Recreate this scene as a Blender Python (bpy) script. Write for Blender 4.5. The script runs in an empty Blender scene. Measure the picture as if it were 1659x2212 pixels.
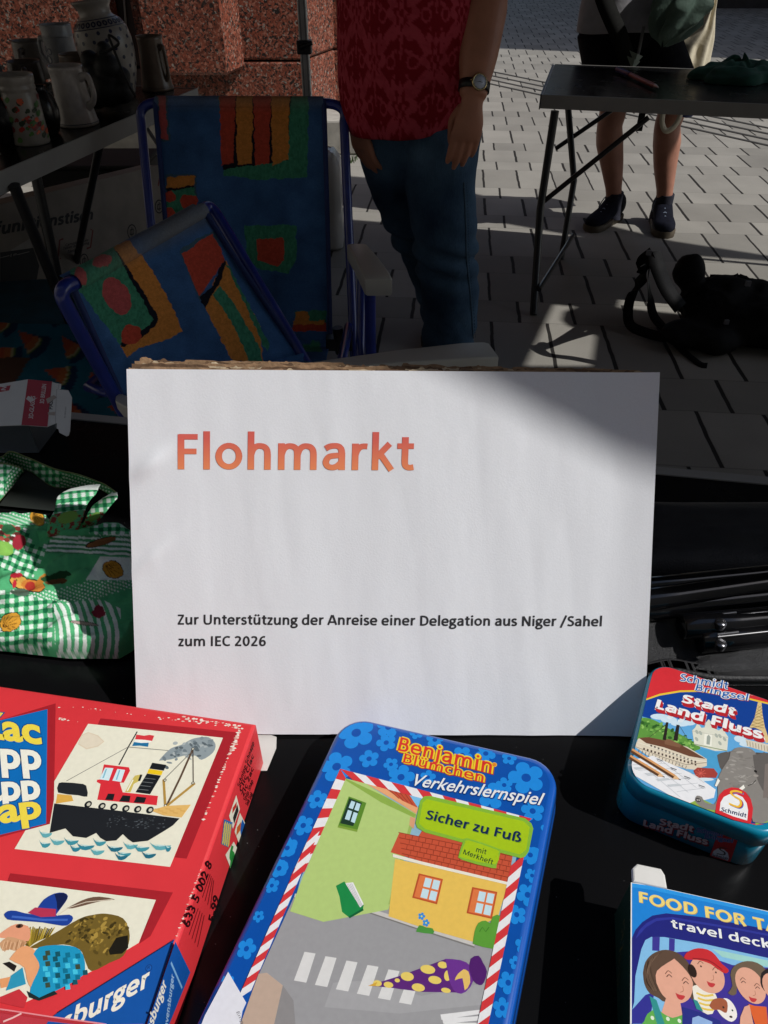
import bpy, bmesh, math, random
import numpy as np
from mathutils import Vector, Matrix

R = math.radians
random.seed(4)
RNG = np.random.default_rng(7)
scene = bpy.context.scene
COL = scene.collection

# ------------------------------------------------------------------ camera
FPX = 1540.0                                   # focal length in pixels of a 1659 x 2212 picture
TH = R(39.5)                                   # downward pitch
CAMH = 1.13
cam_d = bpy.data.cameras.new('camera')
cam_d.sensor_fit = 'VERTICAL'
cam_d.sensor_height = 24.0
cam_d.lens = 24.0 * FPX / 2212.0
cam_d.clip_start = 0.01
cam_d.clip_end = 300.0
cam = bpy.data.objects.new('camera', cam_d)
COL.objects.link(cam)
cam.location = (0, 0, CAMH)
cam.rotation_euler = (math.pi / 2 - TH, 0, 0)
scene.camera = cam

# ------------------------------------------------------------------ sky and sun
SUN = Vector((.62, -.2, .756)).normalized()    # direction towards the sun
SUN_EL = math.asin(SUN.z)
SUN_ROT = math.atan2(SUN.x, SUN.y)
world = bpy.data.worlds.new('World')
scene.world = world
world.use_nodes = True
wn = world.node_tree
bg = wn.nodes['Background']
sky = wn.nodes.new('ShaderNodeTexSky')
sky.sky_type = 'NISHITA'
sky.sun_disc = False
sky.sun_elevation = SUN_EL
sky.sun_rotation = SUN_ROT
hs = wn.nodes.new('ShaderNodeHueSaturation')          # sky's blue muted to turn the shade more neutral
hs.inputs['Saturation'].default_value = .9
wn.links.new(sky.outputs[0], hs.inputs['Color'])
wn.links.new(hs.outputs[0], bg.inputs[0])
bg.inputs[1].default_value = 0.10
sun_d = bpy.data.lights.new('sun', 'SUN')
sun_d.energy = 3.55
sun_d.angle = R(0.53)
sun_d.color = (1.0, .975, .94)
sun_o = bpy.data.objects.new('sun', sun_d)
COL.objects.link(sun_o)
sun_o.location = SUN * 20
sun_o.rotation_euler = SUN.to_track_quat('Z', 'Y').to_euler()
scene.view_settings.view_transform = 'Standard'
scene.view_settings.look = 'None'
scene.view_settings.exposure = 0.0
scene.view_settings.gamma = 1.0

# ------------------------------------------------------------------ geometry of the view: a pixel seen on a known plane
CAM = np.array([0, 0, CAMH])
FW = np.array([0, math.cos(TH), -math.sin(TH)])
UP = np.array([0, math.sin(TH), math.cos(TH)])
RT = np.array([1.0, 0, 0])
def ray(u, v): return (u - 829.5) / FPX * RT + (1106 - v) / FPX * UP + FW
def P(u, v, z):
    r = ray(u, v); return CAM + r * ((z - CAMH) / r[2])
def PY(u, v, y):
    r = ray(u, v); return CAM + r * (y / r[1])
def PP(u, v, p, n):
    r = ray(u, v); p = np.asarray(p); n = np.asarray(n)
    return CAM + r * (((p - CAM) @ n) / (r @ n))
def pix(pts):
    d = np.asarray(pts) - CAM; z = d @ FW
    return 829.5 + FPX * (d @ RT) / z, 1106 - FPX * (d @ UP) / z
ZK = 3060 / 1659
ZOOM = {1: (0, 0, 1000 / 1659), 2: (900, 0, 1160 / 1659), 3: (1900, 0, 1160 / 1659), 4: (0, 350, 1000 / 1639),
        5: (900, 700, 1160 / 1659), 6: (1900, 900, 1160 / 1659), 7: (0, 1400, 600 / 948), 8: (2400, 1800, 660 / 1460),
        11: (0, 2700, 1100 / 1659), 12: (0, 3400, 1100 / 1659), 13: (1100, 2800, 1160 / 1659), 14: (800, 3300, 1460 / 1659),
        15: (2400, 2600, 660 / 1622), 16: (2400, 3400, 660 / 1659), 17: (480, 1400, 2200 / 1659), 18: (480, 2100, 2200 / 1659)}
def Z(k, x, y):
    ox, oy, s = ZOOM[k]
    return ((ox + x * s) / ZK, (oy + y * s) / ZK)

# ------------------------------------------------------------------ materials
def lin(c):
    return tuple((x / 12.92 if x <= .04045 else ((x + .055) / 1.055) ** 2.4) for x in c)
def hx(h, gain=1.0):
    h = h.lstrip('#')
    c = lin(tuple(int(h[i:i + 2], 16) / 255 for i in (0, 2, 4)))
    return tuple(min(.88, x * gain) for x in c)
_MC = {}
def nt(name):
    m = bpy.data.materials.new(name); m.use_nodes = True
    n = m.node_tree.nodes; l = m.node_tree.links
    return m, n, l, n['Principled BSDF']
def mat(name, col, rough=.5, var=.12, scale=30.0, bump=0.0, bscale=200.0, metal=0.0, spec=.5, coat=0.0, dist=.002):
    if name in _MC: return _MC[name]
    if isinstance(col, str): col = hx(col)
    m, n, l, b = nt(name)
    tc = n.new('ShaderNodeTexCoord')
    nz = n.new('ShaderNodeTexNoise'); nz.inputs['Scale'].default_value = scale; nz.inputs['Detail'].default_value = 5
    l.new(tc.outputs['Object'], nz.inputs['Vector'])
    rp = n.new('ShaderNodeValToRGB')
    rp.color_ramp.elements[0].position = .3; rp.color_ramp.elements[1].position = .7
    rp.color_ramp.elements[0].color = tuple(x * (1 - var) for x in col) + (1,)
    rp.color_ramp.elements[1].color = tuple(min(1, x * (1 + var)) for x in col) + (1,)
    l.new(nz.outputs[0], rp.inputs[0]); l.new(rp.outputs[0], b.inputs['Base Color'])
    b.inputs['Roughness'].default_value = rough; b.inputs['Metallic'].default_value = metal
    b.inputs['Specular IOR Level'].default_value = spec; b.inputs['Coat Weight'].default_value = coat
    if bump:
        n2 = n.new('ShaderNodeTexNoise'); n2.inputs['Scale'].default_value = bscale; n2.inputs['Detail'].default_value = 4
        l.new(tc.outputs['Object'], n2.inputs['Vector'])
        bp = n.new('ShaderNodeBump'); bp.inputs['Strength'].default_value = bump; bp.inputs['Distance'].default_value = dist
        l.new(n2.outputs[0], bp.inputs['Height']); l.new(bp.outputs[0], b.inputs['Normal'])
    _MC[name] = m
    return m
def ink(h, rough=.32, gain=1.06):
    k = 'ink_' + h.strip('#') + '_%d' % int(rough * 100)
    if k in _MC: return _MC[k]
    return mat(k, hx(h, gain), rough, var=.03, scale=400, spec=.4)
def attr_mat(name, rough=.8, bump=.3, bscale=600.0, spec=.2, dist=.001, weave=0):
    if name in _MC: return _MC[name]
    m, n, l, b = nt(name)
    a = n.new('ShaderNodeAttribute'); a.attribute_name = 'Col'
    tc = n.new('ShaderNodeTexCoord')
    nz = n.new('ShaderNodeTexNoise'); nz.inputs['Scale'].default_value = bscale; nz.inputs['Detail'].default_value = 3
    l.new(tc.outputs['Object'], nz.inputs['Vector'])
    mx = n.new('ShaderNodeMix'); mx.data_type = 'RGBA'; mx.blend_type = 'MULTIPLY'; mx.inputs[0].default_value = .30
    rp = n.new('ShaderNodeValToRGB'); rp.color_ramp.elements[0].color = (.62, .62, .62, 1); rp.color_ramp.elements[0].position = .3
    rp.color_ramp.elements[1].position = .65
    l.new(nz.outputs[0], rp.inputs[0]); l.new(a.outputs['Color'], mx.inputs[6]); l.new(rp.outputs[0], mx.inputs[7])
    l.new(mx.outputs[2], b.inputs['Base Color'])
    bp = n.new('ShaderNodeBump'); bp.inputs['Strength'].default_value = bump; bp.inputs['Distance'].default_value = dist
    l.new(nz.outputs[0], bp.inputs['Height']); l.new(bp.outputs[0], b.inputs['Normal'])
    b.inputs['Roughness'].default_value = rough; b.inputs['Specular IOR Level'].default_value = spec
    _MC[name] = m
    return m

# ------------------------------------------------------------------ things, parts
WM = {}
def thing(name, label, cat, loc=(0, 0, 0), rot=(0, 0, 0), group=None, m=None):
    o = bpy.data.objects.new(name, None); COL.objects.link(o)
    o.empty_display_size = .05
    o.location = loc; o.rotation_euler = rot
    if m is not None:
        o.matrix_world = m; WM[o.name] = m.copy()
    else:
        WM[o.name] = Matrix.LocRotScale(Vector(loc), __import__('mathutils').Euler(rot), None)
    o['label'] = label; o['category'] = cat
    if group: o['group'] = group
    return o
def tag(o, label, cat, group=None):
    o['label'] = label; o['category'] = cat
    if group: o['group'] = group
    return o
def kind(o, k): o['kind'] = k; return o
def frame_m(o, x, y, z=None):
    x = Vector(x).normalized(); y = Vector(y); z = x.cross(y).normalized(); y = z.cross(x)
    return Matrix(((x.x, y.x, z.x, o[0]), (x.y, y.y, z.y, o[1]), (x.z, y.z, z.z, o[2]), (0, 0, 0, 1)))

class MB:
    """collects shapes, links them as ONE mesh object; coordinates are world ones unless local=True at build"""
    def __init__(s): s.v = []; s.f = []; s.m = []; s.mats = []; s.sm = []
    def mi(s, m):
        if m not in s.mats: s.mats.append(m)
        return s.mats.index(m)
    def add(s, vs, fs, m=None, smooth=False):
        b = len(s.v); s.v += [tuple(map(float, p)) for p in vs]
        i = s.mi(m) if m is not None else 0
        for f in fs: s.f.append([b + k for k in f]); s.m.append(i); s.sm.append(smooth)
        return s
    def box(s, x0, x1, y0, y1, z0, z1, m=None, mx=None):
        vs = [Vector((x, y, z)) for z in (z0, z1) for y in (y0, y1) for x in (x0, x1)]
        if mx is not None: vs = [mx @ v for v in vs]
        return s.add(vs, [(0, 2, 3, 1), (4, 5, 7, 6), (0, 1, 5, 4), (2, 6, 7, 3), (0, 4, 6, 2), (1, 3, 7, 5)], m)
    def rings(s, rings, m=None, smooth=True, cap=True, closed=True):
        n = len(rings[0]); vs = [p for r in rings for p in r]; fs = []
        for i in range(len(rings) - 1):
            for j in range(n if closed else n - 1):
                k = (j + 1) % n
                fs.append((i * n + j, i * n + k, (i + 1) * n + k, (i + 1) * n + j))
        s.add(vs, fs, m, smooth)
        if cap and closed:
            s.add(rings[0], [tuple(range(n))[::-1]], m, False); s.add(rings[-1], [tuple(range(n))], m, False)
        return s
    def tube(s, pts, r, m=None, seg=12, closed=False, cap=True):
        pts = [Vector(p) for p in pts]; n = len(pts); rs = r if isinstance(r, (list, tuple)) else [r] * n
        rings = []; ref = None
        for i, p in enumerate(pts):
            a = pts[(i - 1) % n] if (closed or i > 0) else p; c = pts[(i + 1) % n] if (closed or i < n - 1) else p
            t = (c - a).normalized()
            if ref is None:
                ref = t.orthogonal().normalized()
            ref = (ref - t * ref.dot(t)).normalized(); q = t.cross(ref)
            rings.append([p + (ref * math.cos(2 * math.pi * k / seg) + q * math.sin(2 * math.pi * k / seg)) * rs[i] for k in range(seg)])
        if closed: rings.append(rings[0]); cap = False
        return s.rings(rings, m, True, cap)
    def lathe(s, prof, c=(0, 0, 0), m=None, seg=40, mx=None, squash=(1, 1)):
        rings = []
        for r, z in prof:
            ring = [Vector((c[0] + r * squash[0] * math.cos(2 * math.pi * k / seg), c[1] + r * squash[1] * math.sin(2 * math.pi * k / seg), c[2] + z)) for k in range(seg)]
            if mx is not None: ring = [mx @ p for p in ring]
            rings.append(ring)
        return s.rings(rings, m, True, True)
    def prism(s, poly, z0, z1, m=None, mx=None, bevel=0.0):
        if bevel:
            inn = inset(poly, bevel)
            lv = [(inn, z0), (poly, z0 + bevel), (poly, z1 - bevel), (inset(poly, bevel * .3), z1 - bevel * .3), (inn, z1)]
        else: lv = [(poly, z0), (poly, z1)]
        rg = [[Vector((p[0], p[1], z)) for p in q] for q, z in lv]
        if mx is not None: rg = [[mx @ p for p in q] for q in rg]
        return s.rings(rg, m, False, True)
    def build(s, name, m=None, parent=None, local=False, auto=None):
        me = bpy.data.meshes.new(name)
        vs = s.v
        if parent is not None and not local:
            iv = WM[parent.name].inverted(); vs = [tuple(iv @ Vector(p)) for p in vs]
        me.from_pydata(vs, [], s.f)
        if m is not None and not s.mats: me.materials.append(m)
        else:
            for q in s.mats: me.materials.append(q if q is not None else m)
            me.polygons.foreach_set('material_index', s.m)
        me.polygons.foreach_set('use_smooth', s.sm)
        me.update()
        o = bpy.data.objects.new(name, me); COL.objects.link(o)
        if parent is not None:
            o.parent = parent; WM[o.name] = WM[parent.name].copy()
        else: WM[o.name] = Matrix.Identity(4)
        return o
def inset(poly, d):
    n = len(poly); out = []
    ar = sum(poly[i][0] * poly[(i + 1) % n][1] - poly[(i + 1) % n][0] * poly[i][1] for i in range(n))
    sg = 1 if ar > 0 else -1
    for i in range(n):
        a = Vector(poly[i - 1][:2]); b = Vector(poly[i][:2]); c = Vector(poly[(i + 1) % n][:2])
        e1 = (b - a).normalized(); e2 = (c - b).normalized()
        n1 = Vector((-e1.y, e1.x)) * sg; n2 = Vector((-e2.y, e2.x)) * sg
        k = (n1 + n2); k = k / max(.3, k.length_squared) * 2 if k.length > 1e-6 else n1
        out.append(tuple(b + k * d))
    return out
def rrect(x0, x1, y0, y1, r, n=8):
    out = []
    for cx, cy, a in ((x1 - r, y1 - r, 0), (x0 + r, y1 - r, 90), (x0 + r, y0 + r, 180), (x1 - r, y0 + r, 270)):
        for k in range(n + 1):
            t = R(a + 90 * k / n); out.append((cx + r * math.cos(t), cy + r * math.sin(t)))
    return out
def arc_pts(a, b, c, n=8):
    a, b, c = map(Vector, (a, b, c))
    return [(1 - t) ** 2 * a + 2 * t * (1 - t) * b + t * t * c for t in [i / n for i in range(n + 1)]]
def smooth_path(pts, n=6):
    pts = [Vector(p) for p in pts]; out = []
    for i in range(len(pts) - 1):
        p0 = pts[max(0, i - 1)]; p1 = pts[i]; p2 = pts[i + 1]; p3 = pts[min(len(pts) - 1, i + 2)]
        for k in range(n):
            t = k / n
            out.append(.5 * ((2 * p1) + (p2 - p0) * t + (2 * p0 - 5 * p1 + 4 * p2 - p3) * t * t + (3 * p1 - p0 - 3 * p2 + p3) * t ** 3))
    out.append(pts[-1]); return out
def bake(o):
    dg = bpy.context.evaluated_depsgraph_get()
    me = bpy.data.meshes.new_from_object(o.evaluated_get(dg))
    o.modifiers.clear(); o.data = me
    return o

# ------------------------------------------------------------------ numpy noise and painted cloth
class Noise:
    def __init__(s, seed=0, n=64):
        s.g = np.random.default_rng(seed).random((n, n)); s.n = n
    def __call__(s, x, y):
        x = np.asarray(x, float); y = np.asarray(y, float)
        i = np.floor(x).astype(int); j = np.floor(y).astype(int); fx = x - i; fy = y - j
        fx = fx * fx * (3 - 2 * fx); fy = fy * fy * (3 - 2 * fy); n = s.n
        g = s.g; a = g[i % n, j % n]; b = g[(i + 1) % n, j % n]; c = g[i % n, (j + 1) % n]; d = g[(i + 1) % n, (j + 1) % n]
        return (a * (1 - fx) + b * fx) * (1 - fy) + (c * (1 - fx) + d * fx) * fy
    def f(s, x, y, o=3):
        t = 0; w = 0
        for k in range(o): t = t + s(x * 2 ** k + 7.3 * k, y * 2 ** k + 3.1 * k) / 2 ** k; w += 1 / 2 ** k
        return t / w
NZ = Noise(3)
def inpoly(x, y, poly):
    r = np.zeros(np.shape(x), bool); n = len(poly); j = n - 1
    for i in range(n):
        xi, yi = poly[i]; xj, yj = poly[j]
        c = ((yi > y) != (yj > y)) & (x < (xj - xi) * (y - yi) / ((yj - yi) if yj != yi else 1e-9) + xi)
        r ^= c; j = i
    return r
def sheet(name, fn, nu, nv, colfn, m, parent=None, thick=0.0, local=False, closed_u=False):
    """a cloth: fn(U,V)->xyz arrays; colfn(xyz, U, V)->rgb linear"""
    u = np.linspace(0, 1, nu); v = np.linspace(0, 1, nv); U, V = np.meshgrid(u, v)
    xyz = np.stack(fn(U, V), -1).reshape(-1, 3)
    rgb = colfn(xyz, U.ravel(), V.ravel()) if colfn is not None else None
    idx = np.arange(nu * nv).reshape(nv, nu)
    fs = np.stack([idx[:-1, :-1], idx[:-1, 1:], idx[1:, 1:], idx[1:, :-1]], -1).reshape(-1, 4)
    w = xyz
    if parent is not None and not local:
        iv = np.array(WM[parent.name].inverted()); w = xyz @ iv[:3, :3].T + iv[:3, 3]
    me = bpy.data.meshes.new(name); me.from_pydata(w.tolist(), [], fs.tolist())
    if rgb is not None:
        a = me.color_attributes.new('Col', 'FLOAT_COLOR', 'POINT')
        c = np.ones((len(w), 4), np.float32); c[:, :3] = rgb; a.data.foreach_set('color', c.ravel())
    me.materials.append(m); me.polygons.foreach_set('use_smooth', [True] * len(fs)); me.update()
    o = bpy.data.objects.new(name, me); COL.objects.link(o)
    if parent is not None: o.parent = parent; WM[o.name] = WM[parent.name].copy()
    if thick:
        md = o.modifiers.new('thickness', 'SOLIDIFY'); md.thickness = thick; md.offset = 0
        bake(o)
    return o

# ------------------------------------------------------------------ lettering and flat printing
# ------------------------------------------------------------------ a plain humanist bold alphabet, drawn as pen strokes
def _ring(cx, cy, rx, ry, n=26): return [(cx + rx * math.cos(2 * math.pi * i / n), cy + ry * math.sin(2 * math.pi * i / n)) for i in range(n + 1)]
_U = [('c', [(.115, .36), (.115, .19), (.135, .10), (.19, .05), (.27, .052), (.34, .09), (.415, .18)]), ('l', [(.115, .48), (.115, .34)]), ('l', [(.42, .48), (.42, 0)])]
_ARCH = lambda x0, x1: [('c', [(x0, .26), (x0 + .035, .36), (x0 + .09, .415), (x0 + .155, .43), (x1 - .055, .41), (x1 - .01, .35), (x1, .26)]), ('l', [(x1, .28), (x1, 0)])]
GLY = {
 'F': (.459, [('l', [(.132, 0), (.132, .634)]), ('l', [(.10, .588), (.425, .588)]), ('l', [(.10, .325), (.405, .325)])]),
 'l': (.246, [('l', [(.123, 0), (.123, .69)])]), 'o': (.538, [('c', _ring(.269, .24, .180, .192))]),
 'h': (.537, [('l', [(.122, 0), (.122, .69)])] + _ARCH(.122, .415)), 'n': (.537, [('l', [(.122, 0), (.122, .48)])] + _ARCH(.122, .415)),
 'm': (.813, [('l', [(.122, 0), (.122, .48)])] + _ARCH(.122, .405) + _ARCH(.405, .690)),
 'a': (.494, [('c', [(.09, .385), (.15, .42), (.23, .437), (.31, .43), (.365, .38), (.38, .29)]), ('l', [(.38, .31), (.38, 0)]), ('c', [(.38, .265), (.26, .26), (.15, .235), (.100, .15), (.125, .075), (.20, .045), (.29, .065), (.38, .145)])]),
 'r': (.355, [('l', [(.122, 0), (.122, .48)]), ('c', [(.122, .26), (.155, .355), (.21, .415), (.28, .432), (.335, .428)])]),
 'k': (.480, [('l', [(.122, 0), (.122, .69)]), ('l', [(.15, .235), (.375, .48)]), ('l', [(.205, .30), (.415, 0)])]),
 't': (.347, [('c', [(.168, .30), (.168, .15), (.185, .08), (.245, .048), (.325, .058)]), ('l', [(.168, .60), (.168, .28)]), ('l', [(.03, .437), (.322, .437)])]),
 'Z': (.473, [('l', [(.055, .59), (.425, .59)]), ('l', [(.40, .60), (.085, .035)]), ('l', [(.045, .045), (.435, .045)])]),
 'u': (.537, _U), 'ü': (.537, _U + [('d', (.18, .605)), ('d', (.355, .605))]),
 'U': (.642, [('c', [(.122, .30), (.122, .23), (.145, .12), (.22, .055), (.32, .043), (.42, .055), (.495, .12), (.518, .23), (.518, .30)]), ('l', [(.122, .634), (.122, .28)]), ('l', [(.518, .634), (.518, .28)])]),
 'e': (.503, [('l', [(.08, .235), (.445, .235)]), ('c', [(.418, .235), (.41, .33), (.36, .405), (.265, .436), (.16, .41), (.098, .33), (.084, .235), (.102, .13), (.17, .062), (.27, .043), (.36, .05), (.425, .075)])]),
 's': (.399, [('c', [(.33, .40), (.265, .43), (.19, .437), (.115, .41), (.09, .345), (.125, .28), (.205, .245), (.285, .21), (.32, .14), (.29, .07), (.21, .043), (.13, .048), (.055, .08)])]),
 'z': (.397, [('l', [(.045, .437), (.35, .437)]), ('l', [(.33, .44), (.075, .04)]), ('l', [(.035, .045), (.36, .045)])]),
 'g': (.474, [('c', _ring(.215, .305, .135, .125)), ('l', [(.28, .432), (.455, .432)]), ('c', [(.125, .20), (.09, .14), (.125, .09), (.24, .075), (.355, .05), (.41, -.035), (.36, -.125), (.23, -.16), (.105, -.14), (.06, -.07), (.095, -.01), (.15, .04)])]),
 'd': (.537, [('c', [(.415, .375), (.33, .428), (.23, .43), (.13, .375), (.088, .235), (.12, .10), (.20, .047), (.30, .058), (.415, .15)]), ('l', [(.418, 0), (.418, .69)])]),
 'A': (.606, [('l', [(.048, 0), (.283, .634)]), ('l', [(.322, .634), (.557, 0)]), ('l', [(.13, .175), (.475, .175)])]),
 'i': (.246, [('l', [(.123, 0), (.123, .48)]), ('d', (.123, .61))]),
 'D': (.630, [('l', [(.135, 0), (.135, .634)]), ('c', [(.12, .59), (.27, .59), (.42, .55), (.505, .45), (.53, .32), (.505, .18), (.42, .085), (.27, .045), (.12, .045)])]),
 'N': (.659, [('l', [(.122, 0), (.122, .634)]), ('l', [(.130, .62), (.53, .015)]), ('l', [(.537, 0), (.537, .634)])]),
 '/': (.430, [('l', [(.05, -.10), (.37, .69)])]),
 'S': (.473, [('c', [(.40, .555), (.33, .588), (.24, .596), (.145, .565), (.105, .49), (.13, .41), (.205, .36), (.30, .31), (.375, .25), (.395, .165), (.36, .085), (.275, .043), (.17, .045), (.06, .085)])]),
 'I': (.267, [('l', [(.134, 0), (.134, .634)])]),
 'E': (.488, [('l', [(.135, 0), (.135, .634)]), ('l', [(.10, .588), (.43, .588)]), ('l', [(.10, .325), (.41, .325)]), ('l', [(.10, .045), (.435, .045)])]),
 'C': (.529, [('c', [(.49, .555), (.41, .585), (.32, .592), (.21, .56), (.125, .47), (.095, .315), (.125, .16), (.205, .075), (.31, .043), (.40, .05), (.49, .085)])]),
 '2': (.507, [('c', [(.075, .53), (.15, .578), (.235, .588), (.335, .56), (.375, .47), (.345, .37), (.24, .22), (.10, .06)]), ('l', [(.06, .045), (.45, .045)])]),
 '0': (.507, [('c', _ring(.253, .317, .158, .272))]),
 '6': (.507, [('c', [(.405, .578), (.32, .592), (.21, .55), (.135, .44), (.1, .28), (.115, .14), (.17, .065), (.26, .043), (.35, .075), (.40, .19), (.36, .305), (.265, .345), (.16, .30), (.105, .20)])]),
 'R': (.563, [('l', [(.132, 0), (.132, .634)]), ('c', [(.12, .59), (.24, .592), (.36, .575), (.415, .47), (.36, .355), (.24, .325), (.12, .325)]), ('l', [(.30, .33), (.47, 0)])]),
 'B': (.561, [('l', [(.132, 0), (.132, .634)]), ('c', [(.12, .59), (.24, .592), (.36, .575), (.40, .48), (.36, .37), (.24, .345), (.12, .345)]), ('c', [(.12, .345), (.27, .345), (.40, .31), (.45, .19), (.40, .075), (.27, .045), (.12, .045)])]),
 'v': (.473, [('l', [(.055, .48), (.225, .02)]), ('l', [(.25, .02), (.42, .48)])]), 'b': (.537, [('l', [(.122, 0), (.122, .69)]), ('c', [(.122, .15), (.23, .058), (.33, .047), (.42, .11), (.452, .245), (.41, .375), (.31, .43), (.21, .428), (.122, .35)])]),
 'p': (.537, [('l', [(.122, -.18), (.122, .48)]), ('c', [(.122, .13), (.22, .055), (.33, .047), (.42, .11), (.452, .245), (.41, .375), (.31, .43), (.21, .42), (.122, .33)])]),
 'c': (.418, [('c', [(.375, .385), (.32, .425), (.24, .432), (.14, .385), (.09, .25), (.125, .11), (.21, .045), (.30, .05), (.375, .095)])]),
 'j': (.260, [('c', [(.135, .20), (.133, -.02), (.115, -.115), (.05, -.14), (-.02, -.13)]), ('l', [(.135, .48), (.135, .16)]), ('d', (.135, .61))]),
 'f': (.316, [('c', [(.14, .40), (.145, .57), (.175, .63), (.235, .648), (.31, .64)]), ('l', [(.14, 0), (.14, .44)]), ('l', [(.03, .437), (.29, .437)])]),
 'ß': (.555, [('l', [(.122, 0), (.122, .42)]), ('c', [(.122, .40), (.13, .53), (.17, .61), (.255, .645), (.345, .625), (.385, .55), (.345, .47), (.305, .41), (.345, .34), (.44, .27), (.47, .16), (.41, .07), (.31, .045), (.24, .06)])]),
 'L': (.423, [('l', [(.132, 0), (.132, .634)]), ('l', [(.10, .045), (.40, .045)])]), 'T': (.495, [('l', [(.248, 0), (.248, .59)]), ('l', [(.025, .588), (.47, .588)])]),
 'O': (.676, [('c', _ring(.338, .317, .25, .275))]), 'K': (.547, [('l', [(.132, 0), (.132, .634)]), ('l', [(.16, .31), (.45, .634)]), ('l', [(.22, .37), (.49, 0)])]),
 'M': (.874, [('l', [(.12, 0), (.132, .634)]), ('l', [(.15, .60), (.43, .02)]), ('l', [(.44, .02), (.725, .60)]), ('l', [(.742, .634), (.755, 0)])]),
 ' ': (.226, [])}
def pen_text(body, stem=.112, bar=.094):
    """list of flat polygons of a line of text and its inked extent"""
    out = []; x = 0; ext = []
    for ch in body:
        adv, st = GLY[ch]
        for kd, q in st:
            if kd == 'd':
                cx, cy = q; out.append([(x + cx + stem * .56 * math.cos(2 * math.pi * i / 18), cy + stem * .54 * math.sin(2 * math.pi * i / 18)) for i in range(18)]); ext.append(x + cx); continue
            closed = kd == 'c' and len(q) > 20
            pts = [Vector((a, b, 0)) for a, b in q] if closed else [Vector((q[0][0] + (q[1][0] - q[0][0]) * t, q[0][1] + (q[1][1] - q[0][1]) * t, 0)) for t in [i_ / 6 for i_ in range(7)]] if kd == 'l' else smooth_path([(a, b, 0) for a, b in q], 5)
            n = len(pts); L = []; R_ = []
            for i in range(n):
                if closed: t = pts[(i + 1) % (n - 1)] - pts[(i - 1) % (n - 1)]
                else: t = pts[min(i + 1, n - 1)] - pts[max(i - 1, 0)]
                t = t.normalized(); hw = (stem * abs(t.y) + bar * abs(t.x)) / max(1e-6, abs(t.x) + abs(t.y)) / 2
                nn = Vector((-t.y, t.x, 0)) * hw; L.append(pts[i] + nn); R_.append(pts[i] - nn)
            for i in range(n - 1): out.append([(x + p.x, p.y) for p in (L[i], L[i + 1], R_[i + 1], R_[i])])
            ext += [x + p.x for p in L + R_]
        x += adv
    return out, min(ext), max(ext)
_TX = {}
def text_mesh(body, bold=0.0, space=1.0):
    k = (body, bold, space)
    if k in _TX: return _TX[k]
    c = bpy.data.curves.new('lettering', 'FONT'); c.body = body; c.size = 1.0; c.offset = bold; c.space_character = space
    c.dimensions = '2D'; c.fill_mode = 'FRONT'; c.resolution_u = 4
    o = bpy.data.objects.new('lettering', c)
    me = o.to_mesh()
    vs = [(v.co.x, v.co.y) for v in me.vertices]; fs = [tuple(p.vertices) for p in me.polygons]
    o.to_mesh_clear(); bpy.data.objects.remove(o); bpy.data.curves.remove(c)
    _TX[k] = (vs, fs)
    return vs, fs
CAPH = .70
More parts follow.
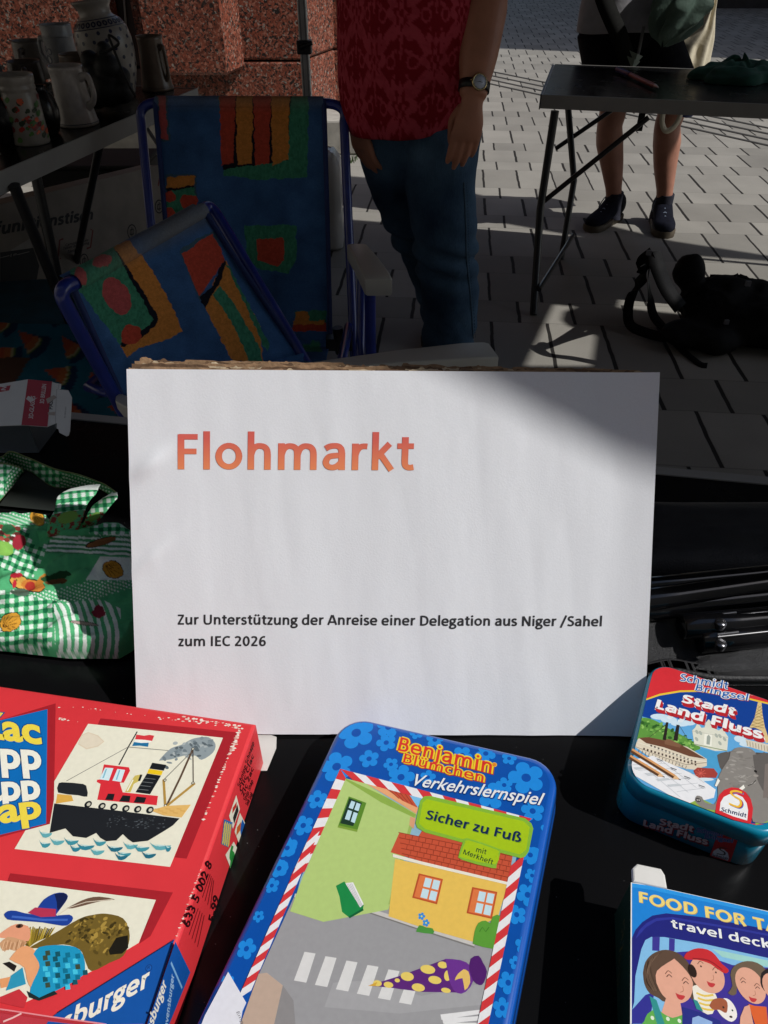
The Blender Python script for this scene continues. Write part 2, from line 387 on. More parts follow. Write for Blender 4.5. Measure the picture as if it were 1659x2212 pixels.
class Print:
    """ink on a flat face: shapes traced on the face, every ink a hair above the one below"""
    def __init__(s, p, n, zk, step=.000009, base=.00012):
        s.p = np.asarray(p, float); s.n = np.asarray(n, float); s.n /= np.linalg.norm(s.n); s.zk = zk; s.step = step; s.base = base
        s.mb = MB(); s.bb = []; s.clip = None; s.e1 = np.cross(s.n, (.31, .77, .55)); s.e1 /= np.linalg.norm(s.e1); s.e2 = np.cross(s.n, s.e1)
    def at(s, q, k=None):
        return PP(*Z(k or s.zk, q[0], q[1]), s.p, s.n)
    def place(s, pts, m, fs=None, dz=0):
        """lay a patch of ink just above everything it overlaps"""
        q = np.asarray(pts, float); a = q @ s.e1; c = q @ s.e2; bb = (a.min(), a.max(), c.min(), c.max()); lv = 1
        if s.bb:
            B = np.array(s.bb); k = (B[:, 0] < bb[1]) & (B[:, 1] > bb[0]) & (B[:, 2] < bb[3]) & (B[:, 3] > bb[2])
            if k.any(): lv = int(B[k, 4].max()) + 1
        s.bb.append((*bb, lv)); lift = np.zeros(len(q)) + s.base + lv * s.step + dz
        s.mb.add(list(q + s.n * lift[:, None]), fs or [tuple(range(len(q)))], m)
    def wpoly(s, pts, m):
        if s.clip is not None:
            c = [np.asarray(t) for t in s.clip]; ctr = sum(c) / len(c); out = [np.asarray(t) for t in pts]
            for i in range(len(c)):
                a = c[i]; e = c[(i + 1) % len(c)] - a; nn = np.cross(s.n, e); nn = nn if nn @ (ctr - a) > 0 else -nn; new = []
                for j in range(len(out)):
                    p_, q_ = out[j - 1], out[j]; dp, dq = (p_ - a) @ nn, (q_ - a) @ nn
                    if (dp > 0) != (dq > 0): new.append(p_ + (q_ - p_) * dp / (dp - dq))
                    if dq > 0: new.append(q_)
                out = new
                if len(out) < 3: return
            pts = out
        s.place(pts, m)
    def poly(s, pts, h, k=None, curve=0):
        pts2 = [s.at(q, k) for q in pts]
        if curve:
            pts2 = [np.array(q) for q in smooth_path(list(map(tuple, pts2)) + [tuple(pts2[0])], curve)][:-1]
        s.wpoly(pts2, ink(h) if isinstance(h, str) else h); return s
    def stroke(s, pts, w, h, k=None, curve=0):
        a = [Vector(s.at(q, k)) for q in pts]
        if curve: a = smooth_path(a, curve)
        sc = (Vector(s.at((pts[0][0] + 10, pts[0][1]), k)) - Vector(s.at(pts[0], k))).length / 10 * w / 2
        nn = Vector(s.n); L = []; Rr = []
        for i, q in enumerate(a):
            t = (a[min(i + 1, len(a) - 1)] - a[max(i - 1, 0)]).normalized(); b = t.cross(nn) * sc
            L.append(q + b); Rr.append(q - b)
        m = ink(h) if isinstance(h, str) else h; n = len(a)
        s.place([np.array(q) for q in L + Rr], m, [(i, i + 1, n + i + 1, n + i) for i in range(n - 1)]); return s
    def disc(s, c, r, h, k=None, ry=None, n=20, rot=0, flower=0, quiet=False):
        w = Vector(s.at(c, k)); ex = (Vector(s.at((c[0] + 10, c[1]), k)) - w) / 10; nn = Vector(s.n)
        ey = nn.cross(ex); ry = ry or r; pts = []
        for i in range(n):
            t = 2 * math.pi * i / n; q = 1.0
            if flower: q = .62 + .38 * abs(math.cos(flower * t / 2)) ** .6
            x = r * q * math.cos(t); y = ry * q * math.sin(t)
            x, y = x * math.cos(rot) - y * math.sin(rot), x * math.sin(rot) + y * math.cos(rot)
            pts.append(np.array(w + ex * x + ey * y))
        s.wpoly(pts, ink(h) if isinstance(h, str) else h); return s
    def text(s, body, p0, p1, p2, h, k=None, bold=.0, space=1.0, dx=0, dy=0, serif=False, cap=CAPH):
        m = ink(h) if isinstance(h, str) else h
        a = s.at((p0[0] + dx, p0[1] + dy), k); b = s.at((p1[0] + dx, p1[1] + dy), k); c = s.at((p2[0] + dx, p2[1] + dy), k)
        if not serif and all(ch in GLY for ch in body):
            polys, _, _ = pen_text(body, .112 + bold, .094 + bold * .8); _, x0, x1 = pen_text(body)
            e1 = (b - a) / (x1 - x0); e2 = (c - a) / .634; vs = []; fs = []; dz = []
            for i, pl in enumerate(polys):
                o = len(vs); vs += [a + e1 * (v[0] - x0) + e2 * v[1] for v in pl]; fs.append(tuple(range(o, len(vs)))); dz += [(i % 6) * .0000013] * len(pl)
            s.place(vs, m, fs, np.array(dz)); return s
        vs, fs = text_mesh(body, bold, space)
        v0, _ = text_mesh(body, 0, space)
        x0 = min(v[0] for v in v0); x1 = max(v[0] for v in v0)
        e1 = (b - a) / (x1 - x0); e2 = (c - a) / cap
        s.place([a + e1 * (v[0] - x0) + e2 * v[1] for v in vs], m, fs); return s
    def build(s, name, parent): return s.mb.build(name, None, parent)
# ================================================================== THE SETTING
def paving_material():
    m, n, l, b = nt('grey_pavers')
    def M(op, a, c=None, d=None):
        x = n.new('ShaderNodeMath'); x.operation = op
        for i, q in enumerate((a, c, d)):
            if q is None: continue
            if isinstance(q, (int, float)): x.inputs[i].default_value = q
            else: l.new(q, x.inputs[i])
        return x.outputs[0]
    tc = n.new('ShaderNodeTexCoord'); sp = n.new('ShaderNodeSeparateXYZ')
    wob = n.new('ShaderNodeTexNoise'); wob.inputs['Scale'].default_value = 9.0
    l.new(tc.outputs['Object'], wob.inputs['Vector']); l.new(tc.outputs['Object'], sp.inputs[0])
    a = R(5.0); ca, sa = math.cos(a), math.sin(a)
    wv = M('MULTIPLY', M('SUBTRACT', wob.outputs[0], .5), .010)
    xx = M('ADD', M('SUBTRACT', M('MULTIPLY', sp.outputs[0], ca), M('MULTIPLY', sp.outputs[1], sa)), wv)
    yy = M('ADD', M('ADD', M('MULTIPLY', sp.outputs[0], sa), M('MULTIPLY', sp.outputs[1], ca)), wv)
    per = 1.06; th = (.38, .57, .86)
    p = M('FLOORED_MODULO', yy, per)
    r = M('ADD', M('ADD', M('GREATER_THAN', p, th[0]), M('GREATER_THAN', p, th[1])), M('GREATER_THAN', p, th[2]))
    rid = M('ADD', M('MULTIPLY', M('FLOOR', M('DIVIDE', yy, per)), 4.0), r)
    wnr = n.new('ShaderNodeTexWhiteNoise'); wnr.noise_dimensions = '1D'; l.new(rid, wnr.inputs['W'])
    off = M('ADD', M('MULTIPLY', r, .5), M('MULTIPLY', wnr.outputs[0], .16))
    w = .20
    q = M('ADD', M('DIVIDE', xx, w), off)
    cid = M('FLOOR', q); fx = M('FRACT', q)
    dx = M('MULTIPLY', M('MINIMUM', fx, M('SUBTRACT', 1.0, fx)), w)
    dy = M('ABSOLUTE', M('SUBTRACT', p, th[0]))
    for t in (th[1], th[2], 0.0, per): dy = M('MINIMUM', dy, M('ABSOLUTE', M('SUBTRACT', p, t)))
    cmb = n.new('ShaderNodeCombineXYZ'); l.new(cid, cmb.inputs[0]); l.new(rid, cmb.inputs[1])
    wn2 = n.new('ShaderNodeTexWhiteNoise'); wn2.noise_dimensions = '2D'; l.new(cmb.outputs[0], wn2.inputs['Vector'])
    wn3 = n.new('ShaderNodeTexWhiteNoise'); wn3.noise_dimensions = '3D'
    ad = n.new('ShaderNodeVectorMath'); ad.operation = 'ADD'; ad.inputs[1].default_value = (3.3, 8.1, 1.7)
    l.new(cmb.outputs[0], ad.inputs[0]); l.new(ad.outputs[0], wn3.inputs['Vector'])
    # open joints along the rows' short side, tight ones between the rows
    jw = M('ADD', .0030, M('MULTIPLY', wn3.outputs[0], .0040))
    jxf = M('MULTIPLY', M('SUBTRACT', 1.0, M('MINIMUM', 1.0, M('DIVIDE', dx, .0055))), .45)
    jx = M('SUBTRACT', 1.0, M('SMOOTH_MIN', 1.0, M('MAXIMUM', 0.0, M('DIVIDE', M('SUBTRACT', dx, jw), .0022)), .1))
    jy = M('MULTIPLY', M('SUBTRACT', 1.0, M('MINIMUM', 1.0, M('DIVIDE', dy, .0040))), .34)
    nz = n.new('ShaderNodeTexNoise'); nz.inputs['Scale'].default_value = 3.5; nz.inputs['Detail'].default_value = 8
    n2 = n.new('ShaderNodeTexNoise'); n2.inputs['Scale'].default_value = 260; n2.inputs['Detail'].default_value = 5
    l.new(tc.outputs['Object'], nz.inputs['Vector']); l.new(tc.outputs['Object'], n2.inputs['Vector'])
    val = M('MULTIPLY', M('ADD', .74, M('MULTIPLY', wn2.outputs[0], .26)), M('ADD', .55, M('ADD', M('MULTIPLY', nz.outputs[0], .5), M('MULTIPLY', n2.outputs[0], .42))))
    c1 = n.new('ShaderNodeMix'); c1.data_type = 'RGBA'; c1.blend_type = 'MULTIPLY'; c1.inputs[0].default_value = 1
    c1.inputs[6].default_value = (.292, .277, .245, 1)
    cc = n.new('ShaderNodeCombineColor')
    for i in range(3): l.new(val, cc.inputs[i])
    l.new(cc.outputs[0], c1.inputs[7])
    c2 = n.new('ShaderNodeMix'); c2.data_type = 'RGBA'
    l.new(M('MAXIMUM', M('MAXIMUM', jx, jxf), jy), c2.inputs[0]); l.new(c1.outputs[2], c2.inputs[6]); c2.inputs[7].default_value = (.018, .016, .014, 1)
    l.new(c2.outputs[2], b.inputs['Base Color'])
    b.inputs['Roughness'].default_value = .85; b.inputs['Specular IOR Level'].default_value = .25
    h = M('SUBTRACT', M('MULTIPLY', n2.outputs[0], .25), M('MULTIPLY', M('MAXIMUM', jx, jy), 1.0))
    bp = n.new('ShaderNodeBump'); bp.inputs['Strength'].default_value = .5; bp.inputs['Distance'].default_value = .004
    l.new(h, bp.inputs['Height']); l.new(bp.outputs[0], b.inputs['Normal'])
    return m
mb = MB(); mb.box(-40, 40, -25, 60, -.3, 0)
kind(mb.build('paved_ground', paving_material()), 'structure')

# drainage channel crossing the square
mb = MB(); rail = mat('worn_concrete', (.30, .285, .255), .8, .15, 12, .3, 150)
def chan(off, w): 
    a = P(1048, 152 + off, 0); c = P(1659, 277 + off * 1.4, 0)
    d = Vector(c - a); d.z = 0; d.normalize(); q = Vector((-d.y, d.x, 0)); a = Vector(a) - d * 6; c = Vector(c) + d * 4
    mb.add([(*(a - q * w)[:2], .004), (*(c - q * w)[:2], .004), (*(c + q * w)[:2], .004), (*(a + q * w)[:2], .004)], [(0, 1, 2, 3)])
for o_ in (0, 9, 18, 27): chan(o_, .016)
dark_slot = mat('drain_slots', (.035, .033, .03), .9, .2, 30)
kind(mb.build('drain_slots', dark_slot), 'structure')

def granite(name, c0, c1, c2):
    m, n, l, b = nt(name)
    tc = n.new('ShaderNodeTexCoord')
    vo = n.new('ShaderNodeTexVoronoi'); vo.inputs['Scale'].default_value = 105
    nz = n.new('ShaderNodeTexNoise'); nz.inputs['Scale'].default_value = 70; nz.inputs['Detail'].default_value = 6
    dn = n.new('ShaderNodeTexNoise'); dn.inputs['Scale'].default_value = 60
    ad = n.new('ShaderNodeVectorMath'); ad.operation = 'MULTIPLY_ADD'; ad.inputs[1].default_value = (.03, .03, .03)
    l.new(tc.outputs['Object'], dn.inputs['Vector']); l.new(dn.outputs['Color'], ad.inputs[0]); l.new(tc.outputs['Object'], ad.inputs[2])
    l.new(ad.outputs[0], vo.inputs['Vector']); l.new(tc.outputs['Object'], nz.inputs['Vector'])
    sp = n.new('ShaderNodeSeparateColor'); l.new(vo.outputs['Color'], sp.inputs[0])
    rp = n.new('ShaderNodeValToRGB'); e = rp.color_ramp.elements; rp.color_ramp.interpolation = 'CONSTANT'
    e[0].color = (*c0, 1); e[1].position = .22; e[1].color = (*c1, 1)
    for p, c in ((.52, tuple(x * .72 for x in c1)), (.70, c2), (.86, tuple(x * 1.25 for x in c1)), (.95, (.30, .26, .22))):
        q = e.new(p); q.color = (*c, 1)
    l.new(sp.outputs[0], rp.inputs[0])
    mx = n.new('ShaderNodeMix'); mx.data_type = 'RGBA'; mx.blend_type = 'MULTIPLY'; mx.inputs[0].default_value = .7
    r2 = n.new('ShaderNodeValToRGB'); r2.color_ramp.elements[0].position = .35; r2.color_ramp.elements[1].position = .6; r2.color_ramp.elements[0].color = (.25, .22, .2, 1)
    l.new(nz.outputs[0], r2.inputs[0]); l.new(rp.outputs[0], mx.inputs[6]); l.new(r2.outputs[0], mx.inputs[7])
    l.new(mx.outputs[2], b.inputs['Base Color']); b.inputs['Roughness'].default_value = .5
    bp = n.new('ShaderNodeBump'); bp.inputs['Strength'].default_value = .4; bp.inputs['Distance'].default_value = .003
    l.new(nz.outputs[0], bp.inputs['Height']); l.new(bp.outputs[0], b.inputs['Normal'])
    return m
GR = granite('red_granite', (.022, .016, .013), (.25, .066, .036), (.36, .15, .10))
bld = thing('granite_building', 'building with speckled red granite pillars behind the market tables', 'building', (-1, 5, 0))
def block(poly, z0, z1, m=GR, name='granite_block', bev=.012):
    b = MB(); b.prism([tuple(p) for p in poly], z0, z1, m, bevel=bev); return b.build(name, m, bld)
jz = .50
def X5(u, v, y): return PY(u, v, y)[0]
# corner pilaster: two courses, a splayed side, a set-back second step
xa = X5(523, 140, 5.0); xb = X5(655, 140, 5.0)
pil = [(xb, 5.0), (xa - .6, 5.0), (xa - .6, 9), (xb + .16, 9), (xb + .16, 5.5)]
st2 = [(-.30, 5.5), (xb, 5.5), (xb, 9.2), (-.18, 9.2), (-.18, 5.85)]
for z0, z1 in ((.20, jz - .004), (jz + .004, 1.05), (1.058, 1.6)):
    block(pil, z0, z1)
    block([(p[0] + .012, p[1] + .012) for p in st2], z0, z1)
block([(-.16, 4.93), (-2.6, 4.93), (-2.6, 9.3), (-.14, 9.3)], 0, .196, mat('plinth_concrete', (.36, .34, .30), .85, .2, 14, .4, 90), 'plinth')
# jutting pillar block with its splayed corner
x1 = X5(302, 20, 4.72); x2 = X5(484, 100, 4.72); x3 = X5(523, 100, 4.98)
block([(x2, 4.72), (x1, 4.72), (x1, 4.99), (x3, 4.99)], .465, 1.6, bev=.015)
# jutting block at the far left and dark door recess between
x4 = X5(180, 20, 4.72)
block([(x4 + .03, 4.72), (x4 - 1.2, 4.72), (x4 - 1.2, 4.99), (x4 + .1, 4.99)], .30, 1.6, bev=.015)
block([(x3 - .02, 5.002), (-3.2, 5.002), (-3.2, 5.3), (x3 - .02, 5.3)], .2, .46, mat('shaded_recess', (.05, .035, .03), .8), 'recess_wall', .002)  # recess stone coloured dark for the shadow under the jutting block
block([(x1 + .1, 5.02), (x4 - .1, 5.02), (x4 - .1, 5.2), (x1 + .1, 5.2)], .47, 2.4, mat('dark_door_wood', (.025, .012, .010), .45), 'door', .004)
mb = MB(); mb.tube([PY(268, 0, 5.0) + [0, 0, 1.2], PY(268, 0, 5.0), PY(275, 100, 5.0)], .006, seg=8)
mb.build('cable', mat('pale_cable', (.3, .28, .25), .5), bld)
block([(x3 - .05, 5.32), (-6, 5.32), (-6, 9.2), (x3 - .05, 9.2)], .2, 9.0, GR, 'upper_wall', .01)

# houses across the square: one seen at the frame's top edge, one to the right casts the far shade, two unseen ones added to block sky
STONE = mat('pale_render', (.34, .31, .26), .85, .12, 3, .3, 60)
DARKG = mat('shop_glass', (.02, .022, .025), .12, .1, 3)
def house(label, x0, x1, y0, y1, h, front):
    t = thing('town_house', label, 'building', ((x0 + x1) / 2, (y0 + y1) / 2, 0), group='houses around the square')
    b = MB(); b.prism([(x1, y1), (x0, y1), (x0, y0), (x1, y0)], .45, h, STONE, bevel=.02); b.build('wall', STONE, t)
    b = MB(); b.prism([(x1 + .04, y1 + .04), (x0 - .04, y1 + .04), (x0 - .04, y0 - .04), (x1 + .04, y0 - .04)], 0, .447); b.build('base_course', mat('dark_base_stone', (.05, .048, .045), .7, .2, 8), t)
    n = int((x1 - x0 if front == 'y' else y1 - y0) / 2.4)
    for i in range(n):
        for k in range(int((h - 1) / 3.1)):
            z = 1.2 + 3.1 * k; b = MB()
            if front == 'y':
                xc = x0 + (i + .5) * (x1 - x0) / n; b.box(xc - .6, xc + .6, y0 - .03, y0 + .1, z, z + 1.7)
            else:
                yc = y0 + (i + .5) * (y1 - y0) / n; b.box(x0 - .03, x0 + .1, yc - .6, yc + .6, z, z + 1.7)
            b.build('window', DARKG, t)
    b = MB(); mx, my = (x0 + x1) / 2, (y0 + y1) / 2
    b.add([(x0 - .3, y0 - .3, h + .01), (x1 + .3, y0 - .3, h + .01), (x1 + .3, y1 + .3, h + .01), (x0 - .3, y1 + .3, h + .01), (mx, y0 + 2, h + 3), (mx, y1 - 2, h + 3)],
          [(0, 1, 4), (1, 2, 5, 4), (2, 3, 5), (3, 0, 4, 5), (3, 2, 1, 0)]); b.build('roof', mat('roof_tiles', (.22, .08, .05), .8, .2, 6), t)
house('town house with dark base course across the square at the top edge', 4.3, 8.9, 15.2, 24, 11, 'y')
house('tall town house right of the square, its shadow crossing the far paving', 9.0, 22, 7.5, 15, 15, 'x')
house('unseen pale town house behind the viewer, added to block sky light', -26, 24, -24, -9, 17, 'y')
house('unseen pale town house at the left, added to block sky light', -24, -14, -6, 14, 16, 'x')

# grass tuft in the joint by the plinth
b = MB(); g0 = P(725, 350, 0)
for i in range(160):
    a = random.uniform(0, 6.28); d = abs(random.gauss(0, .05)); x = g0[0] + random.gauss(0, .07); y = g0[1] + random.gauss(0, .03)
    hgt = random.uniform(.02, .06); lx, ly = random.gauss(0, .02), random.gauss(0, .02); w = .003
    b.add([(x - w, y, 0), (x + w, y, 0), (x + lx, y + ly, hgt)], [(0, 1, 2)])
kind(b.build('grass', mat('grass_blades', (.06, .10, .03), .7, .3, 40)), 'stuff')

# ------------------------------------------------------------------ market tent whose roof shades the stalls
SH = np.array([SUN.x / SUN.z, SUN.y / SUN.z])
def over(u, v, z, zc=2.3):              # the point of the roof that shades a given place
    p = P(u, v, z); return (p[0] + SH[0] * (zc - z), p[1] + SH[1] * (zc - z))
tent = thing('market_tent', 'dark market tent over the stalls, its grey pole with black clip behind the chairs', 'tent', (-.28, 3.0, 0))
ROOF = mat('tent_cloth', (.022, .024, .028), .9, .15, 8, .2, 80)
def L1(x): return -.05 - .29 * (x - 1.31)
from mathutils.geometry import tessellate_polygon
def zo(k, x, y, zc=2.3): return over(*Z(k, x, y), 0, zc)
outer = [(-4.5, L1(-4.5)), (1.6, L1(1.6)), (5.5, L1(5.5)), over(2300, 800, 0), zo(6, 1659, 590), zo(6, 1145, 500), zo(6, 805, 465), zo(6, 870, 190), over(1242, 544, 0), over(1030, 506, 0), over(830, 480, 0), over(600, 462, 0), (-4.5, over(600, 462, 0)[1] + 1.4)]  # unseen roof, its outline traced back from the wanted shadow edges
hole = [zo(6, *q) for q in ((440, 450), (585, 462), (505, 490), (492, 540), (535, 575), (620, 598), (690, 630), (664, 800), (276, 800))]  # opening cut to let a sun patch fall on the paving
def sheet_with_holes(rings, z, t, m, nm, par):
    vs = [Vector((*q, z)) for r in rings for q in r]; tri = tessellate_polygon([[Vector((*q, 0)) for q in r] for r in rings]); n_ = len(vs)
    b = MB(); b.add(vs + [v + Vector((0, 0, t)) for v in vs], [tuple(f) for f in tri] + [tuple(n_ + i for i in f[::-1]) for f in tri]); o_ = 0
    for r in rings:
        k = len(r)
        b.add(vs[o_:o_ + k] + [v + Vector((0, 0, t)) for v in vs[o_:o_ + k]], [(i, (i + 1) % k, k + (i + 1) % k, k + i) for i in range(k)]); o_ += k
    return b.build(nm, m, par)
sheet_with_holes([outer, hole], 2.3, .01, ROOF, 'canopy', tent)
flap = [over(u, v, 0, 2.6) for u, v in ((560, 372), (700, 376), (800, 384), (1030, 419), (1150, 447), (1257, 472), (1450, 520), (1659, 552), (1900, 590), (1900, 604), (1659, 564), (1450, 549), (1257, 512), (1030, 472), (830, 440), (700, 414), (560, 400))]  # unseen strip added to cast the dark band across the paving
sheet_with_holes([flap], 2.6, .01, ROOF, 'shade_strip', tent)
ALU = mat('dull_aluminium', (.50, .50, .48), .42, .1, 20, metal=.7)
b = MB(); px, py = -.282, 3.0
b.prism(rrect(px - .016, px + .016, py - .016, py + .016, .004, 3), 0, 1.25, ALU)
b.prism(rrect(px - .011, px + .011, py - .011, py + .011, .003, 3), 1.25, 2.29, ALU)
for dx in (-.008, .008): b.box(px + dx - .0012, px + dx + .0012, py - .0175, py - .0158, .02, 1.24, mat('pole_groove', (.12, .12, .12), .5))
b.build('pole', ALU, tent)
b = MB(); zc = PY(664, 100, py)[2]; BLKP = mat('black_plastic', (.012, .012, .013), .35, .2, 60)
b.prism(rrect(px - .026, px + .026, py - .026, py + .022, .006, 4), zc - .022, zc + .02, BLKP, bevel=.003)
b.tube([(px - .012, py - .027, zc), (px + .03, py - .034, zc + .014)], .008, BLKP, 8)
b.build('clip', BLKP, tent)

# ------------------------------------------------------------------ tables
def laminate():
    m, n, l, b = nt('black_laminate')
    tc = n.new('ShaderNodeTexCoord'); vo = n.new('ShaderNodeTexVoronoi'); vo.inputs['Scale'].default_value = 330; nz = n.new('ShaderNodeTexNoise'); nz.inputs['Scale'].default_value = 14; nz.inputs['Detail'].default_value = 6
    l.new(tc.outputs['Object'], vo.inputs['Vector']); l.new(tc.outputs['Object'], nz.inputs['Vector'])
    lt = n.new('ShaderNodeMath'); lt.operation = 'LESS_THAN'; lt.inputs[1].default_value = .085; l.new(vo.outputs['Distance'], lt.inputs[0])
    sp = n.new('ShaderNodeSeparateColor'); l.new(vo.outputs['Color'], sp.inputs[0]); g = n.new('ShaderNodeMath'); g.operation = 'GREATER_THAN'; g.inputs[1].default_value = .90; l.new(sp.outputs[0], g.inputs[0])
    mu = n.new('ShaderNodeMath'); mu.operation = 'MULTIPLY'; l.new(lt.outputs[0], mu.inputs[0]); l.new(g.outputs[0], mu.inputs[1])
    mx = n.new('ShaderNodeMix'); mx.data_type = 'RGBA'; mx.inputs[6].default_value = (.0045, .0045, .005, 1); mx.inputs[7].default_value = (.10, .10, .095, 1); l.new(mu.outputs[0], mx.inputs[0]); l.new(mx.outputs[2], b.inputs['Base Color'])
    mr = n.new('ShaderNodeMapRange'); mr.inputs[3].default_value = .16; mr.inputs[4].default_value = .34; l.new(nz.outputs[0], mr.inputs[0]); l.new(mr.outputs[0], b.inputs['Roughness'])
    b.inputs['Specular IOR Level'].default_value = .22
    return m
BLK = laminate()
GREYP = mat('grey_table_edge', (.27, .262, .245), .5, .08, 15)
BLEG = mat('black_tube', (.012, .012, .013), .35, .2, 40)
ZT = .7625
def table(label, o, yaw, x0, x1, y0, y1, z, legs, rim=.011, dpt=.03, edge=GREYP, dirt=False):
    t = thing('folding_table', label, 'table', o, (0, 0, yaw), group='folding tables of the stalls')
    h = z - o[2]
    b = MB(); b.box(x0 + rim, x1 - rim, y0 + rim, y1 - rim, h - dpt + .004, h); b.build('tabletop', BLK, t, True)
    b = MB()
    for q in ((x0, x1, y1 - rim, y1), (x0, x1, y0, y0 + rim), (x0, x0 + rim, y0 + rim, y1 - rim), (x1 - rim, x1, y0 + rim, y1 - rim)):
        b.box(*q, h - dpt, h + .0012)
    b.build('edge_strip', edge, t, True)
    for pts in legs:
        b = MB(); b.tube(pts, .0125, BLEG, 12)
        b.build('leg', BLEG, t, True)
    return t
ty = math.atan2(.492 - .597, .33 + .304)
front_t = table('black folding table in the foreground carrying the paper sign and the games', (.0, .5466, 0), ty, -.75, 1.05, -.62, 0.0, ZT,
    [[(-.7, -.06, .73), (-.7, -.1, 0)], [(-.7, -.56, .73), (-.7, -.52, 0)], [(1.0, -.06, .73), (1.0, -.1, 0)], [(1.0, -.56, .73), (1.0, -.52, 0)]])
# table of crockery at the left
LZ = .72
e0 = P(0, 372, LZ); e1 = P(427, 191, LZ)
dd = Vector(e1 - e0); L_len = dd.length; lyaw = math.atan2(dd.y, dd.x) - math.pi / 2
lt = table('black folding table with grey edge at the left, crowded with pottery', (e1[0], e1[1], 0), lyaw, -.62, 0.0, -2.4, 0.0, LZ, [], rim=.004, dpt=.042)
def legw(t, pts, r=.012, nm='leg', m=None):
    b = MB(); b.tube(pts, r, m or BLEG, 12); return b.build(nm, m or BLEG, t)
legw(lt, [P(69, 340, .69), P(185, 884, .0)], .013)
legw(lt, [P(30, 400, .69), P(235, 900, .0)], .013)
legw(lt, [P(218, 300, .69), P(150, 640, .05)], .011)
legw(lt, [P(310, 265, .69), P(352, 330, .45)], .006, 'brace', mat('steel_rod', (.3, .3, .3), .35, metal=.8))
# black table at the right
RZ = .69
c0 = P(1170, 205, RZ); c1 = P(1235, 140, RZ); c2 = P(1659, 226, RZ)
ryaw = math.atan2(c2[1] - c0[1], c2[0] - c0[0])
rt = table('black folding table with folded frame legs standing before the person in shorts', (c0[0], c0[1], 0), ryaw, 0.0, 1.3, 0.0, .70, RZ, [], rim=.006, dpt=.040)
b = MB(); b.box(-.004, -.0005, -.002, .702, .69 - .043, .692); b.build('end_cap', BLEG, rt, True)
def W(t, x, y, z): return WM[t.name] @ Vector((x, y, z))
fa = P(1152, 680, 0)
legw(rt, [W(rt, .05, .03, .64), W(rt, .045, .02, .32), fa], .014)
fb = P(1212, 560, 0)
legw(rt, [W(rt, .06, .64, .64), Vector(P(1240, 390, .30)), fb], .013)
legw(rt, [W(rt, .047, .03, .34), W(rt, .36, .05, .63)], .009, 'brace')
legw(rt, [W(rt, .058, .6, .40), W(rt, .36, .6, .63)], .009, 'brace')
legw(rt, [Vector(fa) + Vector((.012, .02, .09)), Vector(fb) + Vector((.03, -.02, .11))], .009, 'brace')
legw(rt, [W(rt, 1.25, .03, .64), W(rt, 1.26, .0, .0)], .013)
legw(rt, [W(rt, 1.25, .54, .64), W(rt, 1.26, .56, .0)], .013)

# ================================================================== THE PAPER SIGN
SX = np.array([.99933, .00096, -.00819]); SY = np.array([.00864, .5573, .83103]); SC = np.array([.00435, .29841, .84978 + .0008])
SM = frame_m(SC, SX, SY); SN = np.array(SM.col[2][:3])
sign = thing('flea_market_sign', 'white paper sign glued on torn brown cardboard reading Flohmarkt, leaning on the black table', 'sign', m=SM)
def wav(x, y):
    """the glued sheet is not flat: soft upright ripples, a few sharper creases"""
    h = .0011 * (NZ.f(x * 34 + 5, y * 5 + 2, 2) - .5)
    h = h + .0010 * np.maximum(0, NZ(x * 44 + y * 5, y * 9 + 20) - .52) * (.6 + .8 * NZ(x * 5, y * 5 + 9))
    h = h + .0004 * (NZ.f(x * 90, y * 30, 2) - .5)
    # blister at the left edge
    h = h + .0022 * np.exp(-(((x + .136) / .010) ** 2 + ((y - .052 - .6 * (x + .136)) / .006) ** 2))
    h = h + .0012 * np.exp(-(((x + .138) / .012) ** 2 + ((y + .002 - .8 * (x + .138)) / .005) ** 2))
    return h
PW, PH = .2955, .2098
def paper_fn(U, V):
    x = (U - .5) * PW; y = (V - .5) * PH
    z = .0014 + wav(x, y)
    # right border stands a little off the board
    z = z + .003 * np.maximum(0, (x - .12) / .03) ** 2
    return x, y, z
pm, n, l, b_ = nt('white_paper')
tc = n.new('ShaderNodeTexCoord'); nz_ = n.new('ShaderNodeTexNoise'); nz_.inputs['Scale'].default_value = 900; nz_.inputs['Detail'].default_value = 3
rp_ = n.new('ShaderNodeValToRGB'); rp_.color_ramp.elements[0].color = (.735, .75, .785, 1); rp_.color_ramp.elements[1].color = (.80, .815, .85, 1)
l.new(tc.outputs['Object'], nz_.inputs['Vector']); l.new(nz_.outputs[0], rp_.inputs[0]); l.new(rp_.outputs[0], b_.inputs['Base Color'])
b_.inputs['Roughness'].default_value = .75; b_.inputs['Specular IOR Level'].default_value = .2
bp_ = n.new('ShaderNodeBump'); bp_.inputs['Strength'].default_value = .12; bp_.inputs['Distance'].default_value = .0006; l.new(nz_.outputs[0], bp_.inputs['Height']); l.new(bp_.outputs[0], b_.inputs['Normal'])
sheet('paper_sheet', paper_fn, 260, 190, None, pm, sign, local=True)
paper = bpy.data.objects['paper_sheet']
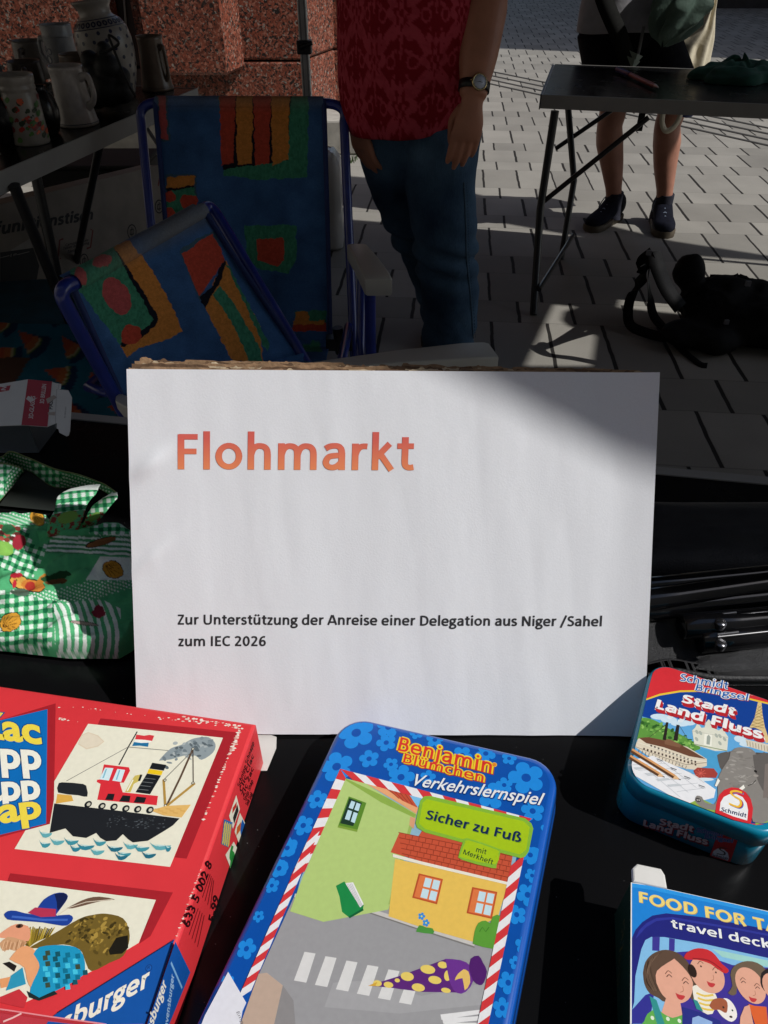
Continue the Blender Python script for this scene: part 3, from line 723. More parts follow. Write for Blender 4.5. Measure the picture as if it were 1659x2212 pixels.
# lettering follows the ripples
def sign_text(name, lines, m, grow, lift):
    mb = MB(); inv = SM.inverted()
    for body, p0, p1, p2, k in lines:
        polys, x0, x1 = pen_text(body); gp, _, _ = pen_text(body, .112 + grow, .094 + grow)
        a, b, c = [inv @ Vector(PP(*Z(k, *q), SC, SN)) for q in (p0, p1, p2)]
        e1 = (b - a) / (x1 - x0); e2 = (c - a) / .634
        for i, pl in enumerate(gp):
            vs = []
            for v in pl:
                q = a + e1 * (v[0] - x0) + e2 * v[1]
                vs.append((q.x, q.y, .0014 + float(wav(np.array(q.x), np.array(q.y))) + .003 * max(0, (q.x - .12) / .03) ** 2 + lift + (i % 40) * .0000016))
            mb.add(vs, [tuple(range(len(vs)))], m)
    return mb.build(name, m, paper, True)
gm, n, l, b_ = nt('orange_gradient_ink')
tc = n.new('ShaderNodeTexCoord'); sp_ = n.new('ShaderNodeSeparateXYZ'); mr = n.new('ShaderNodeMapRange'); rp_ = n.new('ShaderNodeValToRGB')
l.new(tc.outputs['Object'], sp_.inputs[0]); l.new(sp_.outputs[1], mr.inputs[0]); l.new(mr.outputs[0], rp_.inputs[0]); l.new(rp_.outputs[0], b_.inputs['Base Color'])
mr.inputs[1].default_value = .045; mr.inputs[2].default_value = .067
rp_.color_ramp.elements[0].color = (*hx('#E98A55', 1.15), 1); rp_.color_ramp.elements[1].color = (*hx('#CC5B50', 1.15), 1); b_.inputs['Roughness'].default_value = .6
rim_m = mat('title_rim_ink', hx('#C25B4C', 1.1), .6, .05, 300)
sign_text('headline_rim', [('Flohmarkt', (175, 354), (881, 357), (175, 249), 17)], rim_m, .008, .00012)
sign_text('headline', [('Flohmarkt', (175, 354), (881, 357), (175, 249), 17)], gm, -.002, .00022)
sign_text('small_print', [('Zur Unterstützung der Anreise einer Delegation aus Niger /Sahel', (175, 290), (1443, 296), (175, 260.5), 18),
                          ('zum IEC 2026', (177, 355), (438, 355), (177, 325.5), 18)], mat('black_print', (.022, .022, .025), .6, .1, 300), .012, .00020)
# corrugated board behind the sheet: liners and flutes with torn upper edges
def rag(x, s, a): return a * ((NZ.f(x * 120 + s * 11, s * 3.7, 3) - .5) * 1.6 + (NZ(x * 420 + s * 5, s * 1.3) > .8) * .5 - (NZ(x * 60 + s * 9, s * 2.3) > .72) * .9)
KR = mat('kraft_board', (.27, .165, .09), .85, .35, 140, .4, 300)
KD = mat('kraft_flutes', (.09, .05, .028), .9, .25, 60, .4, 300)
KDK = mat('kraft_brown', (.13, .072, .038), .85, .35, 140, .4, 300)
KP = mat('torn_pale_board', (.50, .40, .27), .9, .25, 90, .4, 300)
def liner(z, top, seed, amp, wave=0.0, x1=.1435, m=KR, nm='liner', xl=-.1468):
    xs = np.linspace(xl, x1, 240); rings = []
    up = [top + rag(x, seed, amp) - .0045 * max(0, (x + .148) / .3) for x in xs]
    zz = [z + wave * math.sin(x * 900) + .0006 * float(NZ(x * 30 + seed, 2)) for x in xs]
    lo = [-.1052 + abs(rag(x, seed + 5, .0008)) for x in xs]
    mb_.rings([[Vector((x, a, q)) for x, a, q in zip(xs, lo, zz)], [Vector((x, a, q)) for x, a, q in zip(xs, up, zz)],
              [Vector((x, a, q - .0006)) for x, a, q in zip(xs, up, zz)], [Vector((x, a, q - .0006)) for x, a, q in zip(xs, lo, zz)]], m, False, False, closed=False)
mb_ = MB()
for k_, (z_, tp_, am_) in enumerate(((.0002, .1066, .0010), (-.0046, .1084, .0017), (-.0094, .1102, .0015), (-.0142, .1112, .0018), (-.0186, .1128, .0013))):
    liner(z_, tp_, k_ + 1, am_, m=KR if k_ % 2 == 0 else KDK)
    if k_ < 4: liner(z_ - .0024, tp_ - .0022, k_ + 11, .0014, .0015, m=KD); liner(z_ - .0007, tp_ - .0009, k_ + 21, .0019, .0002, m=KP)
mb_.build('cardboard', KR, sign, True)
mb_ = MB()   # the prop that holds the sign at its slant
inv = SM.inverted()
a = inv @ Vector((-.03, .36, ZT)); c = inv @ Vector((.05, .36, ZT)); a2 = Vector((a.x, .03, -.0195)); c2_ = Vector((c.x, .03, -.0195))
for q in (0, -.003): pass
mb_.add([a, c, c2_, a2, a + Vector((0, -.004, -.002)), c + Vector((0, -.004, -.002)), c2_ + Vector((0, -.004, -.002)), a2 + Vector((0, -.004, -.002))],
        [(0, 1, 2, 3), (7, 6, 5, 4), (0, 4, 5, 1), (2, 6, 7, 3), (1, 5, 6, 2), (0, 3, 7, 4)])
mb_.build('prop', KR, sign, True)
# ================================================================== GAMES ON THE FRONT TABLE
UPZ = np.array([0, 0, 1.0])
RED = '#D0343A'
# ---- red card game box
RBZ = ZT + .0402
cr = P(552, 1563, RBZ); cb = P(385, 2034, RBZ)
ed = np.array([*(cb - cr)[:2], 0]); ed /= np.linalg.norm(ed); el = np.array([ed[1], -ed[0], 0])
if el[0] > 0: el = -el
redbox = thing('game_box', 'worn red card game box with a black steamship picture on its lid', 'game box', (float(cr[0]), float(cr[1]), ZT))
BXR = mat('red_box_card', hx(RED, 1.12), .38, .05, 40, .05, 300)
def pt(o, a, c, x, y): return (float(o[0] + a[0] * x + c[0] * y), float(o[1] + a[1] * x + c[1] * y))
b = MB()
b.prism([pt(cr, el, ed, .275, .19), pt(cr, el, ed, .275, 0), pt(cr, el, ed, 0, 0), pt(cr, el, ed, 0, .19)][::-1], ZT + .0004, RBZ, BXR, bevel=.0016)
b.build('lid', BXR, redbox)
p = Print((0, 0, RBZ), UPZ, 11); p.clip = [np.array((*pt(cr, el, ed, *q), RBZ)) for q in ((.001, .001), (.274, .001), (.274, .189), (.001, .189))]
DR = '#A3222B'; CREAM = '#E3E0CC'
p.poly([(605, 245), (1428, 330), (1122, 1088), (1050, 1080), (1120, 900), (1335, 362), (585, 290)], DR)
p.poly([(530, 278), (1340, 362), (1022, 1138), (88, 1030)], CREAM)
p.poly([(0, 255), (335, 155), (325, 735), (300, 880), (0, 960), (-800, 800), (-800, 60)], DR)
p.poly([(0, 258), (286, 190), (278, 878), (0, 946), (-780, 760), (-780, 40)], '#0F6AB4')
p.poly([(468, 400), (490, 345), (530, 328), (590, 348), (628, 385), (590, 415), (520, 432)], '#D8C8AE')
p.poly([(474, 398), (494, 350), (530, 334), (585, 352), (618, 385), (586, 410), (522, 424)], '#DDD2BC')
BK = '#1B1E22'
p.stroke([(825, 325), (770, 420), (715, 525)], 8, BK)
p.stroke([(770, 418), (400, 622)], 4, '#6B6A64'); p.stroke([(770, 418), (1080, 445)], 4, '#6B6A64')
p.poly([(820, 343), (865, 350), (900, 345), (927, 350), (915, 382), (870, 375), (812, 372)], '#D23A40')
p.poly([(812, 372), (870, 375), (915, 382), (893, 396), (850, 394), (806, 388)], '#F0EDE2')
p.poly([(806, 388), (850, 394), (895, 392), (890, 417), (840, 410), (795, 412)], '#1E6E9C')
p.poly([(955, 500), (985, 465), (1030, 425), (1090, 405), (1150, 372), (1200, 360), (1255, 360), (1295, 400), (1280, 452), (1212, 495), (1175, 470), (1105, 470), (1030, 492)], '#8C979B', curve=3)
for _ in range(46):
    x = random.uniform(985, 1275); y = 480 - (x - 985) * .26 + random.gauss(0, 26)
    p.disc((x, y), random.uniform(8, 22), random.choice(('#6E7A80', '#A7AFAF', '#7D898E', '#596469')), ry=random.uniform(5, 12), n=9, rot=random.uniform(-1, 0), quiet=random.random() < .0)
p.poly([(625, 522), (775, 540), (782, 560), (745, 632), (720, 632), (738, 690), (950, 712), (942, 768), (585, 735), (605, 640), (582, 628), (584, 615), (605, 612)], '#D5303A')
p.poly([(632, 542), (682, 545), (655, 620), (598, 612)], '#CFE6EA'); p.poly([(706, 550), (752, 556), (728, 628), (676, 620)], '#CFE6EA')
p.stroke([(640, 550), (620, 605)], 9, '#7FB9CC'); p.stroke([(720, 556), (700, 615)], 9, '#7FB9CC')
for q in ([(650, 698), (690, 700), (680, 738), (632, 735)], [(738, 708), (785, 712), (778, 748), (716, 745)], [(822, 715), (880, 722), (868, 754), (803, 752)]): p.poly(q, BK)
p.poly([(752, 688), (790, 620), (812, 590), (850, 582), (838, 622), (805, 640), (785, 690)], '#C9B65E'); p.stroke([(850, 584), (836, 622)], 14, BK); p.stroke([(800, 615), (765, 682)], 8, '#EDEAD8')
p.poly([(915, 512), (1000, 525), (985, 560), (898, 548)], BK); p.poly([(895, 549), (980, 562), (970, 588), (884, 576)], '#E7C21F')
p.poly([(884, 577), (968, 590), (902, 702), (815, 690)], BK)
for i in range(4): p.stroke([(868 - i * 14, 605 + i * 22), (935 - i * 14, 612 + i * 22)], 3, '#767a7a')
p.stroke([(1160, 430), (1085, 600), (1000, 775)], 12, '#5B4636'); p.stroke([(984, 612), (994, 775)], 14, '#B08B42'); p.stroke([(1172, 636), (1000, 775)], 15, '#B08B42')
p.stroke([(1160, 430), (1162, 640)], 6, '#4B4038'); p.stroke([(985, 615), (1150, 450)], 5, '#6B6A64')
for q in ((1160, 430), (1160, 635), (992, 618), (995, 770)): p.disc(q, 10, '#4A443C', n=10); p.disc(q, 5, CREAM, n=10)
p.poly([(345, 700), (430, 708), (442, 742), (335, 758)], '#D9A94A'); p.poly([(905, 800), (1000, 772), (1148, 765), (1092, 842), (985, 830)], '#DDB268')
for i in range(8): p.stroke([(930 + i * 22, 790 + (i % 3) * 12), (960 + i * 22, 792 + (i % 3) * 12)], 3, '#C08A3C')
p.poly([(352, 640), (372, 630), (500, 640), (522, 665), (525, 716), (470, 708), (350, 692)], '#23262A', curve=2)
for q in ((530, 762), (613, 773), (685, 778), (757, 788), (828, 792), (902, 797)): p.disc(q, 22, BK, n=16); p.disc((q[0] + 3, q[1]), 11, '#C9C6B4', n=14)
p.poly([(328, 758), (700, 800), (1080, 848), (1040, 890), (985, 925), (890, 982), (800, 992), (770, 972), (740, 942), (700, 980), (640, 985), (605, 965), (580, 935), (520, 965), (440, 955), (395, 908), (300, 935)], '#202226')
for _ in range(60):
    x = random.uniform(640, 1010); y = random.uniform(825, 900) + (x - 640) * .05; p.disc((x, y), random.uniform(3, 9), random.choice(('#43484c', '#353a3e', '#555b60')), ry=3, n=7, rot=.1)
for x, y, w in ((235, 915, 80), (235, 975, 70), (300, 960, 90), (385, 960, 90), (460, 990, 110), (540, 1020, 90), (560, 965, 80), (640, 1000, 100), (700, 1035, 90), (740, 985, 90), (800, 1000, 100), (850, 1040, 90), (900, 990, 130), (690, 1050, 80), (420, 1000, 70), (990, 1000, 40)):
    c_ = random.choice(('#3E8E9C', '#2F7F92', '#5FA6AE', '#24697E'))
    p.poly([(x, y), (x + w * .3, y + 24), (x + w, y + 20), (x + w * .75, y + 44), (x + w * .3, y + 46)], c_, curve=2)
    p.poly([(x + w * .2, y + 14), (x + w * .45, y + 27), (x + w * .8, y + 22), (x + w * .5, y + 17)], '#B9D6D2')
# lettering of the blue shield
for body, p0, p1, hgt, col in (('Zic Zac', (-560, 300), (244, 396), 150, '#F2D44A'), ('Schnipp', (-520, 520), (246, 548), 158, '#EDE9DA'), ('Schnapp', (-540, 770), (240, 724), 158, '#EDE9DA'), ('Snip Snap', (-800, 985), (246, 838), 150, '#F2D44A')):
    for cc, bo in (('#0A4B86', .06), (col, .035)): p.text(body, p0, p1, (p0[0] + 4, p0[1] - hgt), cc, bold=bo, serif=True)
# worn edges
def wear(k, a, c, n_, spread, size, pr):
    for _ in range(n_):
        t = random.random(); x = a[0] + (c[0] - a[0]) * t + random.gauss(0, spread * .25); y = a[1] + (c[1] - a[1]) * t + abs(random.gauss(0, spread))
        s_ = size * random.uniform(.3, 1.2); m_ = random.randint(4, 7); an = random.random() * 6
        p.poly([(x + s_ * random.uniform(.5, 1.2) * math.cos(an + 6.28 * i / m_) * 1.5, y + s_ * random.uniform(.4, 1) * math.sin(an + 6.28 * i / m_) * .7) for i in range(m_)], random.choice(('#E7D9CC', '#DDB9AC', '#E9E2D6')), k=k)
wear(11, (340, 160), (1440, 292), 26, 7, 7, 0); wear(11, (1100, 235), (1460, 292), 50, 14, 9, 0); wear(11, (1445, 300), (1400, 420), 30, 14, 10, 0)
wear(11, (1440, 300), (1220, 860), 50, 5, 8, 0); wear(12, (1210, 90), (1060, 500), 26, 5, 7, 0); wear(11, (360, 240), (470, 265), 12, 8, 6, 0)
# second picture: man in a blue hat with a sack
p.zk = 12
p.poly([(65, 122), (1040, 238), (905, 500), (840, 545), (935, 282), (48, 168)], DR)
p.poly([(-260, 130), (0, 165), (938, 282), (835, 540), (545, 715), (150, 900), (0, 880), (-260, 850)], CREAM)
p.poly([(175, 570), (330, 482), (480, 395), (560, 372), (640, 365), (740, 392), (778, 470), (775, 545), (740, 620), (660, 660), (550, 710), (510, 640), (480, 580), (380, 550), (230, 572)], '#6E5A26', curve=3)
for _ in range(110):
    a_ = random.uniform(0, 1); x = 430 + a_ * 310 + random.gauss(0, 20); y = 470 + random.gauss(0, 50) + (120 if random.random() < .3 else 0) * a_
    p.disc((x, y), random.uniform(6, 22), random.choice(('#8E7430', '#57471C', '#A78A3F', '#3E3314', '#7B6428')), ry=random.uniform(4, 12), n=8, rot=random.uniform(0, 3))
p.poly([(700, 510), (770, 495), (772, 570), (735, 605), (662, 612), (655, 585)], '#1d1a12')
for i in range(22): p.stroke([(330 - i * 8, 450 + random.uniform(-8, 8)), (300 - i * 7, 500 + i * 2), (215 - i * 2, 530 + i * 2)], 7, random.choice(('#B9A03A', '#6E5A1E', '#8F7928', '#4A3C14')))
p.poly([(0, 488), (45, 455), (100, 428), (170, 440), (185, 480), (175, 530), (110, 530), (60, 515), (0, 510)], '#E09A78', curve=2)
p.poly([(0, 545), (50, 505), (120, 520), (165, 540), (110, 590), (60, 580), (20, 590)], '#C99A72', curve=2)
for i in range(18): p.stroke([(30 + i * 7, 535 + random.uniform(-10, 10)), (18 + i * 7, 585 + random.uniform(-14, 10))], 4, random.choice(('#E2B890', '#B07F58')))
p.disc((120, 440), 22, '#5d3a2a', ry=12); p.disc((118, 442), 9, '#1c1512')
p.poly([(60, 640), (110, 580), (165, 560), (225, 600), (240, 690), (205, 770), (190, 812), (165, 760), (150, 690), (95, 660)], '#E2A070', curve=2)
p.poly([(20, 665), (60, 655), (105, 680), (90, 715)], '#221d1a'); p.poly([(0, 760), (70, 745), (75, 800), (10, 815)], '#DE9A66'); p.poly([(70, 740), (140, 690), (160, 790), (40, 830)], '#2E93B4')
p.poly([(205, 610), (240, 568), (330, 556), (420, 560), (485, 585), (514, 660), (500, 740), (400, 800), (300, 850), (240, 872), (185, 840), (205, 770), (242, 690), (225, 640)], '#1E93BC', curve=2)
for i in range(10):
    for j in range(9):
        x = 215 + i * 30 + (j % 2) * 15; y = 585 + j * 32 + i * 3
        if (i + j) % 2 == 0 and (x - 360) ** 2 / 145 ** 2 + (y - 690) ** 2 / 125 ** 2 < 1 and x > 225:
            p.poly([(x, y), (x + 28, y - 4), (x + 32, y + 26), (x + 3, y + 30)], random.choice(('#14525F', '#3A4A38', '#0F6E8C', '#43C0DC')))
p.poly([(165, 830), (240, 872), (330, 830), (350, 850), (240, 890), (180, 870)], '#1C2A2A')
p.poly([(28, 372), (50, 352), (100, 350), (200, 372), (235, 325), (270, 280), (330, 246), (385, 241), (412, 262), (395, 300), (350, 360), (345, 378), (420, 373), (443, 395), (420, 430), (380, 440), (260, 420), (130, 410), (50, 402)], '#1E3F94', curve=2)
p.poly([(330, 250), (385, 243), (410, 265), (390, 305), (350, 350), (345, 300)], '#141f4a', curve=2)
p.poly([(172, 362), (215, 330), (340, 340), (338, 384), (250, 388)], '#B23350')
p.stroke([(75, 385), (150, 392), (260, 405), (410, 405)], 12, '#3D63B8')
p.poly([(405, 335), (470, 300), (530, 275), (600, 265), (695, 282), (610, 292), (510, 318), (440, 335)], '#6A5140', curve=2); p.stroke([(345, 380), (420, 330), (520, 298), (680, 282)], 4, '#d9cdb8')
p.poly([(0, 870), (120, 820), (170, 870), (150, 935), (0, 900)], '#C4333A')
# blue corner band with the maker's name
p.poly([(346, 966), (1052, 520), (880, 1030), (250, 1040)], '#1452A0'); p.stroke([(350, 962), (1045, 528)], 5, '#15264f')
p.text('Ravensburger', (-100, 1345), (893, 806), (-66, 1208), '#E9E4D4', bold=.03)
p.disc((897, 694), 20, '#123a78', n=18); p.disc((897, 694), 15, '#1C5CAE', n=18); p.text('R', (889, 703), (904, 696), (889, 686), '#123a78', bold=.03)
p.build('lid_print', redbox)
# printed long side
sn = -el
ps = Print((*cr[:2], 0), sn, 11)
for i, body in enumerate(('Schnipp Schnapp', 'Clic Clac', 'Zic Zac', 'Snip Snap', 'Snik Snak')):
    ps.text(body, (1440 + i * 12, 660 + i * 28), (1440 + i * 12 + (88 - i * 14), 660 + i * 28 - (265 - i * 48)), (1425 + i * 12, 645 + i * 28), '#3A1014', bold=.02)
ps.poly([(1375, 830), (1418, 705), (1440, 790), (1398, 908)], '#E3E0CC'); ps.poly([(1398, 840), (1425, 760), (1432, 800), (1405, 880)], '#2a2a2a'); ps.stroke([(1395, 800), (1420, 760)], 10, '#C0342E')
ps.poly([(1345, 850), (1396, 870), (1371, 1020), (1328, 1000)], '#2C67A8')
for i in range(5):
    for j in range(4): ps.disc((1350 + j * 11 - i * 3, 880 + i * 26 + j * 5), 5, '#C8B85A', n=6)
ps.poly([(1440, 812), (1486, 905), (1440, 1012), (1408, 925)], '#E3E0CC'); ps.poly([(1455, 850), (1480, 905), (1450, 980), (1440, 900)], '#1E5AA8'); ps.stroke([(1420, 925), (1445, 890)], 14, '#C9642E')
ps.poly([(1352, 1065), (1402, 985), (1432, 1040), (1385, 1150)], '#E3E0CC'); ps.stroke([(1395, 1010), (1385, 1060), (1400, 1085), (1380, 1120)], 14, '#2C8A3C', curve=4)
ps.zk = 12
ps.text('633 5 002 8', (1133, 448), (1273, 68), (1098, 425), '#2A0C10', bold=.025)
for i in range(4):
    ps.stroke([(1215 + i * 16, 265 + i * 22), (1262 + i * 7, 125 + i * 12)], 4, '#7A1A20'); ps.stroke([(1135 + i * 17, 490 + i * 24), (1190 + i * 12, 330 + i * 14)], 4, '#7A1A20')
ps.text('5-99', (1283, 418), (1315, 268), (1250, 400), '#2A0C10', bold=.03)
ps.poly([(1052, 530), (1142, 715), (1010, 1040), (880, 1030)], '#1452A0'); ps.stroke([(1025, 655), (1092, 810)], 4, '#7fb0d8')
ps.text('Ravensburger', (845, 1250), (1000, 790), (815, 1215), '#E9E4D4', bold=.04); ps.text('Ravensburger', (1000, 1080), (1045, 735), (980, 1070), '#9fc0dc', bold=.02)
ps.build('side_print', redbox)
# ---- a second red box in clear wrap lying on the first one, only its far edge in the picture
wz = RBZ + .014
wa = P(*Z(12, 0, 930), wz); wb = P(*Z(12, 640, 1022), wz)
wd = Vector(wb - wa).normalized(); wq = Vector((wd.y, -wd.x, 0))
wrap = thing('shrink_wrapped_game', 'red and blue game in shiny clear wrap at the bottom left corner', 'game box', (float(wa[0]), float(wa[1]), RBZ))
b = MB(); po = [Vector(wa) - wd * .1, Vector(wb) + wd * .012, Vector(wb) + wd * .012 + wq * .1, Vector(wa) - wd * .1 + wq * .1]
b.prism([tuple(q[:2]) for q in po][::-1], RBZ + .0012, wz, mat('wrapped_red_card', hx('#B8343C', 1.1), .12, .1, 40, .1, 90, coat=.6), bevel=.0015); b.build('wrapped_box', None, wrap)
pw = Print((0, 0, wz), UPZ, 12); pw.poly([(290, 1010), (560, 1040), (520, 1100), (230, 1100)], '#1452A0'); pw.stroke([(20, 1012), (75, 990), (130, 962)], 10, '#E8B8B4')
pw.stroke([(0, 936), (300, 982), (640, 1028)], 7, '#E08A90'); pw.build('wrap_marks', wrap)  # pale strokes drawn along the wrap's edge and across its top
# ---- white slip of paper under the sign's foot
b = MB(); q = [P(*Z(11, *a_), ZT + .0006) for a_ in ((1500, 300), (1662, 358), (1660, 425), (1604, 560), (1560, 560), (1500, 400))]
b.add(q, [tuple(range(6))]); b.add([w + np.array([0, 0, .0003]) for w in q], [tuple(range(6))[::-1]])
tag(b.build('paper_slip', mat('slip_paper', (.62, .61, .58), .7, .06, 60)), 'pale slip of paper between the red box corner and the white sign', 'paper')

# ---- tall blue tin with rounded corners
def tin_frame(a, bq, z, length):
    A = P(*a, z); B = P(*bq, z); w = np.array([*(B - A)[:2], 0]); W_ = np.linalg.norm(w); w /= W_
    d = np.array([w[1], -w[0], 0]); return A, w, d, W_
BZ = ZT + .0225
BN = np.array([-.13, .06, 1.0]); BN /= np.linalg.norm(BN)
A = P(*Z(13, 392, 66), BZ); Bq = PP(*Z(13, 1622, 345), A, BN); w = Bq - A; bw = float(np.linalg.norm(w)); w /= bw; d = np.cross(w, BN)
TM = frame_m(A, w, -d)
bt = thing('game_tin', 'tall bright blue game tin with flower border and red and white striped picture frame', 'game tin', m=TM)
TINB = mat('blue_tin', hx('#0D4FA6', 1.12), .28, .04, 80, coat=.3)
b = MB(); outl = rrect(0, bw, -.180, 0, .0155)
def rings_of(poly, spec):
    return [[Vector((*q, z)) for q in (inset(poly, i) if i else poly)] for i, z in spec]
b.rings(rings_of(outl, [(.0012, -.0221), (0, -.0211), (0, -.0125), (.0008, -.0121), (.0008, -.0115), (-.0002, -.0111), (-.0002, -.003), (.0003, -.0013), (.0016, -.0003), (.003, 0)]), TINB, True)
b.build('tin_body', TINB, bt, True)
pr_ = A + w * bw * .93 - BN * .0228
pb = thing('flat_case', 'thin black case under the raised right side of the tall blue tin', 'case', (float(pr_[0]), float(pr_[1]) - .07, ZT))
b = MB(); hh_ = float(pr_[2]) - ZT - .0035; q_ = [A + w * bw * s_ - BN * .0225 + d * t_ for s_, t_ in ((.62, .02), (.93, .02), (.93, .14), (.62, .14))]
hmin = min(float(A[2] + (w * bw * .62 - BN * .0225 + d * t_)[2]) for t_ in (.02, .14)) - ZT - .0006
b.prism([tuple(map(float, v[:2])) for v in q_][::-1], ZT + .0004, ZT + max(.004, hmin), mat('case_plastic', (.008, .008, .009), .5, .2, 60), bevel=.001); b.build('case_shell', None, pb)
p = Print(A, BN, 13)
p.clip = [np.array(TM @ Vector((*q, 0))) for q in inset(outl, .0022)]
FB = '#2089DE'; DB = '#0E4FA8'
fl = [(13, 457, 172, 105), (13, 628, 228, 58), (13, 530, 320, 58), (13, 655, 352, 44), (13, 345, 365, 95), (13, 1425, 428, 105), (13, 1195, 290, 58), (13, 1328, 318, 44),
      (13, 905, 212, 52), (13, 865, 425, 46), (13, 712, 425, 80), (13, 235, 552, 58), (13, 155, 700, 60), (13, 62, 822, 62), (13, 1462, 618, 68), (13, 1462, 868, 52), (13, 1228, 530, 84),
      (13, 640, 140, 70), (13, 1060, 300, 60), (13, 25, 942, 46), (13, 1555, 720, 48), (13, 1300, 470, 50), (13, 800, 175, 40),
      (14, 1492, 122, 45), (14, 1480, 302, 52), (14, 1430, 392, 44), (14, 1462, 530, 40), (14, 1392, 700, 48), (14, 1365, 815, 44), (14, 355, 182, 42), (14, 322, 260, 34), (14, 207, 546, 44),
      (14, 392, 90, 42), (14, 262, 400, 26), (14, 120, 690, 30), (14, 1425, 610, 30), (14, 1500, 215, 34)]
for k, x, y, r in fl:
    p.disc((x, y), r, FB, k=k, n=50, flower=5, rot=random.random()); p.disc((x, y), r * .26, DB, k=k, n=14)
# picture
p.poly([(395, 432), (1412, 700), (1340, 1010), (1300, 1200), (700, 1500), (80, 1240), (140, 1000)], '#8FB6C8')
p.zk = 14
p.poly([(428, 300), (620, 240), (1000, 330), (1345, 400), (1330, 560), (1250, 900), (182, 900), (262, 665)], '#9C9C9E')
p.poly([(262, 660), (300, 655), (372, 712), (330, 900), (175, 900)], '#BFA896')
p.poly([(372, 712), (420, 780), (430, 900), (330, 900)], '#8E8C8C')
for i in range(5): p.poly([(1085 + i * 4, 852 + i * 9 - 8), (1300 - i * 10, 818 + i * 16), (1290 - i * 10, 838 + i * 16), (1090 + i * 4, 872 + i * 9 - 4)], '#E6E6E6') if i % 2 == 0 else None
p.poly([(600, 700), (760, 690), (1000, 760), (1290, 700), (1270, 800), (900, 840), (560, 810)], '#A6A6A8')
# zebra crossing on the empty road
for i in range(6):
    x = 470 + i * 95; p.poly([(x, 560 + i * 20), (x + 50, 568 + i * 20), (x + 8, 700 + i * 20), (x - 48, 690 + i * 20)], '#DCDCDA')
p.stroke([(425, 305), (640, 330), (985, 445), (1240, 525)], 16, '#C9C6C0'); p.stroke([(425, 316), (640, 342), (985, 458), (1240, 540)], 5, '#7d7b78')
# green house left, with window
p.zk = 13
p.poly([(395, 432), (515, 463), (640, 545), (800, 635), (770, 720), (700, 990), (640, 1180), (270, 1250), (80, 1190), (150, 1000)], '#B4CE7C')
p.poly([(395, 432), (640, 545), (800, 640), (795, 660), (600, 570), (520, 520), (400, 445)], '#8FB04E')
p.poly([(770, 660), (800, 640), (770, 730), (705, 990), (660, 1150), (640, 1150)], '#9BB862')
p.poly([(415, 535), (515, 572), (465, 725), (355, 700)], '#5C8A2E'); p.poly([(418, 545), (490, 572), (440, 705), (366, 688)], '#1F3B2C')
for q in ([(430, 560), (452, 568), (438, 608), (414, 600)], [(460, 571), (482, 579), (470, 620), (446, 611)], [(410, 612), (434, 620), (418, 672), (392, 664)], [(443, 624), (466, 632), (448, 688), (426, 678)]): p.poly(q, '#BFE0F0')
p.poly([(355, 700), (465, 725), (462, 738), (350, 712)], '#7FA03E')
# orange eave and red roof behind
p.poly([(515, 463), (640, 490), (760, 520), (810, 600), (800, 635), (690, 566)], '#E9A877'); p.poly([(620, 487), (755, 520), (806, 600), (720, 560)], '#C4523A')
for i in range(5): p.stroke([(640 + i * 30, 493 + i * 7), (700 + i * 26, 548 + i * 11)], 3, '#8E3A2A')
p.poly([(755, 520), (835, 545), (808, 598)], '#7CC0E8'); p.poly([(765, 650), (795, 660), (785, 720), (760, 700)], '#D9A07A')
# yellow house with red roof
p.zk = 14
p.poly([(880, 140), (1392, 248), (1345, 405), (1290, 430), (1250, 520), (985, 445), (850, 400)], '#E9C25C')
p.poly([(985, 40), (1010, 0), (1180, 30), (1412, 128), (1392, 246), (1000, 152), (860, 110), (900, 20)], '#C8553A')
for i in range(6):
    y = 20 + i * 24; p.stroke([(905 + i * 4 - 10, y), (1150, y + 52), (1408 - i * 4, y + 108)], 3, '#8F3624')
for i in range(16):
    for j in range(5): p.stroke([(930 + i * 30 + j * 3 + (j % 2) * 14, 26 + i * 6.5 + j * 24), (926 + i * 30 + j * 3 + (j % 2) * 14, 48 + i * 6.5 + j * 24)], 2.5, '#9A3E2A')
p.poly([(870, 118), (1000, 152), (1392, 246), (1390, 258), (1000, 166), (870, 132)], '#EFE7D8')
for q in ([(988, 206), (1097, 232), (1070, 346), (958, 316)], [(1230, 268), (1343, 290), (1318, 412), (1204, 386)]):
    p.poly(q, '#C2552F'); a, b2, c, e = [np.array(t, float) for t in q]
    p.poly([tuple(a * .94 + c * .06), tuple(b2 * .94 + e * .06), tuple(c * .94 + a * .06), tuple(e * .94 + b2 * .06)], '#E07A45')
    f = lambda s, t: tuple((a * (1 - s) + b2 * s) * (1 - t) + (e * (1 - s) + c * s) * t)
    for s0 in (.30, .64):
        for t0 in (.10, .54): p.poly([f(s0, t0), f(s0 + .27, t0), f(s0 + .27, t0 + .36), f(s0, t0 + .36)], '#C6E2F4')
p.poly([(1232, 525), (1240, 470), (1258, 430), (1290, 420), (1312, 432), (1322, 402), (1358, 400), (1340, 500), (1325, 548)], '#5E9E3A', curve=2); p.stroke([(1262, 470), (1275, 450), (1290, 470), (1305, 450)], 4, '#3d7a28')
p.poly([(975, 470), (990, 440), (1020, 450), (1050, 455), (1052, 480)], '#4E9440', curve=2)
for q in ((1000, 400), (1020, 430)): p.disc(q, 17, '#3F8FD8', n=30, flower=5); p.disc(q, 4, '#F2E04A', n=8)
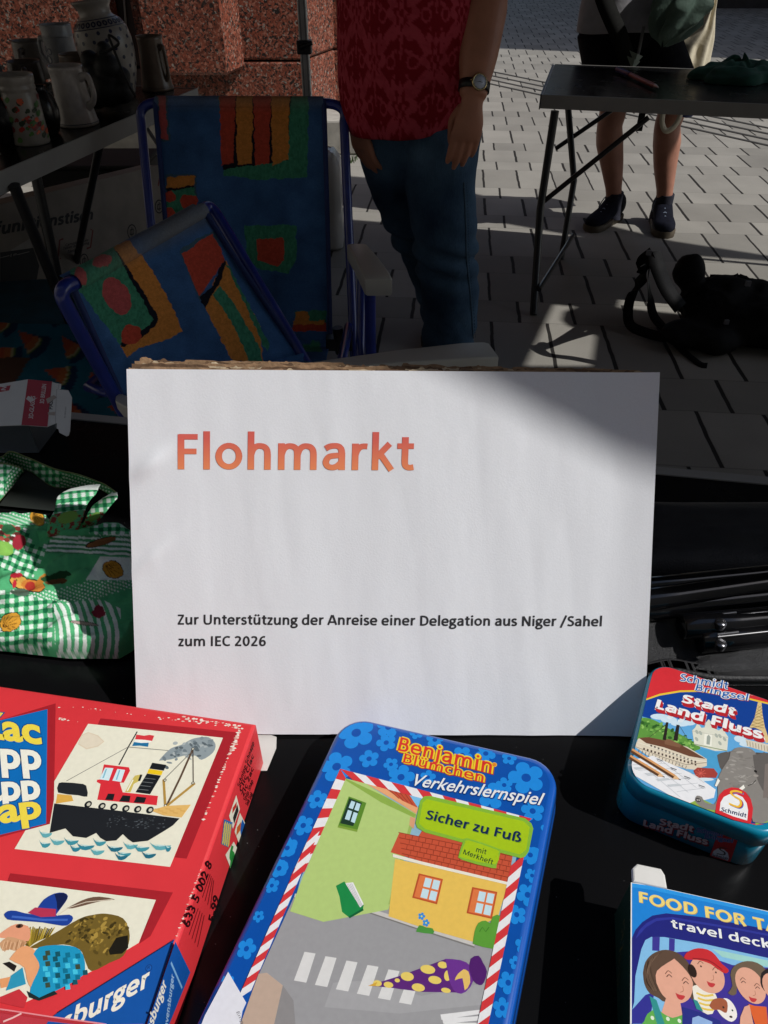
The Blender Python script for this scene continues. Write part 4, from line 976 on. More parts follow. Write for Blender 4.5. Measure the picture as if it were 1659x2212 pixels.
# green schoolbook and the sweets cone
p.poly([(612, 262), (650, 242), (738, 350), (735, 366), (672, 405), (640, 380), (628, 310)], '#1F8A48'); p.poly([(655, 250), (690, 246), (738, 345), (722, 360)], '#EDEDED')
for i in range(4): p.stroke([(662 + i * 7, 252), (718 + i * 5, 354)], 1.5, '#9aa0a0')
p.stroke([(672, 405), (736, 368)], 10, '#14643A')
p.poly([(758, 714), (900, 670), (1112, 592), (1140, 660), (1162, 745), (1000, 742), (850, 722)], '#5E2A78')
for x, y, r, q in ((800, 703, 20, 12), (850, 710, 22, 12), (935, 672, 30, 18), (1028, 640, 34, 18), (1060, 688, 30, 16), (985, 722, 30, 16), (1095, 620, 22, 14), (1110, 735, 22, 10), (890, 690, 12, 8), (1118, 668, 16, 22)): p.disc((x, y), r, '#E9D06A', ry=q, n=18, rot=-.15)
p.poly([(758, 714), (800, 697), (790, 716)], '#D9A83C'); p.poly([(1108, 592), (1175, 598), (1222, 625), (1235, 690), (1200, 742), (1160, 747), (1128, 700)], '#6D3590', curve=2)
p.poly([(1215, 640), (1222, 592), (1258, 578), (1278, 610), (1296, 650), (1282, 700), (1262, 712), (1232, 690)], '#52226C', curve=2); p.poly([(1190, 640), (1212, 650), (1220, 700), (1195, 735), (1185, 680), (1150, 690), (1165, 660)], '#E6C06A', curve=2)
# striped frame
def band(k, o0, o1, i0, i1, n_, c0_='#D43A3E', c1_='#E9E9EE', sl=.5, par=0):
    o0, o1, i0, i1 = [np.array(q, float) for q in (o0, o1, i0, i1)]
    for i in range(n_):
        t0, t1 = i / n_, (i + 1) / n_; s_ = sl / n_
        cl = lambda t: min(1, max(0, t))
        p.poly([tuple(o0 + (o1 - o0) * t0), tuple(o0 + (o1 - o0) * t1), tuple(i0 + (i1 - i0) * cl(t1 + s_)), tuple(i0 + (i1 - i0) * cl(t0 + s_))], c0_ if (i + par) % 2 == 0 else c1_, k=k)
band(13, (366, 378), (1458, 663), (398, 432), (1412, 702), 15, sl=.6)
band(13, (366, 378), (82, 1000), (398, 432), (148, 1000), 11, sl=-.7)
band(14, (500, 20), (168, 776), (545, 0), (215, 770), 16, sl=-.7, par=0)
band(14, (1466, 118), (1300, 900), (1412, 132), (1250, 900), 15, sl=.8)
# white star corner at the lower left
p.poly([(125, 652), (207, 792), (190, 830), (178, 900), (0, 900), (20, 850)], '#E2E4EA', k=14)
p.text('Empf.', (162, 835), (192, 905), (176, 830), '#77797f', k=14)
# titles
p.zk = 13
for bo, col, sh in ((.085, '#B03A2A', (3, 5)), (.075, '#F5CF2E', (0, 0)), (-.004, '#D8372C', (0, 0))):
    p.text('Benjamin', (692, 272), (1226, 405), (711, 197), col, bold=bo * 1.6, dx=sh[0], dy=sh[1])
    p.text('Blümchen', (722, 340), (1180, 454), (735, 290), col, bold=bo * 1.8, dx=sh[0], dy=sh[1])
p.disc((1244, 354), 15, '#E9C22C', n=16); p.disc((1244, 354), 11, '#D84A2C', n=16); p.disc((1244, 354), 8, '#F5CF2E', n=16); p.text('R', (1239, 360), (1250, 362), (1240, 348), '#D8372C', bold=.03)
for col, sh in (('#0A3A86', (4, 5)), ('#E8EBF4', (0, 0))):
    p.text('Verkehrslernspiel', (762, 470), (1500, 585), (802, 408), col, bold=.012, dx=sh[0], dy=sh[1])
p.poly([(822, 560), (845, 536), (880, 534), (1420, 662), (1455, 690), (1466, 720), (1440, 850), (1420, 880), (1392, 888), (850, 742), (805, 715), (795, 688)], '#86B83A')
p.poly([(836, 572), (860, 552), (1410, 678), (1446, 712), (1425, 840), (1390, 868), (850, 722), (815, 690)], '#A6C61E')
p.text('Sicher zu Fuß', (850, 663), (1392, 800), (866, 614), '#7FA312', bold=.05, dx=2, dy=4); p.text('Sicher zu Fuß', (850, 663), (1392, 800), (866, 614), '#12294F', bold=.02)
p.poly([(1068, 790), (1090, 774), (1262, 832), (1278, 858), (1256, 930), (1236, 946), (1060, 898), (1042, 868)], '#86B83A', curve=2)
p.poly([(1078, 800), (1096, 786), (1256, 840), (1268, 862), (1248, 924), (1062, 886), (1052, 866)], '#A6C61E', curve=2)
p.text('mit', (1138, 852), (1196, 868), (1145, 824), '#1C3A2A', bold=-.01); p.text('Merkheft', (1064, 864), (1232, 926), (1074, 838), '#1C3A2A', bold=-.01)
p.build('lid_print', bt)
# ---- small square tin, top right of the games
SZ = ZT + .0355
A = P(*Z(15, 486, 66), SZ); Bl = P(*Z(15, 208, 1255), SZ)
dd_ = np.array([*(Bl - A)[:2], 0]); sl_ = np.linalg.norm(dd_); dd_ /= sl_; ww = np.array([-dd_[1], dd_[0], 0])
st = thing('game_tin', 'small turquoise game tin with red lid top, riverboat and elephant on its picture', 'game tin', (float(A[0]), float(A[1]), ZT), (0, 0, math.atan2(ww[1], ww[0])))
TEAL = mat('teal_tin', hx('#0C7F9E', 1.15), .25, .05, 80, coat=.4)
SW, SL = .0735, sl_ * 1.0
b = MB(); outl = rrect(0, SW, -SL, 0, .0125)
b.rings(rings_of(outl, [(.0025, .0004), (.0012, .0016), (.0012, .0215), (.0014, .0225)]), TEAL, True); b.build('tin_body', TEAL, st, True)
b = MB(); b.rings(rings_of(outl, [(.0014, .0226), (.0002, .0232), (.0002, .0330), (.0006, .0345), (.0014, .0352), (.0022, .0355)]), TEAL, True); b.build('lid', TEAL, st, True)
p = Print((0, 0, SZ), UPZ, 15); p.clip = [np.array((*(A[:2] + ww[:2] * q[0] - dd_[:2] * q[1]), SZ)) for q in inset(outl, .0018)]
def clipped(pts): return pts
lid = [(498, 190), (515, 150), (545, 122), (590, 112), (680, 116), (1000, 200), (1400, 318), (1700, 420), (1900, 520), (1820, 1100), (1690, 1610), (1640, 1660), (1580, 1685), (1500, 1690), (1430, 1672), (900, 1520), (400, 1375), (300, 1330), (245, 1260), (222, 1180), (240, 1080)]
p.poly(lid, '#D03038')
p.poly([(424, 455), (560, 405), (760, 372), (920, 370), (1160, 395), (1430, 445), (1622, 492), (1868, 560), (1820, 1100), (1690, 1610), (1640, 1660), (1580, 1685), (1430, 1672), (900, 1520), (400, 1375), (300, 1330), (245, 1260), (222, 1180), (240, 1080)], '#E5C23A')
p.poly([(418, 472), (560, 424), (760, 390), (920, 387), (1160, 412), (1430, 462), (1622, 508), (1866, 576), (1820, 1100), (1690, 1610), (1640, 1660), (1580, 1685), (1430, 1672), (900, 1520), (400, 1375), (300, 1330), (245, 1260), (222, 1180), (240, 1080)], '#123F92')
p.poly([(372, 622), (470, 650), (600, 600), (720, 640), (850, 700), (1000, 690), (1300, 800), (1480, 830), (1860, 900), (1780, 1250), (1640, 1660), (900, 1520), (250, 1260), (300, 900)], '#5FA5D8')
for x, y, r, q in ((560, 630, 90, 34), (650, 660, 80, 40), (760, 700, 90, 30), (840, 690, 70, 30), (1350, 850, 60, 40), (1420, 900, 80, 30)): p.disc((x, y), r, '#C9DEEE', ry=q, n=18)
p.poly([(372, 640), (430, 640), (500, 660), (560, 690), (640, 740), (740, 790), (830, 840), (930, 900), (960, 950), (860, 985), (620, 900), (330, 860)], '#5E9440', curve=2)
for _ in range(70):
    x = random.uniform(370, 900); y = 690 + (x - 370) * .42 + random.gauss(0, 38); p.disc((x, y), random.uniform(10, 30), random.choice(('#79AE52', '#3F7430', '#568C3C', '#8DBE60', '#2F5C28')), ry=random.uniform(8, 18), n=8, rot=random.random())
p.poly([(850, 985), (980, 940), (1160, 985), (1300, 1000), (1300, 1300), (1000, 1180)], '#4A9CCB'); p.poly([(300, 880), (350, 850), (330, 940), (300, 935)], '#6DB4DA')
# white domed palace
p.poly([(878, 765), (905, 740), (925, 702), (950, 712), (968, 740), (1000, 735), (1010, 690), (1040, 655), (1075, 690), (1095, 745), (1140, 765), (1165, 745), (1185, 752), (1205, 790), (1232, 830), (1220, 965), (1100, 965), (900, 905)], '#D9DACA')
p.poly([(1000, 790), (1075, 800), (1068, 920), (990, 905)], '#EDEBDD'); p.poly([(1022, 825), (1040, 805), (1058, 830), (1050, 905), (1018, 900)], '#9AA39A')
for x, y in ((925, 780), (922, 850), (1150, 820), (1150, 890), (1195, 850), (960, 790), (1115, 815)): p.disc((x, y), 15, '#A8B0A6', ry=24, n=12)
p.stroke([(880, 770), (1232, 835)], 5, '#b5b7a8'); p.stroke([(900, 900), (1220, 965)], 10, '#8C9A74')
# iron lattice tower
p.poly([(1522, 488), (1558, 490), (1566, 600), (1590, 730), (1640, 880), (1600, 890), (1560, 770), (1500, 740), (1440, 735), (1490, 640)], '#D8BE86')
for i in range(7):
    y = 520 + i * 32; w_ = 18 + i * 8; x = 1540 - i * 4
    p.stroke([(x - w_, y), (x + w_, y + 30)], 4, '#8A6E3C'); p.stroke([(x + w_, y), (x - w_, y + 30)], 4, '#8A6E3C')
p.poly([(1400, 850), (1640, 905), (1640, 985), (1420, 920)], '#D5CDBA')
for i in range(8): p.stroke([(1415 + i * 28, 868 + i * 7), (1420 + i * 28, 915 + i * 8)], 8, '#A89C82')
# river boat
p.poly([(318, 925), (350, 845), (440, 830), (600, 868), (830, 925), (1022, 1045), (1022, 1112), (900, 1150), (820, 1142), (620, 1085), (440, 1010)], '#D8CDB8')
p.poly([(356, 838), (450, 830), (610, 862), (760, 900), (872, 962), (1012, 1045), (850, 1018), (600, 930), (430, 890)], '#6B4634')
p.poly([(608, 850), (660, 852), (770, 905), (760, 935), (610, 900)], '#7E5A44')
for r0, n_, y0_, sl2 in ((470, 13, 905, .36), (400, 15, 935, .30)):
    for i in range(n_): p.poly([(r0 + i * 36, y0_ + i * 36 * sl2), (r0 + 16 + i * 36, y0_ + 4 + i * 36 * sl2), (r0 + 14 + i * 36, y0_ + 24 + i * 36 * sl2), (r0 - 2 + i * 36, y0_ + 20 + i * 36 * sl2)], random.choice(('#3B2A24', '#4A3A34')))
for i in range(15): p.stroke([(360 + i * 33, 950 + i * 11.5), (352 + i * 33, 990 + i * 10.5)], 5, '#5b5048')
p.stroke([(325, 925), (600, 1030), (820, 1100), (1020, 1080)], 6, '#8a7c6c'); p.stroke([(350, 885), (600, 965), (850, 1050), (1020, 1070)], 5, '#efe9da')
for a_ in ([(622, 688), (646, 690), (622, 862), (590, 855)], [(725, 712), (755, 716), (735, 870), (695, 860)]): p.poly(a_, '#2B2422'); p.stroke([a_[0], a_[1]], 8, '#141212')
for x, y in ((655, 640), (668, 625), (762, 672), (780, 655)): p.disc((x, y), 26, '#D9E4EA', ry=18, n=12)
p.stroke([(460, 830), (620, 712)], 4, '#3b3430'); p.stroke([(755, 720), (830, 840)], 4, '#3b3430')
p.poly([(890, 1160), (930, 1128), (1090, 1138), (1130, 1190), (1110, 1230), (1050, 1228), (930, 1245)], '#A04038')
for i in range(9): a_ = i * .7; p.stroke([(960, 1185), (960 + 55 * math.cos(a_), 1185 + 45 * math.sin(a_))], 5, '#D8665A')
p.disc((1000, 1245), 90, '#CFE0E8', ry=18)
# score sheet and pencils
p.poly([(262, 1055), (440, 1030), (490, 1012), (900, 1200), (1108, 1345), (1090, 1425), (820, 1492), (250, 1172)], '#E4E5E8')
for i in range(6):
    a0 = np.array((300 + i * 95, 1085 + i * 42)); p.stroke([(250 + i * 96, 1105 + i * 52), (620 + i * 78, 1090 + i * 48)], 3, '#9aa0a6')
for i in range(4): p.stroke([(330 + i * 130, 1060 + i * 6), (760 + i * 80, 1420 - i * 46)], 3, '#a7adb2')
for i in range(4): p.poly([(300 + i * 110, 1130 + i * 56), (420 + i * 110, 1120 + i * 56), (450 + i * 110, 1140 + i * 56), (330 + i * 110, 1152 + i * 56)], '#C3C8CC')
for x, y in ((530, 1045), (665, 1130), (800, 1215), (940, 1300)): p.stroke([(x, y), (x + 60, y + 22)], 9, '#55585c'); p.stroke([(x + 4, y + 16), (x + 50, y + 33)], 5, '#777b80')
for a_ in (((282, 962), (700, 1222), (765, 1252)), ((264, 1026), (550, 1200), (608, 1226))):
    p.stroke([a_[0], a_[1]], 46, '#5A3C28'); p.stroke([(a_[0][0] + 8, a_[0][1] - 10), (a_[1][0] + 6, a_[1][1] - 12)], 24, '#D49A64')
    p.poly([(a_[1][0] - 14, a_[1][1] + 18), (a_[1][0] + 14, a_[1][1] - 20), a_[2]], '#DDB488'); p.stroke([((a_[1][0] + a_[2][0] * 2) / 3, (a_[1][1] + a_[2][1] * 2) / 3), a_[2]], 9, '#2d2a2c')
p.poly([(250, 1190), (262, 1220), (330, 1280), (450, 1340), (620, 1425), (400, 1370), (300, 1328), (248, 1262)], '#8FAE4A')
p.poly([(830, 1490), (960, 1430), (1100, 1500), (1100, 1575), (900, 1518)], '#8FAE4A'); p.poly([(1480, 1560), (1640, 1540), (1620, 1665), (1500, 1688)], '#8FAE4A')
# grey elephant
G1, G2, G3 = '#85817C', '#5E5A57', '#A29E98'
p.poly([(1122, 1010), (1160, 985), (1260, 975), (1300, 1040), (1270, 1140), (1200, 1165), (1150, 1130)], G2, curve=2)
p.poly([(1500, 980), (1700, 990), (1690, 1610), (1560, 1560), (1470, 1300), (1480, 1080)], '#4F4B49')
p.poly([(1250, 985), (1300, 940), (1360, 932), (1430, 940), (1490, 975), (1525, 1060), (1560, 1200), (1610, 1400), (1640, 1640), (1470, 1660), (1440, 1420), (1360, 1360), (1290, 1420), (1240, 1500), (1150, 1545), (1010, 1535), (930, 1490), (905, 1445), (925, 1405), (975, 1420), (1000, 1468), (1095, 1488), (1130, 1400), (1125, 1260), (1170, 1150), (1235, 1050)], G1, curve=2)
for _ in range(60):
    x = random.gauss(1330, 70); y = random.uniform(960, 1350); p.disc((x, y), random.uniform(10, 40), random.choice((G3, '#918D87', '#7B7772', '#8b8781')), ry=random.uniform(4, 12), n=9, rot=random.uniform(-.6, .6))
p.poly([(1470, 1010), (1520, 1000), (1640, 1010), (1650, 1420), (1560, 1340), (1500, 1200)], '#625E5B', curve=2); p.poly([(1590, 1100), (1650, 1080), (1650, 1420), (1570, 1430)], '#7A716C')
p.disc((1497, 1168), 14, '#171414', n=14); p.stroke([(1460, 1120), (1500, 1135)], 6, G2); p.disc((1500, 1210), 26, '#9a948d', ry=14, n=12)
p.poly([(1330, 1340), (1380, 1300), (1394, 1330), (1350, 1365)], '#EDEAE0'); p.poly([(1098, 1310), (1128, 1235), (1150, 1260), (1118, 1318)], '#EDEAE0')
p.stroke([(1420, 1310), (1470, 1290), (1500, 1255)], 7, '#3d3937'); p.disc((935, 1448), 26, '#4b4745', ry=24, n=14); p.disc((928, 1448), 7, '#c9c4bd', n=8); p.disc((946, 1450), 7, '#c9c4bd', n=8)
for i in range(6): p.stroke([(1150 + i * 8, 1440 + i * 4), (1190 + i * 10, 1500)], 4, G2)
# badge of the maker
p.poly([(1100, 1600), (1112, 1490), (1140, 1400), (1190, 1350), (1260, 1325), (1330, 1332), (1400, 1372), (1450, 1440), (1472, 1530), (1465, 1600), (1450, 1682), (1380, 1668), (1220, 1628)], '#CF2C34')
p.poly([(1145, 1552), (1155, 1470), (1185, 1420), (1240, 1392), (1310, 1392), (1370, 1420), (1410, 1480), (1424, 1550), (1415, 1650), (1280, 1610)], '#E8EAF2')
for dx, dy, c_ in ((16, 12, '#1F7FC4'), (9, 6, '#B82A2E'), (0, 0, '#F0BC3A')):
    p.stroke([(1365 + dx, 1378 + dy), (1310 + dx, 1362 + dy), (1258 + dx, 1370 + dy), (1272 + dx, 1402 + dy), (1340 + dx, 1445 + dy), (1352 + dx, 1490 + dy), (1320 + dx, 1515 + dy), (1236 + dx, 1484 + dy)], 20, c_, curve=4)
p.text('Schmidt', (1157, 1557), (1404, 1622), (1165, 1520), '#1E2C55', bold=.03)
for col, bo, sh in (('#8D2030', .13, (4, 6)), ('#E9EEF6', .11, (0, 0)), ('#2463AC', -.004, (0, 0))):
    p.text('Schmidt', (757, 277), (1228, 362), (772, 208), col, bold=bo, dx=sh[0], dy=sh[1]); p.text('Bringsel', (908, 372), (1418, 474), (926, 312), col, bold=bo, dx=sh[0], dy=sh[1])
p.stroke([(1010, 348), (1040, 335), (1075, 352), (1110, 345)], 8, '#D0303A'); p.disc((1457, 413), 13, '#B8A090', n=16); p.disc((1457, 413), 9, '#D03038', n=16)
for i in range(9):
    sh = ((8 - i) * 2.0, (8 - i) * 4.6); col = '#B5262E' if i < 8 else '#F0F0F2'; bo = .075 if i < 8 else .05
    if i == 0: p.text('Stadt', (772, 484), (1292, 620), (800, 412), '#E9E4E4', bold=.16, dx=10, dy=22); p.text('Land Fluss', (520, 545), (1560, 850), (545, 462), '#E9E4E4', bold=.16, dx=10, dy=22)
    p.text('Stadt', (772, 484), (1292, 620), (800, 412), col, bold=bo, dx=sh[0], dy=sh[1]); p.text('Land Fluss', (520, 545), (1560, 850), (545, 462), col, bold=bo, dx=sh[0], dy=sh[1])
p.build('lid_print', st)
# printed front side of the tin
fo = A + dd_ * (SL - .0010)
ps = Print((*fo[:2], 0), dd_, 15)
ps.poly([(1142, 1742), (1338, 1795), (1252, 2048), (1050, 1992)], '#B02830')
ps.poly([(1070, 1985), (1090, 1940), (1130, 1915), (1190, 1925), (1230, 1960), (1240, 2005), (1228, 2035)], '#C9CED8')
for dx, c_ in ((5, '#2a3550'), (0, '#3a3530')): ps.stroke([(1215 + dx, 1915), (1160 + dx, 1908), (1150 + dx, 1925), (1195 + dx, 1955), (1185 + dx, 1978), (1120 + dx, 1965)], 12, c_, curve=4)
ps.text('Schmidt', (1072, 1988), (1224, 2030), (1080, 1965), '#20294a', bold=.04)
for bo, col in ((.14, '#7f8ca6'), (.01, '#24418c')): ps.text('Schmidt', (922, 1752), (1180, 1802), (930, 1712), col, bold=bo); ps.text('Bringsel', (1005, 1812), (1272, 1862), (1012, 1775), col, bold=bo)
for i in range(5):
    sh = (4 - i) * 5; col = '#7A1E28' if i < 4 else '#C9B9BC'
    ps.text('Stadt', (556, 1678), (884, 1752), (570, 1622), col, bold=.05, dx=sh * .6, dy=sh); ps.text('Land Fluss', (400, 1690), (1025, 1880), (412, 1632), col, bold=.05, dx=sh * .6, dy=sh)
ps.build('side_print', st)

# ---- card deck box, bottom right corner
FZ = ZT + .036
A = P(*Z(16, 285, 287), FZ); Bq = P(*Z(16, 1659, 580), FZ)
w = np.array([*(Bq - A)[:2], 0]); w /= np.linalg.norm(w); d = np.array([w[1], -w[0], 0])
fbx = thing('card_deck_box', 'blue card deck box with smiling family in a car and white top flap', 'card deck', (float(A[0]), float(A[1]), ZT), (0, 0, math.atan2(w[1], w[0])))
DKG = mat('dark_green_card', (.012, .045, .022), .45, .2, 50)
b = MB(); b.box(0, .092, -.125, 0, .0004, .036); b.build('box_body', DKG, fbx, True)
b = MB(); b.prism([(.0008, .0), (.0008, .006), (.003, .0085), (.0135, .0085), (.015, .006), (.0155, 0)][::-1], .0335, .0372, mat('white_card', (.70, .69, .66), .6, .05, 60), bevel=.0008); b.build('tuck_flap', None, fbx, True)
p = Print((0, 0, FZ), UPZ, 16)
p.poly([(285, 292), (480, 322), (2300, 720), (2300, 2300), (275, 2300)], '#E6E6E2'); p.poly([(296, 300), (480, 326), (2290, 724), (2290, 2300), (292, 2300)], '#1C7FD0')
p.poly([(296, 300), (480, 326), (2290, 724), (2290, 760), (480, 365), (296, 340)], '#2A93DE')
NV = '#1F2378'
p.poly([(296, 850), (330, 770), (400, 690), (500, 625), (640, 602), (1000, 640), (1659, 762), (2290, 900), (2290, 2300), (296, 2300)], NV)
p.poly([(330, 860), (370, 770), (440, 700), (540, 650), (700, 640), (1300, 740), (2290, 930), (2290, 950), (1300, 760), (690, 662), (540, 680), (440, 740)], '#2C3494')
p.poly([(318, 1490), (330, 1230), (390, 960), (430, 870), (490, 838), (620, 840), (1000, 905), (1659, 1050), (2290, 1200), (2290, 2300), (300, 2300), (300, 1560)], '#7FB8E0')
p.poly([(500, 838), (575, 840), (570, 980), (498, 975)], '#3A3490'); p.poly([(668, 850), (725, 860), (722, 980), (665, 985)], '#3A3490')
p.poly([(640, 1000), (900, 980), (1300, 1120), (1700, 1150), (1700, 1900), (900, 1800), (640, 1500)], '#3B2E90'); p.poly([(1100, 960), (1659, 1075), (1659, 1140), (1200, 1040)], '#9CCFC8')
p.poly([(296, 1570), (430, 1420), (520, 1390), (470, 1709), (296, 1709)], '#2F2F8E')
SKN = '#DDA48C'
p.text('FOOD FOR TALK', (371, 492), (2050, 870), (366, 384), '#B89A3A', bold=.05, dx=4, dy=4); p.text('FOOD FOR TALK', (371, 492), (2050, 870), (366, 384), '#EBD27A', bold=.03)
p.text('travel deck', (690, 745), (1690, 962), (683, 660), '#15184f', bold=.02, dx=4, dy=6); p.text('travel deck', (690, 745), (1690, 962), (683, 660), '#E9ECF6', bold=.01)
def smile(x, y, s, hair, red=True, closed=True, tilt=.12):
    for e in (-1, 1):
        cx, cy = x + e * 88 * s, y + (-20 + e * 36) * s
        p.stroke([(cx - 40 * s, cy - 12 * s), (cx - 10 * s, cy - 46 * s), (cx + 28 * s, cy - 18 * s)], 7 * s, '#6A4030', curve=3)
        if closed: p.stroke([(cx - 26 * s, cy + 18 * s), (cx, cy - 4 * s), (cx + 30 * s, cy + 22 * s)], 8 * s, '#4A2A20', curve=3)
        else: p.disc((cx, cy + 14 * s), 10 * s, '#3a2018', n=12)
    p.stroke([(x + 55 * s, y + 60 * s), (x + 62 * s, y + 110 * s), (x + 30 * s, y + 125 * s)], 6 * s, '#B07058', curve=3)
    p.poly([(x - 22 * s, y + 130 * s), (x + 20 * s, y + 150 * s), (x + 80 * s, y + 165 * s), (x + 50 * s, y + 205 * s), (x + 5 * s, y + 190 * s)], '#C0383C', curve=3)
def head(x, y, rx, ry, rot=.2): p.disc((x, y), rx, SKN, ry=ry, n=30, rot=rot)
# woman in front
p.poly([(405, 1200), (430, 1090), (500, 1010), (600, 970), (700, 978), (800, 1030), (880, 1130), (930, 1250), (940, 1370), (905, 1470), (850, 1440), (640, 1490), (560, 1450), (470, 1400), (420, 1310)], '#5B4638', curve=3)
for i in range(14): p.stroke([(600 - i * 12, 985 + i * 8), (480 - i * 4, 1120 + i * 12), (560 - i * 5, 1380)], 4, random.choice(('#6E5746', '#4A372B', '#7A6250')), curve=3)
p.poly([(640, 1440), (780, 1500), (800, 1620), (700, 1660), (590, 1600)], SKN)
p.poly([(540, 1300), (545, 1180), (700, 1070), (730, 1068), (840, 1180), (905, 1300), (880, 1440), (800, 1500), (700, 1490), (600, 1420)], SKN, curve=3)
smile(750, 1275, .95, 0)
p.poly([(420, 1680), (450, 1610), (540, 1560), (600, 1600), (700, 1650), (800, 1620), (900, 1640), (960, 1760), (420, 1760)], '#5EA84C', curve=2)
for x, y in ((500, 1650), (655, 1660), (770, 1680), (865, 1662), (560, 1700)): p.disc((x, y), 18, '#D9E6CF', n=14)
p.poly([(470, 1430), (540, 1470), (640, 1760), (560, 1760)], '#2F8E8A')
# boy with red cap
p.poly([(900, 1340), (950, 1320), (1090, 1380), (1150, 1460), (1100, 1610), (1000, 1590), (920, 1480)], '#E9E4D6', curve=2)
for i in range(4): p.stroke([(940 - i * 6 + i * 20, 1400 + i * 50), (1020 + i * 10, 1430 + i * 46), (1110, 1420 + i * 50)], 18, '#E2C257', curve=3)
p.poly([(905, 1460), (950, 1480), (1010, 1590), (940, 1560)], '#2F8E8A')
p.disc((1048, 1215), 165, SKN, ry=165, n=32); p.disc((900, 1180), 40, '#2A1A14', ry=60, n=14); smile(1060, 1170, .85, 0, closed=False)
p.poly([(815, 1045), (840, 1000), (920, 960), (1000, 955), (1090, 985), (1160, 1060), (1195, 1110), (1260, 1165), (1250, 1200), (1200, 1195), (1080, 1110), (950, 1070), (850, 1070)], '#C42A30', curve=2)
p.stroke([(900, 1055), (1060, 1075), (1200, 1170)], 10, '#8E1A22', curve=3)
# girl on the right, dog, further figure
p.poly([(1255, 1400), (1300, 1330), (1280, 1220), (1310, 1140), (1400, 1090), (1500, 1085), (1600, 1130), (1660, 1220), (1600, 1260), (1400, 1200), (1350, 1300), (1340, 1410), (1290, 1425)], '#6B5A48', curve=2)
p.disc((1480, 1325), 140, SKN, ry=160, n=30); smile(1480, 1330, .8, 0)
p.poly([(1460, 1510), (1520, 1530), (1640, 1540), (1660, 1760), (1540, 1760)], '#D8602C'); p.poly([(1380, 1640), (1420, 1540), (1470, 1520), (1520, 1760), (1370, 1760)], SKN)
p.poly([(1580, 1300), (1590, 1200), (1680, 1150), (1800, 1170), (1780, 1420), (1620, 1380)], '#201A1C', curve=2); p.disc((1720, 1350), 110, '#D8A088', ry=130)
p.poly([(1140, 1560), (1200, 1460), (1270, 1470), (1330, 1550), (1345, 1640), (1290, 1690), (1200, 1640)], '#ECE6E0', curve=3); p.poly([(1068, 1530), (1110, 1465), (1200, 1455), (1250, 1500), (1240, 1600), (1170, 1570), (1110, 1570)], '#A0583A', curve=3)
p.disc((1210, 1545), 10, '#231a18', n=10); p.disc((1300, 1575), 9, '#2a4a3a', n=10); p.disc((1285, 1640), 16, '#3a2a2a', ry=10, n=10)
p.poly([(800, 1540), (1000, 1600), (1180, 1680), (1200, 1780), (800, 1780)], '#232A80'); p.poly([(900, 1650), (960, 1630), (1100, 1690), (1090, 1780), (890, 1780)], '#8FB0DC')
p.build('lid_print', fbx)
ps = Print((*A[:2], 0), -w, 16)
for i in range(34):
    y = 660 + i * 19; x = 225 - i * 1.7 + random.gauss(0, 6); ps.stroke([(x, y), (x - random.uniform(4, 16), y + random.uniform(15, 45))], 4, random.choice(('#6B5C30', '#4D4A28', '#3E5A50', '#7A6A3A')))
ps.build('side_print', fbx)

# ================================================================== OPENED WHITE CARTON AT THE LEFT
cg = P(60, 979, ZT)
cart = thing('opened_carton', 'torn open white and maroon cardboard carton standing at the left behind the green bag', 'carton', (float(cg[0]), float(cg[1]), ZT))
WCARD = mat('white_carton', (.56, .56, .55), .55, .06, 40); BCARD = mat('shade_grey_card', (.16, .19, .24), .6, .1, 30)  # body card toned dark blue-grey for the shade it stands in
h0 = .045
tp = [PY(*Z(7, x, y), cg[1]) for x, y in ((0, 470), (182, 470))]; zt_ = float(tp[0][2]); xr = float(tp[1][0]); xl = float(tp[0][0]) - .12; yf = float(cg[1])
b = MB(); b.box(xl, xr, yf, yf + .055, ZT + .0005, zt_); b.build('carton_body', BCARD, cart)
b = MB(); b.add([(xr + .0005, yf, zt_), (xr + .0005, yf, ZT + .001), (xr + .003, yf + .05, ZT + .001), (xr + .003, yf + .05, zt_)], [(0, 1, 2, 3)]); b.build('carton_end', mat('dark_card_end', (.05, .055, .065), .6), cart)
cp = np.array([0, yf, zt_ + .0006]); cn = np.array([.06, -.55, .83]); cn /= np.linalg.norm(cn)
def CP(x, y, off=0): return PP(*Z(7, x, y), cp, cn) + cn * off
def panel(pts, m, nm, t=.0006):
    a_ = [CP(*q) for q in pts]; n_ = len(pts)
    b = MB(); b.add(a_ + [q - cn * t for q in a_], [tuple(range(n_)), tuple(range(n_, 2 * n_))[::-1]] + [(i, n_ + i, n_ + (i + 1) % n_, (i + 1) % n_) for i in range(n_)]); return b.build(nm, m, cart)
panel([(-260, 255), (0, 205), (175, 176), (330, 190), (318, 330), (300, 476), (135, 465), (0, 470), (-260, 470)], WCARD, 'lid_panel')
panel([(329, 192), (352, 200), (384, 205), (382, 235), (372, 238), (374, 240), (430, 245), (452, 290), (446, 400), (440, 500), (432, 528), (418, 534), (372, 510), (368, 488), (356, 484), (358, 450), (300, 474)], WCARD, 'tuck_flap')
p = Print(cp, cn, 7)
p.poly([(176, 177), (328, 190), (299, 474), (135, 464)], mat('maroon_ink', hx('#7E1E2A', 1.6), .5, .04, 100))
p.poly([(-100, 240), (68, 214), (58, 246), (-100, 275)], mat('maroon_ink', 0))
PWH = mat('pale_ink', (.55, .53, .52), .6, .05, 100)
p.text('3D-GLASSES', (207, 424), (222, 284), (180, 420), PWH, bold=.02)
p.text('3D BRILLEN', (276, 328), (292, 208), (250, 326), PWH, bold=.02)
p.text('N', (35, 246), (42, 222), (6, 244), PWH, bold=.02)
p.text('PASS', (330, 365), (334, 300), (306, 362), mat('dark_print', (.06, .06, .06), .6), bold=.03)
p.text('3D-BRILLEN', (412, 420), (418, 350), (404, 420), mat('dark_print', 0), bold=.0)
